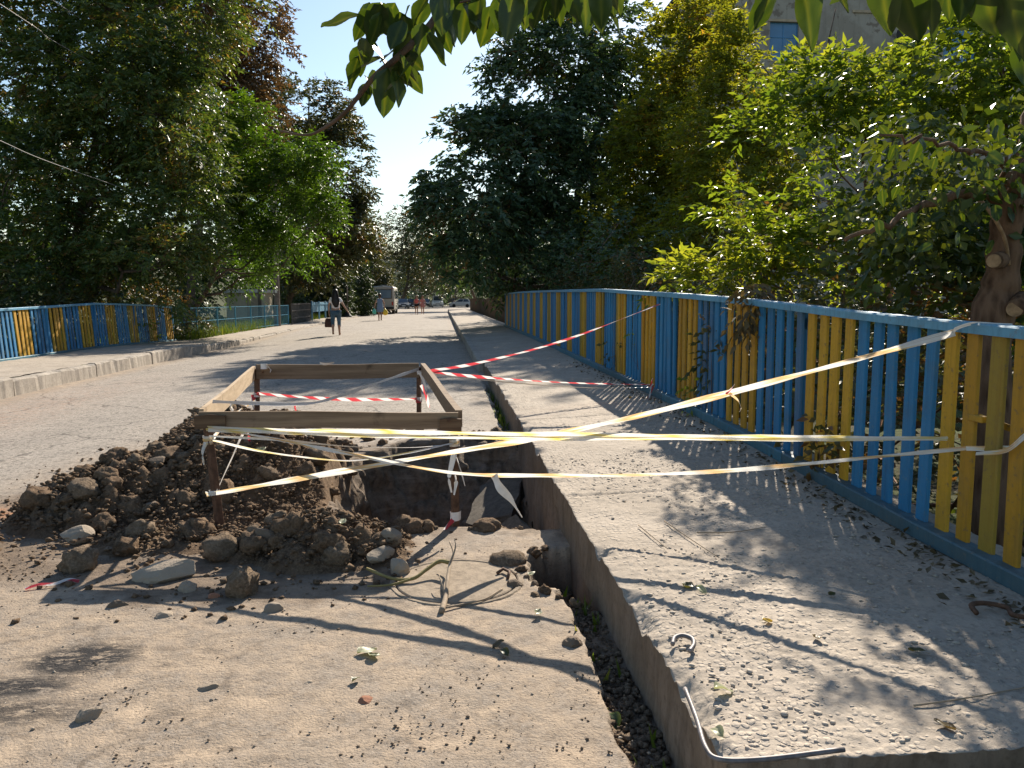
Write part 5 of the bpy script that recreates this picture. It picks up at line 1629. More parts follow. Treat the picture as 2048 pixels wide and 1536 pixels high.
def tw(P):
    return np.array(P, float) - NT_BASE


trunk_pts = spline([NT_BASE, (3.36, 4.60, -0.3), (3.33, 4.58, 0.4), at(1985, 640, 4.62), at(2003, 560, 4.62), at(2010, 470, 4.6), at(2022, 395, 4.55)], 5)
nr_ = len(trunk_pts)
rad = np.interp(np.linspace(0, 1, nr_), [0, 0.25, 0.5, 0.6, 0.8, 1], [0.18, 0.135, 0.115, 0.105, 0.09, 0.08]) * (1 + 0.10 * np.sin(np.arange(nr_) * 1.7))
trunk = MB().tube(tw(trunk_pts), list(rad), 14).build('trunk', M['bark_red'], near_tree, True)
# sawn stub and bare peeled branch on the trunk
MB().tube([tw(at(2000, 520, 4.5)), tw(at(1988, 522, 4.38))], [0.052, 0.045], 12).build('stub', M['bark_red'], trunk, True)
MB().tube([tw(at(1988, 522, 4.385)), tw(at(1987, 522, 4.375))], [0.040, 0.038], 14).build('cut_face', M['cutwood'], trunk)
MB().tube(tw(spline([at(1955, 395, 4.6), at(1985, 430, 4.45), at(2010, 480, 4.45), at(2018, 530, 4.5)], 5)), list(np.linspace(0.013, 0.009, 16)), 7).build('peeled_shoot', M['cutwood'], trunk, True)
MB().tube([tw(at(2048, 600, 4.5)), tw(at(2030, 618, 4.45))], [0.06, 0.052], 12).build('stub', M['bark_red'], trunk, True)
MB().tube([tw(at(2030, 618, 4.455)), tw(at(2029, 619, 4.445))], [0.046, 0.044], 14).build('cut_face', M['cutwood'], trunk)

LIMBS = {
    'main': [at(2022, 395, 4.55), (3.40, 4.2, 2.6), (3.15, 3.4, 3.2), (2.4, 2.6, 3.35), (1.5, 2.0, 2.95), (0.75, 1.75, 2.62), (0.33, 1.68, 2.42)],
    'up': [at(2022, 395, 4.55), (3.6, 4.6, 3.0), (3.8, 4.9, 3.9), (3.9, 5.0, 4.8)],
    'out': [at(2018, 400, 4.55), at(1960, 385, 4.5), at(1880, 400, 4.4), at(1790, 440, 4.3), at(1690, 480, 4.3)],
    'mid': [at(2022, 395, 4.55), at(2000, 330, 4.2), at(1930, 300, 3.8), at(1850, 285, 3.5), at(1760, 270, 3.3)],
    'right': [at(2022, 395, 4.55), (3.9, 4.2, 2.6), (4.4, 3.8, 3.1), (4.9, 3.4, 3.5)],
}
limb_o = {}
for k_, (nm, P) in enumerate(LIMBS.items()):
    S = spline(P, 6)
    S[1:-1] += rt.normal(size=S[1:-1].shape) * 0.012
    r0 = {'main': 0.05, 'up': 0.06, 'out': 0.035, 'mid': 0.016, 'right': 0.05}[nm]
    limb_o[nm] = (MB().tube(tw(S), list(np.linspace(r0, r0 * 0.30, len(S))), 9).build('limb', M['bark_red'], near_tree, True), S)

# overhanging branch: its lower end hangs into the top of the picture
HB = spline([(0.33, 1.68, 2.42), at(985, -150, 1.62), at(900, -10, 1.55), at(860, 50, 1.52), at(800, 110, 1.50), at(750, 152, 1.50), at(715, 195, 1.52), at(690, 225, 1.53), at(655, 252, 1.55), at(615, 270, 1.56), at(560, 262, 1.58)], 6)
hb = MB().tube(tw(HB), list(np.linspace(0.011, 0.0022, len(HB)) * 0.8), 8).build('hanging_branch', M['bark_branch'], near_tree, True)


def lf(parent, bx, by, tx, ty, y, dy=0.0, roll=None, W=1.0):
    b = tw(at(bx, by, y)); t_ = tw(at(tx, ty, y + dy))
    hang_leaf(parent, b, t_, rt.uniform(-0.9, 0.9) if roll is None else roll, rt, W)


# leaves of the hanging branch (base -> tip, photographed as they hang)
for (bx, by, tx, ty, y, dy, roll) in [
    (742, 18, 705, 80, 1.50, 0.02, 0.3), (760, 25, 742, 108, 1.47, 0.02, -0.4), (790, 5, 760, 70, 1.52, 0.03, 0.8), (805, 40, 782, 105, 1.50, -0.02, -0.6),
    (845, 45, 838, 110, 1.49, 0.02, 0.4), (875, 35, 905, 108, 1.48, 0.02, -0.3), (790, 100, 772, 60, 1.55, 0.02, 1.0), (770, 130, 740, 88, 1.52, 0.04, 0.5),
    (775, 135, 765, 236, 1.49, 0.02, 0.25), (790, 140, 800, 214, 1.46, -0.02, -0.5), (800, 115, 838, 165, 1.50, 0.04, 0.3), (815, 110, 845, 140, 1.53, 0.05, -0.8),
    (750, 140, 738, 170, 1.52, 0.02, 1.1), (830, 80, 800, 160, 1.54, 0.05, 0.1), (760, 125, 800, 90, 1.56, 0.03, -0.2), (735, 165, 722, 215, 1.53, 0.0, 1.35), (728, 170, 740, 190, 1.53, 0.0, 1.3),
    (880, 20, 862, 92, 1.55, 0.03, -0.7), (915, 25, 895, 80, 1.56, 0.02, 0.5), (850, 0, 830, 55, 1.58, 0.04, 0.2), (820, 10, 800, 55, 1.57, 0.02, -0.9), (730, 150, 752, 205, 1.56, 0.02, 0.9),
]:
    lf(hb, bx, by, tx, ty, y, dy, roll)
for k_ in range(20):
    cx, cy = (rt.uniform(715, 860), rt.uniform(0, 120)) if k_ < 13 else (rt.uniform(755, 835), rt.uniform(105, 165))
    a_ = rt.normal(1.6, 0.55); L_ = rt.uniform(55, 88)
    lf(hb, cx, cy, cx + L_ * math.cos(a_), cy + L_ * math.sin(a_), 1.50 + rt.uniform(-0.05, 0.09), rt.uniform(-0.03, 0.05))
# a second hanging spray along the top edge
HB2 = spline([(0.75, 1.75, 2.62), at(1120, -120, 1.35), at(1050, -40, 1.30), at(980, -10, 1.30), at(920, 5, 1.32)], 6)
hb2 = MB().tube(tw(HB2), list(np.linspace(0.010, 0.002, len(HB2)) * 0.8), 8).build('hanging_branch', M['bark_branch'], near_tree, True)
for (bx, by, tx, ty, y, dy, roll) in [
    (935, 0, 920, 90, 1.32, 0.02, 0.3), (960, -10, 950, 70, 1.30, 0.02, -0.4), (985, 10, 960, 95, 1.34, 0.03, 0.5), (1000, -15, 1000, 75, 1.28, 0.02, -0.2), (1030, -20, 1012, 85, 1.27, 0.02, 0.6),
    (1050, -10, 1050, 60, 1.36, 0.05, 0.4), (1080, -30, 1090, 50, 1.32, 0.04, -0.6), (1110, -30, 1118, 55, 1.34, 0.02, 0.5), (1140, -40, 1160, 45, 1.30, 0.02, -0.3), (1165, -40, 1180, 62, 1.24, 0.02, 0.2), (1200, -50, 1205, 60, 1.20, 0.02, -0.5),
    (1220, -40, 1238, 35, 1.28, 0.04, 0.4), (1070, -40, 1040, 40, 1.30, 0.02, 0.8), (1010, -30, 980, 40, 1.36, 0.03, -0.8), (940, -30, 905, 40, 1.38, 0.02, 0.2), (1130, -20, 1100, 30, 1.38, 0.02, 0.9), (890, -30, 880, 40, 1.42, 0.02, -0.3), (1185, -30, 1150, 50, 1.36, 0.03, 0.1),
    (905, 10, 900, 95, 1.40, 0.0, 0.5), (970, 40, 972, 92, 1.42, 0.0, 0.9),
]:
    lf(hb2, bx, by, tx, ty, y, dy, roll)
for k_ in range(22):
    cx, cy = rt.uniform(850, 1235), rt.uniform(-45, 10)
    a_ = rt.normal(1.57, 0.45); L_ = rt.uniform(55, 88)
    lf(hb2, cx, cy, cx + L_ * math.cos(a_), cy + L_ * math.sin(a_), 1.33 + rt.uniform(-0.06, 0.12), rt.uniform(-0.03, 0.05))
# large leaves hanging in the upper right corner
HB3 = spline([(1.5, 2.0, 2.95), (1.15, 1.35, 2.35), at(1720, -90, 0.98), at(1640, -60, 0.90), at(1560, -50, 0.92), at(1500, -40, 0.98)], 6)
hb3 = MB().tube(tw(HB3), list(np.linspace(0.008, 0.002, len(HB3))), 8).build('hanging_branch', M['bark_branch'], near_tree, True)
for (bx, by, tx, ty, y, dy, roll) in [
    (1560, -50, 1510, 70, 0.90, 0.01, 0.5), (1600, -50, 1638, 98, 0.86, 0.01, 0.1), (1540, -40, 1500, 45, 0.95, 0.02, -0.4), (1660, -70, 1690, 30, 0.95, 0.02, 0.6),
    (1760, -70, 1770, 75, 0.98, 0.02, 0.3), (1800, -50, 1835, 90, 1.0, 0.02, -0.3), (1850, -60, 1880, 75, 1.02, 0.02, 0.5), (1780, -40, 1800, 60, 1.05, 0.02, -0.7), (1830, -50, 1810, 70, 1.1, 0.02, 0.2),
    (1930, -60, 1925, 45, 1.0, 0.02, 0.4), (1960, -60, 1990, 80, 0.98, 0.02, -0.2), (2010, -60, 2040, 130, 0.96, 0.02, 0.3), (2040, 0, 2020, 105, 1.02, 0.02, 0.8), (1890, -60, 1905, 40, 1.08, 0.02, 0.1), (2060, 60, 2040, 175, 1.0, 0.02, -0.4),
]:
    lf(hb3, bx, by, tx, ty, y, dy, roll)
HB4 = spline([(1.5, 2.0, 2.95), (1.6, 1.7, 2.55), at(1980, -80, 1.15), at(1900, -60, 1.05), at(1800, -60, 1.02), at(1740, -65, 1.0)], 6)
MB().tube(tw(HB4), list(np.linspace(0.008, 0.002, len(HB4))), 8).build('hanging_branch', M['bark_branch'], near_tree, True)

# leafy shoots along the middle limbs: each leaf a part
for nm, lo, cnt, sz in (('mid', 0.15, 44, 0.085), ('out', 0.1, 46, 0.085)):
    o_, S = limb_o[nm]
    for i in range(cnt):
        t = lo + (1 - lo) * rt.random()
        q = S[int(t * (len(S) - 1))] + rt.normal(size=3) * np.array([0.16, 0.16, 0.10]) + np.array([0, 0, -0.02])
        d = np.array([rt.normal() * 0.5, rt.normal() * 0.5, -0.9 + rt.normal() * 0.35]); d /= np.linalg.norm(d)
        hang_leaf(o_, tw(q), tw(q + d * sz * rt.uniform(0.8, 1.3)), rt.uniform(-1.2, 1.2), rt)
# the bulk of the crown
def near_keep(q):
    # leaves only where the tree spreads, not across the view of the street
    return ~((q[:, 0] < 2.2) & (q[:, 1] > 2.2) & (q[:, 2] < 3.3)) & ~((q[:, 0] < 2.75) & (q[:, 2] < 1.9))


NLOB = [(3.5, 4.6, 3.2, 0.9, 0.9, 0.7), (3.2, 3.6, 3.4, 1.0, 0.9, 0.6), (4.2, 4.4, 2.9, 0.8, 0.9, 0.8), (3.9, 5.2, 4.4, 1.0, 1.0, 0.8), (2.3, 2.6, 3.6, 0.9, 0.8, 0.45), (3.6, 5.0, 2.4, 0.6, 0.8, 0.5), (4.7, 3.6, 3.2, 0.9, 0.8, 0.8), (3.1, 4.3, 2.45, 0.35, 0.5, 0.35),
        (2.95, 4.4, 1.95, 0.35, 0.5, 0.28), (3.7, 5.6, 1.75, 0.55, 0.7, 0.4), (1.4, 2.0, 3.3, 0.7, 0.5, 0.3), (4.6, 5.6, 2.2, 0.8, 0.8, 0.7)] + [lob(px_, py_, y_, rx_, rz_) for px_, py_, y_, rx_, rz_ in ((1900, 300, 5.0, 0.35, 0.3), (1985, 200, 5.0, 0.4, 0.35), (1870, 430, 5.4, 0.4, 0.3), (2030, 320, 4.9, 0.35, 0.4), (1940, 110, 5.2, 0.4, 0.3), (1820, 330, 5.4, 0.35, 0.25), (1940, 480, 5.6, 0.5, 0.3))]
foliage('crown', near_tree, 'leaf_apple', [(l[0] - NT_BASE[0], l[1] - NT_BASE[1], l[2] - NT_BASE[2]) + l[3:] for l in NLOB], 2300, 9, (0.085, 0.056), 0.26, 360, droop=0.6, up=0.1, shell=0.1, rough=0.6, flat=0.5,
        keep=lambda q: near_keep(q + NT_BASE), tint=lambda q: 0.1)
foliage('crown', near_tree, 'leaf_apple', [(l[0] - NT_BASE[0], l[1] - NT_BASE[1], l[2] - NT_BASE[2]) + l[3:] for l in [(3.3, 6.0, 2.65, 0.5, 0.6, 0.35), (3.05, 5.2, 2.1, 0.28, 0.5, 0.25), (3.6, 6.6, 3.1, 0.6, 0.6, 0.35), (3.0, 4.6, 2.5, 0.3, 0.5, 0.25), (3.3, 5.3, 3.1, 0.45, 0.6, 0.3)]], 420, 9, (0.085, 0.056), 0.26, 364, droop=0.6, up=0.1, shell=0.1, rough=0.6, flat=0.5, tint=lambda q: 0.3)
# shrubby growth round its foot, seen through the slats
tree('bush', 'sunlit scrub below the fruit tree, seen between the nearest slats', (4.3, 4.0, -1.3),
     [(4.6, 3.4, 0.2, 0.8, 1.0, 0.9), (4.9, 5.0, 0.6, 0.9, 1.0, 1.0), (3.5, 3.3, -0.3, 0.5, 0.8, 0.5), (5.6, 6.2, 1.6, 0.9, 1.2, 0.8), (6.3, 8.0, 2.2, 1.0, 1.4, 1.0), (4.2, 2.4, 0.2, 0.6, 0.8, 0.8)],
     'leaf_lime', 'bark_branch', 1500, 8, (0.075, 0.045), 0.26, 361, 0.03, group=TR, twigs=90, shell=0.1, keep=lambda q: q[:, 0] > 2.8)
tree('elderberry_bush', 'lime green shrub crowding the right edge behind the trunk', (6.0, 7.6, -1.2),
     [lob(1900, 140, 7.2, 0.45, 0.40), lob(1990, 90, 7.2, 0.5, 0.5), lob(1950, 260, 7.2, 0.55, 0.45), lob(2040, 240, 7.2, 0.5, 0.5), lob(1880, 380, 7.4, 0.5, 0.4), lob(1980, 420, 7.4, 0.6, 0.45), lob(2060, 480, 7.4, 0.6, 0.6), lob(1850, 250, 7.6, 0.35, 0.3), lob(1900, 520, 7.4, 0.6, 0.4), lob(2080, 120, 7, 0.5, 0.5)],
     'leaf_lime', 'bark_branch', 1500, 9, (0.105, 0.050), 0.25, 363, 0.06, group=TR, twigs=120, droop=0.4, up=0.35, shell=0.2, rough=0.6, flat=0.75, jitter=0.4)
# withered spray drooping over the rail
wv = tree('withered_spray', 'withered brownish spray of leaves drooping over the top rail', (2.56, 6.25, 1.3), [(2.44, 6.22, 1.36, 0.05, 0.08, 0.16), (2.50, 6.28, 1.55, 0.10, 0.12, 0.06)],
          'leaf_dry', 'bark_branch', 34, 5, (0.10, 0.040), 0.12, 362, 0.008, twigs=8, droop=1.1, up=-0.2)
# creepers growing through the slats
for i, (yc, zc, hz, nsp, lab) in enumerate([(7.1, 1.05, 0.28, 30, 'leafy creeper with reddish berries in the middle of the railing'), (9.9, 0.95, 0.25, 16, 'thin creeper on a yellow group farther along the railing'),
                                           (4.95, 0.58, 0.14, 34, 'low green creeper pushing through the slats above the bottom rail'), (7.6, 0.7, 0.2, 20, 'small creeper sprouting near the foot of the railing'), (11.2, 0.9, 0.3, 10, 'few pale leaves caught on the far slats')]):
    tree('creeper', lab, (FX, yc, float(fence_z(yc)) - 0.05), [(FX - 0.03, yc, zc, 0.05, 0.30, hz), (FX + 0.10, yc + 0.1, zc - 0.1, 0.08, 0.30, hz)],
         'leaf_olive' if i % 2 == 0 else 'leaf_lime', 'bark_branch', nsp, 5, (0.075, 0.045), 0.14, 370 + i, 0.006, twigs=6, group='creepers on the right railing', droop=0.5)
# ------------------------------------------------------------------ buildings
def m_plaster(name, a, b, patch):
    t = NT(name)
    p = t.pos()
    n = t.noise(p, 0.6, 6, 0.65)
    c = t.mix(t.ramp(n, [(0.45, 0.0), (0.55, 1.0)]), a, b)
    c = t.mix(t.ramp(t.noise(p, 0.9, 5, 0.6, out=0), [(0.58, 0.0), (0.60, 1.0)]), c, patch)
    c = t.mix(t.ramp(t.noise(t.pos((3, 3, 0.4)), 1.2, 5, 0.7), [(0.5, 0.0), (0.75, 0.5)]), c, tuple(x * 0.5 for x in a))
    return t.done(t.bsdf(c, 0.9, t.bump(t.noise(p, 20, 5), 0.4, 0.02), 0.15))


M['plaster'] = m_plaster('peeling_plaster', (0.30, 0.265, 0.22), (0.36, 0.325, 0.275), (0.22, 0.185, 0.15))
M['plaster_tan'] = plain('tan_trim', (0.42, 0.33, 0.23), 0.85, 0.15, 4)
M['frame_blue'] = plain('blue_window_frame', (0.07, 0.22, 0.42), 0.5, 0.15)
M['pane_blue'] = m_glass('blue_window_pane', (0.075, 0.185, 0.33))
M['roof_dark'] = plain('dark_roof', (0.06, 0.05, 0.045), 0.8, 0.2)
M['pane_dark'] = m_glass('dark_window_pane', (0.03, 0.035, 0.04))
M['cream'] = plain('cream_plaster', (0.55, 0.47, 0.34), 0.8, 0.1)
M['greyblock'] = m_plaster('grey_block_wall', (0.27, 0.28, 0.30), (0.33, 0.34, 0.36), (0.22, 0.22, 0.22))
M['white_trim'] = plain('white_trim', (0.62, 0.60, 0.57), 0.6, 0.1)


def wall_with_openings(x0, x1, z0, z1, holes, depth, name, mat, parent, y=0.0):
    """Front wall in the XZ plane with real window openings."""
    xs_ = sorted(set([x0, x1] + [h[0] for h in holes] + [h[1] for h in holes]))
    zs_ = sorted(set([z0, z1] + [h[2] for h in holes] + [h[3] for h in holes]))
    mb = MB()
    def solid(a, b, c, d):
        return not any(h[0] <= a and b <= h[1] and h[2] <= c and d <= h[3] for h in holes)
    bm_v = {}
    V = []; Fc = []
    def vid(x, yy, z):
        k = (round(x, 4), round(yy, 4), round(z, 4))
        if k not in bm_v:
            bm_v[k] = len(V); V.append(k)
        return bm_v[k]
    for a, b in zip(xs_[:-1], xs_[1:]):
        for c, d in zip(zs_[:-1], zs_[1:]):
            if solid(a, b, c, d):
                Fc.append((vid(a, y, c), vid(b, y, c), vid(b, y, d), vid(a, y, d)))
    for h in holes:
        a, b, c, d = h
        Fc.append((vid(a, y, c), vid(a, y + depth, c), vid(a, y + depth, d), vid(a, y, d)))
        Fc.append((vid(b, y, c), vid(b, y, d), vid(b, y + depth, d), vid(b, y + depth, c)))
        Fc.append((vid(a, y, c), vid(b, y, c), vid(b, y + depth, c), vid(a, y + depth, c)))
        Fc.append((vid(a, y, d), vid(a, y + depth, d), vid(b, y + depth, d), vid(b, y, d)))
    mb.add(V, Fc)
    return mb.build(name, M[mat], parent)


def window(parent, a, b, c, d, y, frame, pane, bars=1, trim=None):
    w = MB()
    t_ = 0.06
    w.box(((a + b) / 2, y, c + t_ / 2), (b - a, 0.06, t_)); w.box(((a + b) / 2, y, d - t_ / 2), (b - a, 0.06, t_))
    w.box((a + t_ / 2, y, (c + d) / 2), (t_, 0.058, d - c - 2 * t_)); w.box((b - t_ / 2, y, (c + d) / 2), (t_, 0.058, d - c - 2 * t_))
    for i in range(bars):
        w.box((a + (b - a) * (i + 1) / (bars + 1), y, (c + d) / 2), (0.05, 0.056, d - c - 2 * t_))
    w.box(((a + b) / 2, y - 0.004, c + (d - c) * 0.62), (b - a - 2 * t_, 0.052, 0.05))
    o = w.build('window', M[frame], parent)
    MB().box(((a + b) / 2, y + 0.012, (c + d) / 2), (b - a - 0.02, 0.012, d - c - 0.02)).build('pane', M[pane], o)
    if trim:
        MB().box(((a + b) / 2, y - 0.16, c - 0.06), (b - a + 0.2, 0.14, 0.10)).build('sill', M[trim], o)
    return o


BY = 56.0
bx0 = 18.4
bld = empty('building', (bx0, BY, 0)); tag(bld, 'weathered grey plaster building with blue windows behind the right-hand trees', 'building')
W_, H_ = 38.0, 24.5
wins = []
for px0, px1, py0, py1 in [(1538, 1598, 45, 120), (1885, 1955, 40, 130), (1705, 1785, 28, 110)]:
    a = at(px0, py1, BY) - np.array([bx0, BY, 0]); b = at(px1, py0, BY) - np.array([bx0, BY, 0])
    wins.append((a[0], b[0], a[2], b[2]))
low = [(w[0], w[1], w[2] - 9.4, w[3] - 9.4) for w in wins] + [(27.5, 30.2, 15.0, 18.0), (27.5, 30.2, 6.4, 9.4)]
low = low[-2:]
wall_with_openings(0, W_, -0.5, H_, wins + low, 0.28, 'wall', 'plaster', bld)
for i, w in enumerate(wins + low):
    if i == 2:
        MB().box(((w[0] + w[1]) / 2, 0.10, (w[2] + w[3]) / 2), (w[1] - w[0] - 0.01, 0.1, w[3] - w[2] - 0.01)).build('blind_niche', M['plaster'], bld)
    else:
        window(bld, w[0] + 0.01, w[1] - 0.01, w[2] + 0.01, w[3] - 0.01, 0.2, 'frame_blue', 'pane_blue', 1, 'plaster_tan')
    MB().box(((w[0] + w[1]) / 2, -0.03, w[3] + 0.10), (w[1] - w[0] + 0.3, 0.06, 0.16)).build('lintel', M['plaster_tan'], bld)
mb = MB()
mb.add([(0, 0, -0.5), (0, 12, -0.5), (0, 12, H_), (0, 0, H_)], [(0, 1, 2, 3)]); mb.build('side_wall', M['plaster'], bld)
mb = MB(); mb.add([(W_, 0, -0.5), (W_, 12, -0.5), (W_, 12, H_), (W_, 0, H_)], [(0, 3, 2, 1)]); mb.build('side_wall', M['plaster'], bld)
mb = MB(); mb.add([(0, 12, -0.5), (W_, 12, -0.5), (W_, 12, H_), (0, 12, H_)], [(0, 3, 2, 1)]); mb.build('rear_wall', M['plaster'], bld)
MB().box((W_ / 2, 6, H_ + 0.1), (W_ + 0.8, 12.8, 0.2)).build('roof', M['roof_dark'], bld)
MB().box((W_ / 2, -0.06, 13.6), (W_, 0.12, 0.3)).build('string_course', M['plaster_tan'], bld)
dp = at(1795, 100, BY) - np.array([bx0, BY, 0])
MB().tube([(dp[0], -0.4, 0), (dp[0], -0.4, dp[2] + 1.2)], 0.30, 12).build('flue', M['roof_dark'], bld, True)

kiosk = empty('kiosk', (-12.0, 50.5, 0)); tag(kiosk, 'low cream hut with a flat pale roof behind the left blue fence', 'hut')
MB().box((0, 1.2, 0.95), (2.3, 2.4, 1.9), None, 0.02).build('wall', M['cream'], kiosk)
MB().box((0, 1.2, 2.0), (2.6, 2.8, 0.22), None, 0.02).build('roof', M['white_trim'], kiosk)
MB().box((0.5, -0.02, 0.9), (0.8, 0.05, 1.5), None, 0.01).build('shutter', M['plaster_tan'], kiosk)

fb = empty('building', (-17.0, 178, 0)); tag(fb, 'pale distant building with a white band glimpsed beyond the bus', 'building')
hl = [(2 + 3.2 * i, 3.4 + 3.2 * i, 1.2 + 3.2 * k_, 2.9 + 3.2 * k_) for i in range(4) for k_ in range(3)]
wall_with_openings(0, 14, -0.3, 10.5, hl, 0.25, 'wall', 'cream', fb)
for h in hl:
    window(fb, h[0] + .01, h[1] - .01, h[2] + .01, h[3] - .01, 0.18, 'white_trim', 'pane_dark', 1)
MB().box((7, -0.05, 4.0), (14, 0.1, 0.3)).build('band', M['white_trim'], fb)
MB().box((7, 5, 5.05), (13.9, 9.4, 10.5)).build('core', M['cream'], fb)
MB().box((7, 5, 10.6), (15, 11, 0.4)).build('roof', M['roof_dark'], fb)
gb = empty('building', (7.4, 112, 0)); tag(gb, 'small blue-grey building at the far right end of the street', 'building')
hl = [(1 + 2.4 * i, 2.2 + 2.4 * i, 1.3 + 2.9 * k_, 2.9 + 2.9 * k_) for i in range(4) for k_ in range(2)]
wall_with_openings(0, 11, -0.3, 7.0, hl, 0.25, 'wall', 'greyblock', gb)
for h in hl:
    window(gb, h[0] + .01, h[1] - .01, h[2] + .01, h[3] - .01, 0.18, 'white_trim', 'pane_dark', 1)
MB().box((5.5, 4, 3.35), (10.9, 7.4, 7.0)).build('core', M['greyblock'], gb)
MB().box((5.5, 4, 7.1), (11.8, 9, 0.3)).build('roof', M['roof_dark'], gb)

# ------------------------------------------------------------------ pole, cables
M['pole'] = plain('grey_concrete_pole', (0.16, 0.135, 0.115), 0.9, 0.25, 5, 0.2, 0, 0.3)
up_ = empty('utility_pole', (-8.25, 41.2, 0.15)); tag(up_, 'dark grey utility pole standing at the left pavement', 'pole')
MB().tube([(0, 0, -0.3), (0, 0, 9.2)], [0.17, 0.10], 10).build('shaft', M['pole'], up_)
MB().bar((-0.7, 0, 8.7), (0.7, 0, 8.7), 0.08, 0.10).build('cross_arm', M['pole'], up_)
MB().box((0, -0.17, 1.75), (0.12, 0.01, 0.16)).build('notice', M['white_trim'], up_)
for s_ in (-0.55, 0.55):
    MB().lathe([(0.02, 0), (0.05, 0.04), (0.05, 0.1), (0.02, 0.14)], (s_, 0, 8.75), 8).build('insulator', M['white_trim'], up_)
p2 = empty('utility_pole', (-9.6, 43.5, 0.15)); tag(p2, 'pale concrete post just behind the darker utility pole', 'pole')
MB().box((0, 0, 1.5), (0.16, 0.16, 3.4), None, 0.02).build('shaft', M['slab'], p2)
M['cable'] = plain('grey_cable', (0.30, 0.29, 0.28), 0.6, 0.05)
for pts, lab in (([at(420, 250, 34), at(150, 106, 22), at(75, 57, 18), at(0, 8, 15), at(-200, -120, 10)], 'thin cable crossing the upper left corner'),
                 ([at(460, 230, 36), at(220, 76, 26), at(105, 0, 20), at(-60, -105, 14)], 'second thin cable above the first at the upper left'),
                 ([at(300, 395, 26), at(110, 328, 18), at(0, 281, 14), at(-200, 190, 10)], 'lower thin cable sagging from the left edge into the trees')):
    o = MB().tube(spline(pts, 8), 0.006, 5).build('overhead_cable', M['cable'], None, True)
    tag(o, lab, 'cable')

# ------------------------------------------------------------------ manhole, sticks, metal bits
M['dustcover'] = m_concrete('dusty_iron', (0.22, 0.175, 0.128), (0.36, 0.29, 0.215), False)
mh = empty('manhole', (MH[0], MH[1], float(road_z(MH[1])))); tag(mh, 'round dust-covered manhole lid set flush in the road before the pit', 'manhole')
MB().lathe([(0.0, -0.03), (0.318, -0.03), (0.318, 0.006), (0.312, 0.010), (0.22, 0.012), (0.0, 0.012)], (0, 0, 0), 48).build('lid', M['dustcover'], mh)
MB().lathe([(0.326, -0.03), (0.326, 0.005), (0.332, 0.009), (0.350, 0.009), (0.357, 0.002), (0.357, -0.03)], (0, 0, 0), 48).build('rim', M['dustcover'], mh)
mb = MB()
mb.tube([(0.22, 0.06, 0.02), (0.255, 0.10, 0.03), (0.285, 0.05, 0.03), (0.27, -0.02, 0.016)], 0.009, 6)
mb.build('lifting_ring', M['rust'], mh, True)


def stick(name, pts, r0, r1, mat, lab, cat, n=6, sides=7):
    S = spline(pts, n)
    o = MB().tube(S, list(np.linspace(r0, r1, len(S))), sides).build(name, M[mat], None, True)
    if lab:
        tag(o, lab, cat)
    return o


rzm = 0.012
tw_ = empty('dry_branch', (0.0, 3.72, 0.0)); tag(tw_, 'dry forked branch lying across the manhole lid', 'branch')
def tb(pts, r0, r1, mat, nm):
    S = spline(pts, 6) - np.array([0.0, 3.72, 0.0])
    return MB().tube(S, list(np.linspace(r0, r1, len(S))), 7).build(nm, M[mat], tw_, True)
M['stalk'] = plain('yellow_green_stalk', (0.24, 0.19, 0.07), 0.7, 0.25)
M['drywood'] = plain('grey_dry_wood', (0.30, 0.23, 0.16), 0.85, 0.25, 30)
tb([(-0.015, 3.70, 0.02), (0.005, 3.86, 0.03), (0.015, 4.02, 0.06), (0.03, 4.18, 0.09), (0.05, 4.30, 0.11), (0.03, 4.42, 0.14)], 0.015, 0.004, 'drywood', 'stem')
tb([(0.03, 4.20, 0.09), (-0.03, 4.24, 0.085), (-0.10, 4.18, 0.06), (-0.17, 4.12, 0.035), (-0.28, 4.15, 0.03), (-0.42, 4.26, 0.05)], 0.012, 0.008, 'stalk', 'stalk')
tb([(-0.17, 4.12, 0.035), (-0.28, 4.08, 0.02), (-0.40, 4.07, 0.02)], 0.008, 0.005, 'stalk', 'stalk')
tb([(0.0, 3.90, 0.03), (-0.02, 3.98, 0.07), (-0.03, 4.05, 0.08)], 0.005, 0.002, 'drywood', 'twig')
tb([(0.03, 4.18, 0.09), (0.06, 4.24, 0.16), (0.055, 4.30, 0.20)], 0.006, 0.002, 'drywood', 'twig')
tb([(0.0, 3.74, 0.02), (0.10, 3.79, 0.018), (0.20, 3.84, 0.02), (0.30, 3.98, 0.02)], 0.006, 0.003, 'drywood', 'twig')
kz = lambda x, y: walk_z(x, y)
rod = stick('steel_rod', [(0.755, 2.36, 0.275), (0.735, 2.18, 0.272), (0.715, 2.04, 0.268), (0.735, 1.985, 0.266), (0.85, 1.972, 0.268), (1.085, 1.985, 0.276)], 0.0075, 0.0075, 'steel', 'bent bare steel rod lying along the near corner of the pavement', 'rod', 8, 8)
hs = stick('steel_hook', [(0.815, 2.705, 0.266), (0.835, 2.745, 0.272), (0.868, 2.755, 0.275), (0.893, 2.725, 0.275), (0.885, 2.68, 0.272), (0.858, 2.640, 0.268)], 0.0085, 0.0085, 'steel', 'curved steel hook lying on the sunlit pavement', 'hook', 8, 8)
stick('iron_ring', [(2.08, 2.86, 0.275), (2.10, 2.92, 0.285), (2.17, 2.93, 0.285), (2.22, 2.88, 0.285), (2.20, 2.82, 0.28), (2.26, 2.80, 0.275)], 0.010, 0.010, 'rust', 'dark iron ring lying in the fence shadow on the pavement', 'ring', 6, 8)
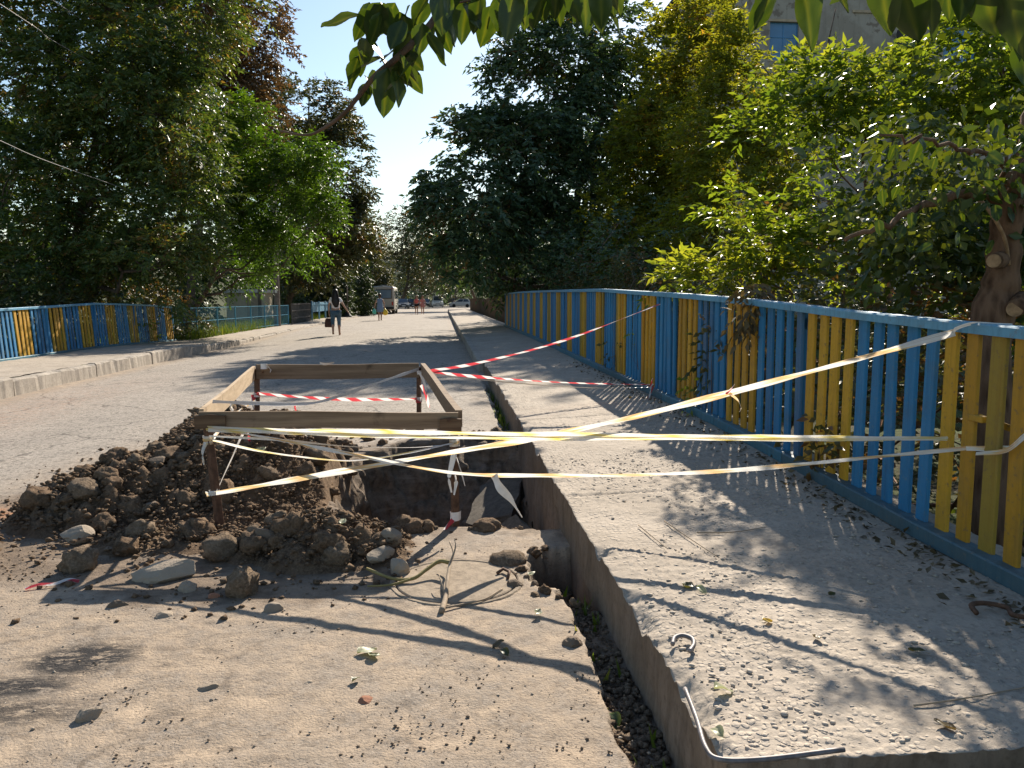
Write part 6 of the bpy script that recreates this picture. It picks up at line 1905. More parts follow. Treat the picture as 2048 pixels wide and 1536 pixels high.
for i, (pts, lab) in enumerate([
    ([(1.33, 4.02, 0), (1.52, 4.00, 0), (1.72, 4.06, 0)], 'long thin dry stem across the pavement near the fence shadow'),
    ([(1.22, 4.25, 0), (1.26, 3.95, 0), (1.31, 3.62, 0)], 'thin straw lying lengthwise on the middle of the pavement'),
    ([(1.06, 4.20, 0), (1.08, 4.0, 0), (1.105, 3.78, 0)], 'thin straw lying nearer the kerb'),
    ([(1.43, 2.22, 0), (1.62, 2.25, 0), (1.86, 2.30, 0)], 'dry twig at the near right of the pavement'),
    ([(0.58, 3.02, -0.33), (0.62, 2.9, -0.29), (0.655, 2.75, -0.31)], 'pale curved twig in the gutter shadow')]):
    P = [(x, y, z + walk_z(x, y) + 0.012) for x, y, z in pts]
    stick('twig', P, 0.0035, 0.002, 'drywood', lab, 'twig', 5, 5)

# leaves that lie about, each a thing
def fallen(x, y, size, mat, lab, seed, rz=0.0, tilt=0.3, z=None, group='fallen leaves'):
    r = np.random.default_rng(seed)
    nu, nv = 8, 7; V = []; ti = []
    for i in range(nu):
        t = i / (nu - 1); w = 0.36 * (math.sin(math.pi * t ** 0.8) ** 0.7) if 0 < t < 1 else 0
        for j in range(nv):
            s = j / (nv - 1) * 2 - 1
            V.append((t - 0.5, w * s, 0.35 * abs(w * s) + 0.10 * math.sin(4 * t + seed) + 0.08 * math.sin(6 * s + seed * 2 + 5 * t) * abs(s) + 0.06)); ti.append(0.3 + 0.5 * abs(s) + 0.2 * r.random())
    o = link('fallen_leaf', np_mesh('fallen_leaf', np.array(V), grid_faces(nu, nv), M[mat], True, {'tint': np.clip(ti, 0, 1)}), None,
             (x, y, (walk_z(x, y) if x > KX else float(road_z(y))) + 0.012 if z is None else z))
    o.scale = (size,) * 3; o.rotation_euler = (tilt, r.uniform(-0.2, 0.2), rz)
    MB().tube([(-0.5, 0, 0.07), (-0.65, 0.02, 0.05), (-0.78, 0.05, 0.03)], 0.012, 5).build('stalk', M['stalk'], o)
    tag(o, lab, 'leaf', group)
    return o


for i, (x, y, s, mt, lab, rz, z) in enumerate([
    (-0.33, 3.30, 0.085, 'leaf_pale', 'large pale crumpled leaf lying on the foreground road', 0.4, None), (-0.30, 3.26, 0.07, 'leaf_pale', 'pale leaf folded against the large crumpled leaf', 1.9, None),
    (0.44, 3.62, 0.055, 'leaf_pale', 'pale yellow leaf casting a shadow near the gutter', 1.2, 0.03), (0.47, 4.18, 0.05, 'leaf_pale', 'whitish leaf on the rim of the dark trench', 0.5, 0.02),
    (0.57, 2.80, 0.10, 'leaf_apple', 'dark green leaf in the gutter shadow', 0.7, -0.05), (0.60, 2.74, 0.10, 'leaf_apple', 'second dark green leaf overlapping in the gutter shadow', 2.0, -0.04), (0.56, 2.73, 0.06, 'leaf_pale', 'small white-backed leaf at the gutter leaves', 2.8, -0.04),
    (1.24, 2.88, 0.05, 'leaf_yellow', 'yellow leaf lying on the sunlit middle of the pavement', 0.3, None), (1.36, 2.72, 0.05, 'leaf_dry', 'brownish leaf at the edge of the dappled shade', 1.3, None),
    (1.05, 3.28, 0.07, 'leaf_olive', 'green leaf scrap on a shadow line on the pavement', 0.9, None), (1.09, 3.22, 0.055, 'leaf_pale', 'pale leaf touching the green scrap on the pavement', 2.2, None),
    (0.735 + 0.04, 2.12, 0.05, 'leaf_pale', 'small pale leaf inside the bend of the steel rod', 2.0, None), (0.88, 2.36, 0.07, 'leaf_pale', 'curled straw-coloured leaf near the pavement corner', 0.2, None),
    (1.66, 2.58, 0.055, 'leaf_olive', 'dull green leaf in the fence shadow on the pavement', 2.7, None), (1.62, 3.12, 0.04, 'leaf_olive', 'small green leaf deeper in the fence shade', 0.4, None),
    (1.45, 2.10, 0.06, 'leaf_dry', 'dry brown leaf near the bottom right of the pavement', 2.6, None), (0.23, 3.32, 0.06, 'leaf_dry', 'withered leaf cluster on the crossing tape shadows', 0.4, None),
    (0.25, 3.24, 0.05, 'leaf_olive', 'olive leaf beside the withered cluster on the tape shadows', 2.2, None), (-0.35, 3.05, 0.045, 'leaf_olive', 'small olive leaf scrap below the large crumpled leaf', 1.0, None),
    (-1.35, 8.0, 0.07, 'leaf_olive', 'green leaf on the road behind the sagging tape', 0.5, None), (-0.95, 8.0, 0.09, 'leaf_olive', 'larger green leaf on the road beyond the pit', 1.8, None),
    (-1.25, 5.55, 0.075, 'leaf_pale', 'pale leaf resting on the heap beside the left leg', 0.6, 0.47), (-0.58, 4.55, 0.06, 'leaf_pale', 'pale leaf on the small front hump of soil', 1.4, 0.23)]):
    fallen(x, y, s, mt, lab, 20 + i, rz, 0.25 * math.sin(i), z)
scrap = ribbon('tape_scrap', [(-2.16, 4.20, 0.015), (-2.10, 4.23, 0.025), (-2.04, 4.25, 0.018), (-1.98, 4.28, 0.03), (-1.93, 4.29, 0.015)], 0.03, 'tape_red', 'crumpled scrap of red and white tape on the road at the far left', None, 2.0, 1.2, 6, 71, 0.35)
scrap['category'] = 'tape scrap'

# litter of dry leaf bits along the foot of the right railing
r = np.random.default_rng(91)
n = 900
y = 2.0 + 12 * r.random(n) ** 1.6; x = FX - 0.06 - np.abs(r.normal(0, 0.13, n))
w_ = np.clip((x - KX) / (FX - KX), 0, 1.15)
b = np.stack([x, y, kerb_z(y) * (1 - w_) + fence_z(y) * w_ + 0.012], -1)
d = unit(r.normal(size=(n, 3)) * np.array([1, 1, 0.35])); nr2 = unit(np.array([0, 0, 1.0]) + r.normal(size=(n, 3)) * 0.5)
v, f = leaf_quads(b, d, nr2, 0.02 + 0.04 * r.random(n), 0.012 + 0.02 * r.random(n))
o = link('leaf_litter', np_mesh('leaf_litter', v, f, M['leaf_dry'], False, {'tint': np.repeat(r.random(n), 4)}))
stuff(o, 'dry leaf litter along the foot of the right railing', 'litter')
# ------------------------------------------------------------------ vehicles
M['bus_paint'] = plain('beige_bus_paint', (0.42, 0.38, 0.31), 0.45, 0.08, 2, 0.5)
M['white_paint'] = plain('white_car_paint', (0.62, 0.62, 0.60), 0.3, 0.04, 2, 0.5)
M['silver_paint'] = plain('silver_car_paint', (0.50, 0.49, 0.46), 0.32, 0.05, 2, 0.5)
M['dark_paint'] = plain('dark_car_paint', (0.025, 0.027, 0.032), 0.3, 0.1, 2, 0.5)
M['grey_paint'] = plain('grey_car_paint', (0.11, 0.12, 0.13), 0.3, 0.1, 2, 0.5)
M['car_glass'] = m_glass('car_glass', (0.035, 0.05, 0.065), 0.05)
M['bus_glass'] = m_glass('bus_rear_glass', (0.16, 0.22, 0.28), 0.1)
M['rubber'] = plain('tyre_rubber', (0.02, 0.02, 0.02), 0.85, 0.2)
M['hub'] = plain('wheel_metal', (0.35, 0.35, 0.35), 0.4, 0.1, 8, 0.5, 0.7)
M['red_lens'] = plain('red_lens', (0.35, 0.02, 0.02), 0.2, 0.1, 8, 0.5)
M['clear_lens'] = plain('clear_lens', (0.7, 0.7, 0.68), 0.15, 0.05, 8, 0.6)
M['black_trim'] = plain('black_plastic', (0.03, 0.03, 0.03), 0.6, 0.1)
M['plate'] = plain('number_plate', (0.65, 0.65, 0.62), 0.5, 0.05)


def wheel(parent, x, y, r, w=0.2):
    t_ = MB().lathe([(r * 0.62, -w / 2), (r * 0.95, -w / 2), (r, -w * 0.35), (r, w * 0.35), (r * 0.95, w / 2), (r * 0.62, w / 2)], (x, y, r), 20, 'X').build('wheel', M['rubber'], parent, False)
    MB().lathe([(0.03, -w * 0.46), (r * 0.61, -w * 0.42), (r * 0.61, w * 0.42), (0.03, w * 0.46)], (x, y, r), 14, 'X').build('rim', M['hub'], t_)


def loft_body(stations, name, mat, parent, bev=0.0):
    """stations: (y, list of (x, z)) cross-sections with equal counts, closed loops."""
    v = []; f = []; k = len(stations[0][1])
    for y, pr in stations:
        v += [(x, y, z) for x, z in pr]
    for i in range(len(stations) - 1):
        for j in range(k):
            f.append((i * k + j, i * k + (j + 1) % k, (i + 1) * k + (j + 1) % k, (i + 1) * k + j))
    f.append(tuple(range(k))); f.append(tuple((len(stations) - 1) * k + j for j in range(k)))
    mb = MB(); mb.add(v, f)
    return mb.build(name, M[mat], parent, False, bev)


def section(hw, z0, z1, tuck=0.1, crown=0.05):
    pr = [(-hw + 0.05, z0), (-hw, z0 + 0.12), (-hw, z0 + (z1 - z0) * 0.45), (-hw + tuck, z1 - 0.16), (-hw + tuck + 0.12, z1 - 0.03), (0, z1 + crown)]
    return pr + [(-x, z) for x, z in reversed(pr[:-1])]


# --- the bus, seen from behind
bus = empty('bus', (-5.45, 75.0, 0.15)); tag(bus, 'small beige bus seen from behind on the left of the street', 'bus')
loft_body([(0.0, section(1.02, 0.42, 2.50, 0.08)), (0.12, section(1.07, 0.38, 2.58, 0.06)), (6.2, section(1.07, 0.38, 2.58, 0.06)), (6.9, section(0.95, 0.45, 2.3, 0.2))], 'body', 'bus_paint', bus)
rw = MB().box((0, 0.02, 1.86), (1.55, 0.05, 0.78), None, 0.012).build('rear_window', M['bus_glass'], bus)
for s_ in (-1, 1):
    MB().box((s_ * 0.80, 0.0, 1.86), (0.05, 0.06, 0.86)).build('gasket', M['black_trim'], rw)
MB().box((0, 0.0, 1.45), (1.65, 0.06, 0.04)).build('gasket', M['black_trim'], rw)
MB().box((0, 0.0, 2.275), (1.65, 0.06, 0.04)).build('gasket', M['black_trim'], rw)
for x_ in (-0.88, 0.88):
    MB().box((x_, -0.01, 0.98), (0.16, 0.05, 0.34), None, 0.01).build('tail_light', M['red_lens'], bus)
    MB().box((x_ * 0.98, -0.01, 2.38), (0.12, 0.05, 0.08), None, 0.01).build('marker_light', M['red_lens'], bus)
MB().box((0, -0.06, 0.56), (2.05, 0.14, 0.2), None, 0.02).build('bumper', M['black_trim'], bus)
MB().box((0, -0.02, 0.86), (0.52, 0.02, 0.12)).build('number_plate', M['plate'], bus)
MB().box((-0.3, 0.0, 1.1), (0.9, 0.02, 0.5), None, 0.004).build('engine_hatch', M['bus_paint'], bus)
MB().box((0.0, 2.0, 2.68), (0.7, 0.9, 0.12), None, 0.03).build('roof_hatch', M['bus_paint'], bus)
for s_ in (-1, 1):
    for i in range(4):
        MB().box((s_ * 1.075, 0.95 + i * 1.3, 1.80), (0.03, 1.1, 0.75), None, 0.008).build('side_window', M['car_glass'], bus)
    MB().box((s_ * 1.27, 6.75, 1.9), (0.16, 0.06, 0.32), None, 0.02).build('mirror', M['black_trim'], bus)
for x_ in (-0.88, 0.88):
    for y_ in (1.3, 5.4):
        wheel(bus, x_, y_, 0.40, 0.28)


def car(name, label, loc, rz, paint, dims, prof, cabin, group=None):
    """prof: (y, hood height) lower-body outline; cabin: (y0, y1, y2, y3, top) side view of the greenhouse; nose at -y."""
    Lc, Wc = dims
    root = empty(name, loc, rz); tag(root, label, 'van' if 'van' in name else 'car', group)
    hw = Wc / 2
    st = []
    for y_, h_, k_ in prof:
        st.append((y_, [(-hw * k_ + 0.06, 0.22), (-hw * k_, 0.34), (-hw * k_, h_ * 0.72), (-hw * k_ + 0.06, h_ - 0.03), (-hw * k_ + 0.2, h_), (hw * k_ - 0.2, h_), (hw * k_ - 0.06, h_ - 0.03), (hw * k_, h_ * 0.72), (hw * k_, 0.34), (hw * k_ - 0.06, 0.22)]))
    loft_body(st, 'body', paint, root)
    y0, y1, y2, y3, zt, zb = cabin
    tk = 0.17
    def ring(y_, z_, w_):
        return (y_, z_, w_)
    v = [(-hw + 0.09, y0, zb), (hw - 0.09, y0, zb), (hw - 0.09, y3, zb), (-hw + 0.09, y3, zb), (-hw + tk + 0.08, y1, zt), (hw - tk - 0.08, y1, zt), (hw - tk - 0.08, y2, zt), (-hw + tk + 0.08, y2, zt)]
    mb = MB(); mb.add(v, [(0, 1, 5, 4), (1, 2, 6, 5), (2, 3, 7, 6), (3, 0, 4, 7), (4, 5, 6, 7), (0, 3, 2, 1)])
    mb.build('cabin', M[paint], root, False, 0.04)
    V = [Vector(p) for p in v]
    def pane(nm, a, b, c, d, s0=0.06, s1=0.94, t0=0.12, t1=0.90):
        n_ = (b - a).cross(d - a).normalized()
        cen = sum(V, Vector()) / 8
        if n_.dot((a + c) / 2 - cen) < 0:
            n_ = -n_
        def q(s_, t_):
            lo = a.lerp(b, s_); hi = d.lerp(c, s_)
            return lo.lerp(hi, t_) + n_ * 0.006
        P = [q(s0, t0), q(s1, t0), q(s1, t1), q(s0, t1)]
        m2 = MB(); m2.add(P + [p - n_ * 0.03 for p in P], [(0, 1, 2, 3), (4, 7, 6, 5), (0, 4, 5, 1), (1, 5, 6, 2), (2, 6, 7, 3), (3, 7, 4, 0)])
        m2.build(nm, M['car_glass'], root)
    pane('windscreen', V[0], V[1], V[5], V[4])
    pane('rear_window', V[2], V[3], V[7], V[6])
    for (a, b, c, d) in ((V[1], V[2], V[6], V[5]), (V[3], V[0], V[4], V[7])):
        pane('side_window', a, b, c, d, 0.08, 0.47); pane('side_window', a, b, c, d, 0.51, 0.90)
    yn = prof[0][0]; yt_ = prof[-1][0]
    for s_ in (-1, 1):
        MB().box((s_ * (hw - 0.25), yn + 0.03, 0.66), (0.34, 0.10, 0.16), None, 0.03).build('headlight', M['clear_lens'], root)
        MB().box((s_ * (hw - 0.16), yt_ - 0.03, 0.80), (0.16, 0.10, 0.24), None, 0.02).build('tail_light', M['red_lens'], root)
        MB().box((s_ * (hw + 0.07), y0 + 0.35, zb + 0.08), (0.16, 0.08, 0.12), None, 0.02).build('mirror', M['black_trim'], root)
        MB().box((s_ * (hw + 0.002), (y0 + y3) / 2 + 0.1, zb - 0.16), (0.02, 0.14, 0.03)).build('door_handle', M['black_trim'], root)
    MB().box((0, yn - 0.01, 0.42), (Wc - 0.2, 0.12, 0.16), None, 0.03).build('bumper', M['black_trim'], root)
    MB().box((0, yn + 0.0, 0.62), (Wc * 0.42, 0.06, 0.10), None, 0.01).build('grille', M['black_trim'], root)
    MB().box((0, yn - 0.075, 0.45), (0.5, 0.015, 0.11)).build('number_plate', M['plate'], root)
    for s_ in (-1, 1):
        for y_ in (yn + 0.78, yt_ - 0.72):
            wheel(root, s_ * (hw - 0.09), y_, 0.30, 0.19)
    return root


hatch = [(-1.9, 0.62, 0.86), (-1.72, 0.74, 0.97), (-0.85, 0.93, 1.0), (0.9, 0.97, 1.0), (1.72, 0.95, 0.96), (1.9, 0.80, 0.88)]
hb_ = (-1.0, -0.15, 1.35, 1.84, 1.45, 0.90)
p_ = at(921, 611, 140)
car('parked_car', 'silver-white hatchback parked side-on at the far right of the street', (p_[0], 140, 0.15), -math.pi / 2 - 0.05, 'silver_paint', (3.8, 1.66), hatch, hb_)
vanp = [(-2.0, 0.80, 0.88), (-1.85, 0.95, 0.97), (-1.1, 1.12, 1.0), (1.9, 1.15, 1.0), (2.1, 1.12, 0.97)]
p_ = at(875, 612, 136)
car('parked_van', 'white van with its dark windscreen facing the camera at the street end', (p_[0], 136, 0.15), 0.05, 'white_paint', (4.1, 1.85), vanp, (-1.25, -0.45, 2.05, 2.1, 1.98, 1.08))
for px, y_, paint, lab, rz in [(806, 118, 'grey_paint', 'dark grey car half hidden beside the bus', 0.1), (823, 126, 'dark_paint', 'black car parked just beyond the bus', 0.2), (834, 140, 'dark_paint', 'dark car behind the two walking girls', 0.0), (852, 146, 'dark_paint', 'dark car parked left of the white van', -0.1)]:
    p_ = at(px, 612, y_)
    car('parked_car', lab, (p_[0], y_, 0.15), rz, paint, (3.9, 1.68), hatch, hb_, 'dark cars parked at the street end')

# ------------------------------------------------------------------ people
M['skin'] = plain('skin', (0.42, 0.24, 0.165), 0.55, 0.06, 5)
M['hair_black'] = plain('black_hair', (0.018, 0.013, 0.011), 0.45, 0.3, 30)
M['hair_brown'] = plain('brown_hair', (0.06, 0.032, 0.018), 0.45, 0.3, 30)
M['hair_fair'] = plain('fair_hair', (0.20, 0.11, 0.05), 0.5, 0.3, 30)
M['tee_white'] = plain('white_cotton', (0.80, 0.76, 0.76), 0.9, 0.05, 12)
M['jeans'] = plain('blue_denim', (0.07, 0.125, 0.18), 0.9, 0.25, 10)
M['dress_blue'] = plain('grey_blue_dress', (0.17, 0.235, 0.34), 0.9, 0.12, 14)
M['coral'] = plain('coral_top', (0.72, 0.16, 0.13), 0.85, 0.1)
M['black_cloth'] = plain('black_cloth', (0.02, 0.02, 0.022), 0.9, 0.2)
M['pink_print'] = plain('pink_print_dress', (0.46, 0.20, 0.18), 0.9, 0.4, 18)
M['bag_dark'] = plain('dark_bag', (0.07, 0.028, 0.025), 0.6, 0.4, 12)
M['bag_green'] = plain('green_plastic', (0.12, 0.55, 0.42), 0.35, 0.15, 12)
M['bag_yellow'] = plain('yellow_plastic', (0.75, 0.52, 0.05), 0.35, 0.15, 12)
M['shoe'] = plain('shoe', (0.05, 0.03, 0.025), 0.6, 0.2)
M['sandal'] = plain('sandal_tan', (0.30, 0.15, 0.09), 0.6, 0.2)


def skin_obj(name, V, E, mat, parent, root_key, sub=1):
    keys = list(V); me = bpy.data.meshes.new(name)
    me.from_pydata([V[k][0] for k in keys], [(keys.index(a), keys.index(b)) for a, b in E], [])
    tmp = bpy.data.objects.new(name, me); COL.objects.link(tmp)
    md = tmp.modifiers.new('skin', 'SKIN'); md.use_smooth_shade = True
    for i, k in enumerate(keys):
        rr_ = V[k][1]
        me.skin_vertices[0].data[i].radius = rr_ if hasattr(rr_, '__len__') else (rr_, rr_)
        me.skin_vertices[0].data[i].use_root = (k == root_key)
    sb_ = tmp.modifiers.new('sub', 'SUBSURF'); sb_.levels = sub; sb_.render_levels = sub
    bpy.context.view_layer.update()
    dg = bpy.context.evaluated_depsgraph_get()
    out = bpy.data.meshes.new_from_object(tmp.evaluated_get(dg))
    bpy.data.objects.remove(tmp)
    out.materials.clear(); out.materials.append(mat)
    out.polygons.foreach_set('use_smooth', np.ones(len(out.polygons), bool))
    return link(name, out, parent)


def rings(secs, name, mat, parent, n=16, smooth=True):
    """Elliptic loft: (cx, cy, z, rx, ry)."""
    v = []; f = []
    for cx, cy, z, rx, ry in secs:
        for k in range(n):
            a = 2 * math.pi * k / n
            v.append((cx + rx * math.cos(a), cy + ry * math.sin(a), z))
    for i in range(len(secs) - 1):
        for k in range(n):
            f.append((i * n + k, i * n + (k + 1) % n, (i + 1) * n + (k + 1) % n, (i + 1) * n + k))
    f.append(tuple(range(n))); f.append(tuple((len(secs) - 1) * n + k for k in range(n)))
    mb = MB(); mb.add(v, f)
    return mb.build(name, mat, parent, smooth)


def person(label, loc, rz, s, larm, rarm, lleg, rleg, group=None, hips=1.0):
    """Limb poses: arm = (elbow, wrist), leg = (knee, ankle); x right, y forward."""
    root = empty('person', loc, rz); root.scale = (s, s, s)
    tag(root, label, 'person', group)
    V = {'pelvis': ((0, 0, 0.93), (0.145 * hips, 0.115)), 'waist': ((0, 0.01, 1.08), (0.125 * hips, 0.095)), 'chest': ((0, 0.0, 1.26), (0.145, 0.105)), 'neckb': ((0, 0.0, 1.40), (0.075, 0.065)),
         'neck': ((0, 0.01, 1.46), 0.05), 'jaw': ((0, 0.035, 1.525), (0.062, 0.075)), 'head': ((0, 0.02, 1.60), (0.078, 0.096)), 'crown': ((0, 0.005, 1.665), (0.055, 0.07)), 'nose': ((0, 0.125, 1.575), 0.012)}
    E = [('pelvis', 'waist'), ('waist', 'chest'), ('chest', 'neckb'), ('neckb', 'neck'), ('neck', 'jaw'), ('jaw', 'head'), ('head', 'crown'), ('head', 'nose')]
    for sd_, (el, wr) in ((-1, larm), (1, rarm)):
        k = 'L' if sd_ < 0 else 'R'
        V[k + 'sh'] = ((sd_ * 0.165, -0.005, 1.36), 0.056); V[k + 'el'] = (el, 0.040); V[k + 'wr'] = (wr, 0.027)
        w = Vector(wr); d = (w - Vector(el)).normalized()
        pm_p = w + d * 0.07; V[k + 'palm'] = (tuple(pm_p), (0.030, 0.018))
        E += [('chest', k + 'sh'), (k + 'sh', k + 'el'), (k + 'el', k + 'wr'), (k + 'wr', k + 'palm')]
        lat = d.cross(Vector((1, 0, 0)))
        lat = lat.normalized() if lat.length > 0.1 else Vector((0, 1, 0))
        for fi, (off_, ln) in enumerate(((-0.03, 0.055), (-0.010, 0.07), (0.010, 0.066), (0.030, 0.05))):
            a = pm_p + lat * off_ + d * 0.035; b_ = a + d * ln * 0.8 + Vector((-sd_ * 0.018, 0, 0))
            V[f'{k}f{fi}a'] = (tuple(a), 0.009); V[f'{k}f{fi}b'] = (tuple(b_), 0.008)
            E += [(k + 'palm', f'{k}f{fi}a'), (f'{k}f{fi}a', f'{k}f{fi}b')]
        th = w + d * 0.04 - lat * 0.045 + Vector((-sd_ * 0.02, 0, 0))
        V[k + 'th'] = (tuple(th), 0.010); E.append((k + 'palm', k + 'th'))
    for sd_, (kn, an) in ((-1, lleg), (1, rleg)):
        k = 'l' if sd_ < 0 else 'r'
        V[k + 'hip'] = ((sd_ * 0.095 * hips, 0, 0.86), 0.095 * hips); V[k + 'kn'] = (kn, 0.058); V[k + 'calf'] = (tuple((Vector(kn) * 0.6 + Vector(an) * 0.4) + Vector((0, -0.02, 0))), 0.056); V[k + 'an'] = (an, 0.036)
        a = Vector(an)
        V[k + 'heel'] = ((a.x, a.y - 0.03, max(0.03, a.z - 0.055)), 0.032); V[k + 'toe'] = ((a.x + sd_ * 0.02, a.y + 0.15, max(0.022, a.z - 0.07)), (0.038, 0.022))
        E += [('pelvis', k + 'hip'), (k + 'hip', k + 'kn'), (k + 'kn', k + 'calf'), (k + 'calf', k + 'an'), (k + 'an', k + 'heel'), (k + 'an', k + 'toe')]
    skin_obj('body', V, E, M['skin'], root, 'pelvis')
    return root, V


def cover(root, V, keys, grow, mat, name, rootk, cut=None):
    VV = {k: (V[k][0], tuple(q + grow for q in (V[k][1] if hasattr(V[k][1], '__len__') else (V[k][1],) * 2))) for k in keys}
    if cut:
        for k, (a, b, t_) in cut.items():
            p = tuple(Vector(V[a][0]).lerp(Vector(V[b][0]), t_))
            ra = V[a][1] if not hasattr(V[a][1], '__len__') else V[a][1][0]; rb = V[b][1] if not hasattr(V[b][1], '__len__') else V[b][1][0]
            VV[k] = (p, (ra * (1 - t_) + rb * t_ + grow,) * 2)
    return VV


def shoes(root, V, mat):
    for k in 'lr':
        a = Vector(V[k + 'an'][0])
        skin_obj('shoe', {'h': ((a.x, a.y - 0.04, max(0.035, a.z - 0.055)), 0.040), 't': ((a.x, a.y + 0.13, max(0.028, a.z - 0.07)), (0.044, 0.028))}, [('h', 't')], M[mat], root, 'h')


def carried(label, cat, loc, secs, mat, loops=None, rz=0.0):
    o = rings(secs, cat.replace(' ', '_'), M[mat], None, 12)
    o.location = loc; o.rotation_euler = (0, 0, rz)
    tag(o, label, cat)
    if loops:
        for pts in loops:
            MB().tube(spline(pts, 5), 0.008, 6).build('handle', M[mat], o, True)
    return o


# woman in a white shirt, walking away
GZ = 0.15
loc1 = np.array([-4.02, 30.9, GZ])
w1, V = person('woman with long black hair in white shirt and rolled jeans walking away', tuple(loc1), 0.05, 1.0,
               ((-0.26, 0.02, 1.10), (-0.25, 0.02, 0.86)), ((0.31, -0.05, 1.12), (0.44, -0.02, 0.92)), ((-0.11, -0.08, 0.50), (-0.09, -0.24, 0.13)), ((0.11, 0.10, 0.50), (0.12, 0.06, 0.09)), hips=1.12)
VV = cover(w1, V, ['pelvis', 'waist', 'chest', 'neckb', 'Lsh', 'Rsh'], 0.022, None, '', 'pelvis', {'Ls': ('Lsh', 'Lel', 0.55), 'Rs': ('Rsh', 'Rel', 0.55)})
VV['pelvis'] = ((0, 0, 0.96), (0.175, 0.14))
skin_obj('shirt', VV, [('pelvis', 'waist'), ('waist', 'chest'), ('chest', 'neckb'), ('chest', 'Lsh'), ('chest', 'Rsh'), ('Lsh', 'Ls'), ('Rsh', 'Rs')], M['tee_white'], w1, 'pelvis')
VV = cover(w1, V, ['pelvis', 'lhip', 'rhip', 'lkn', 'rkn'], 0.016, None, '', 'pelvis', {'lc': ('lkn', 'lan', 0.55), 'rc': ('rkn', 'ran', 0.55)})
VV['lc'] = (VV['lc'][0], (0.068, 0.068)); VV['rc'] = (VV['rc'][0], (0.068, 0.068))
skin_obj('jeans', VV, [('pelvis', 'lhip'), ('pelvis', 'rhip'), ('lhip', 'lkn'), ('rhip', 'rkn'), ('lkn', 'lc'), ('rkn', 'rc')], M['jeans'], w1, 'pelvis')
rings([(0, 0.0, 1.745, 0.05, 0.06), (0, -0.01, 1.69, 0.095, 0.105), (0, -0.03, 1.58, 0.112, 0.10), (0, -0.07, 1.46, 0.13, 0.075), (0.01, -0.11, 1.30, 0.15, 0.05), (0.02, -0.12, 1.16, 0.12, 0.04), (0.03, -0.11, 1.05, 0.05, 0.03)], 'hair', M['hair_black'], w1)
shoes(w1, V, 'sandal')
carried('dark patterned handbag hanging from the left hand of the woman in white', 'handbag', tuple(loc1 + np.array([-0.24, 0.02, 0.30])),
        [(0, 0, 0.0, 0.17, 0.05), (0, 0, 0.06, 0.19, 0.08), (0, 0, 0.26, 0.17, 0.07), (0, 0, 0.34, 0.13, 0.03)], 'bag_dark', [[(-0.09, 0.0, 0.33), (-0.02, 0.0, 0.50), (0.02, 0.0, 0.50), (0.09, 0, 0.33)]])
# woman in a grey-blue dress with shopping bags, walking away
loc2 = np.array([-3.98, 52.2, GZ])
w2, V = person('woman in a grey-blue dress walking away between the others and the bus', tuple(loc2), 0.0, 1.0,
               ((-0.29, 0.0, 1.12), (-0.33, 0.02, 0.86)), ((0.27, 0.0, 1.10), (0.28, 0.02, 0.84)), ((-0.09, 0.09, 0.50), (-0.08, 0.06, 0.09)), ((0.09, -0.06, 0.50), (0.08, -0.20, 0.12)), hips=1.15)
rings([(0, 0, 1.41, 0.12, 0.07), (0, 0, 1.38, 0.185, 0.10), (0, 0, 1.26, 0.185, 0.13), (0, 0, 1.08, 0.165, 0.125), (0, 0, 0.92, 0.20, 0.155), (0, 0, 0.72, 0.215, 0.17), (0, 0, 0.56, 0.20, 0.16), (0, 0, 0.54, 0.17, 0.13)], 'dress', M['dress_blue'], w2)
rings([(0, 0.0, 1.745, 0.04, 0.05), (0, -0.005, 1.69, 0.092, 0.10), (0, -0.03, 1.58, 0.105, 0.09), (0, -0.045, 1.50, 0.08, 0.06), (0, -0.05, 1.47, 0.04, 0.03)], 'hair', M['hair_brown'], w2)
shoes(w2, V, 'shoe')
carried('green plastic bag held in the left hand of the woman in the dress', 'shopping bag', tuple(loc2 + np.array([-0.36, 0.03, 0.42])), [(0.03, 0, 0.0, 0.04, 0.03), (0, 0, 0.05, 0.13, 0.08), (-0.02, 0, 0.20, 0.11, 0.07), (-0.01, 0, 0.36, 0.03, 0.02)], 'bag_green', [[(-0.02, 0, 0.34), (0.02, 0, 0.42), (0.04, 0, 0.34)]])
carried('yellow plastic bag held in the right hand of the woman in the dress', 'shopping bag', tuple(loc2 + np.array([0.32, 0.03, 0.34])), [(0, 0, 0.0, 0.06, 0.04), (0.02, 0, 0.07, 0.17, 0.10), (0.02, 0, 0.26, 0.14, 0.08), (-0.02, 0, 0.46, 0.03, 0.02)], 'bag_yellow', [[(-0.03, 0, 0.44), (-0.02, 0, 0.50), (0.0, 0, 0.44)]])
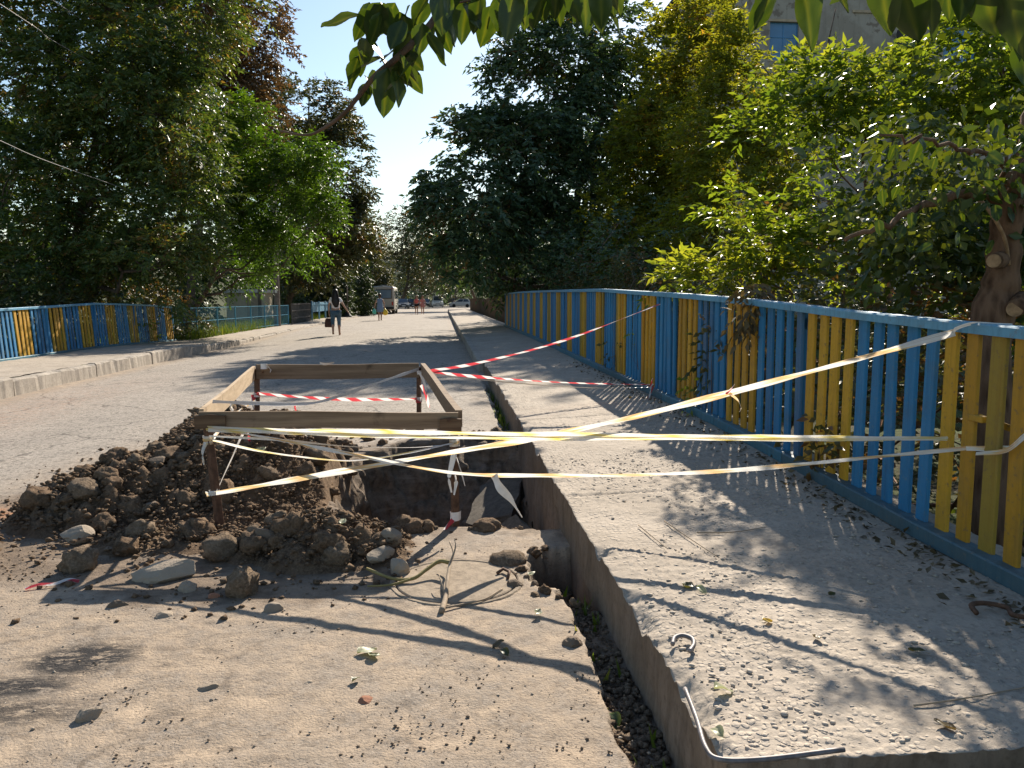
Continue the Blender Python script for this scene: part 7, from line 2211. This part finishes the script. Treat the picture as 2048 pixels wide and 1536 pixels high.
# two girls walking towards the camera
for i, (x_, lab, top_, hair) in enumerate([(-2.33, 'girl in a coral top and black shorts walking towards the camera', 'coral', 'hair_fair'), (-1.78, 'girl in a patterned pink dress walking towards the camera beside the coral top', 'pink_print', 'hair_fair')]):
    lc = (x_, 74.0 + 0.3 * i, GZ)
    g_, V = person(lab, lc, math.pi, 1.0, ((-0.24, 0.0, 1.10), (-0.27, 0.08, 0.86)), ((0.24, 0.02, 1.10), (0.22, 0.14, 0.90)), ((-0.09, 0.10, 0.50), (-0.08, 0.08, 0.09)), ((0.09, -0.05, 0.50), (0.09, -0.20, 0.13)))
    if i == 0:
        rings([(0, 0, 1.40, 0.12, 0.07), (0, 0, 1.37, 0.18, 0.10), (0, 0, 1.24, 0.175, 0.13), (0, 0, 1.05, 0.165, 0.12), (0, 0, 1.0, 0.15, 0.11)], 'top', M['coral'], g_)
        VV = cover(g_, V, ['pelvis', 'lhip', 'rhip'], 0.02, None, '', 'pelvis', {'lc': ('lhip', 'lkn', 0.5), 'rc': ('rhip', 'rkn', 0.5)})
        skin_obj('shorts', VV, [('pelvis', 'lhip'), ('pelvis', 'rhip'), ('lhip', 'lc'), ('rhip', 'rc')], M['black_cloth'], g_, 'pelvis')
    else:
        rings([(0, 0, 1.41, 0.12, 0.07), (0, 0, 1.38, 0.18, 0.10), (0, 0, 1.24, 0.165, 0.12), (0, 0, 1.06, 0.14, 0.105), (0, 0, 0.9, 0.18, 0.14), (0, 0, 0.66, 0.22, 0.17), (0, 0, 0.64, 0.18, 0.14)], 'dress', M['pink_print'], g_)
    rings([(0, -0.01, 1.745, 0.04, 0.05), (0, -0.015, 1.69, 0.09, 0.085), (0, -0.04, 1.60, 0.105, 0.075), (0, -0.06, 1.48, 0.10, 0.05), (0, -0.07, 1.36, 0.08, 0.035)], 'hair', M[hair], g_)
    for s_ in (-1, 1):
        MB().lathe([(0.001, -0.006), (0.012, 0.0), (0.001, 0.006)], (s_ * 0.032, 0.112, 1.60), 8, 'Y').build('eye', M['black_cloth'], g_)
    MB().box((0, 0.112, 1.525), (0.045, 0.012, 0.012), None, 0.004).build('mouth', M['red_lens'], g_)
    shoes(g_, V, 'shoe')
# dark cone-shaped post stump on the left pavement
cs = empty('bollard', (-7.0, 60.5, 0.2)); tag(cs, 'short dark post on a conical foot at the left kerb', 'post')
MB().lathe([(0.34, 0.0), (0.30, 0.1), (0.14, 0.3), (0.08, 0.42)], (0, 0, 0), 14).build('foot', M['black_trim'], cs)
MB().tube([(0, 0, 0.4), (0, 0, 2.3)], 0.05, 8).build('shaft', M['pole'], cs)
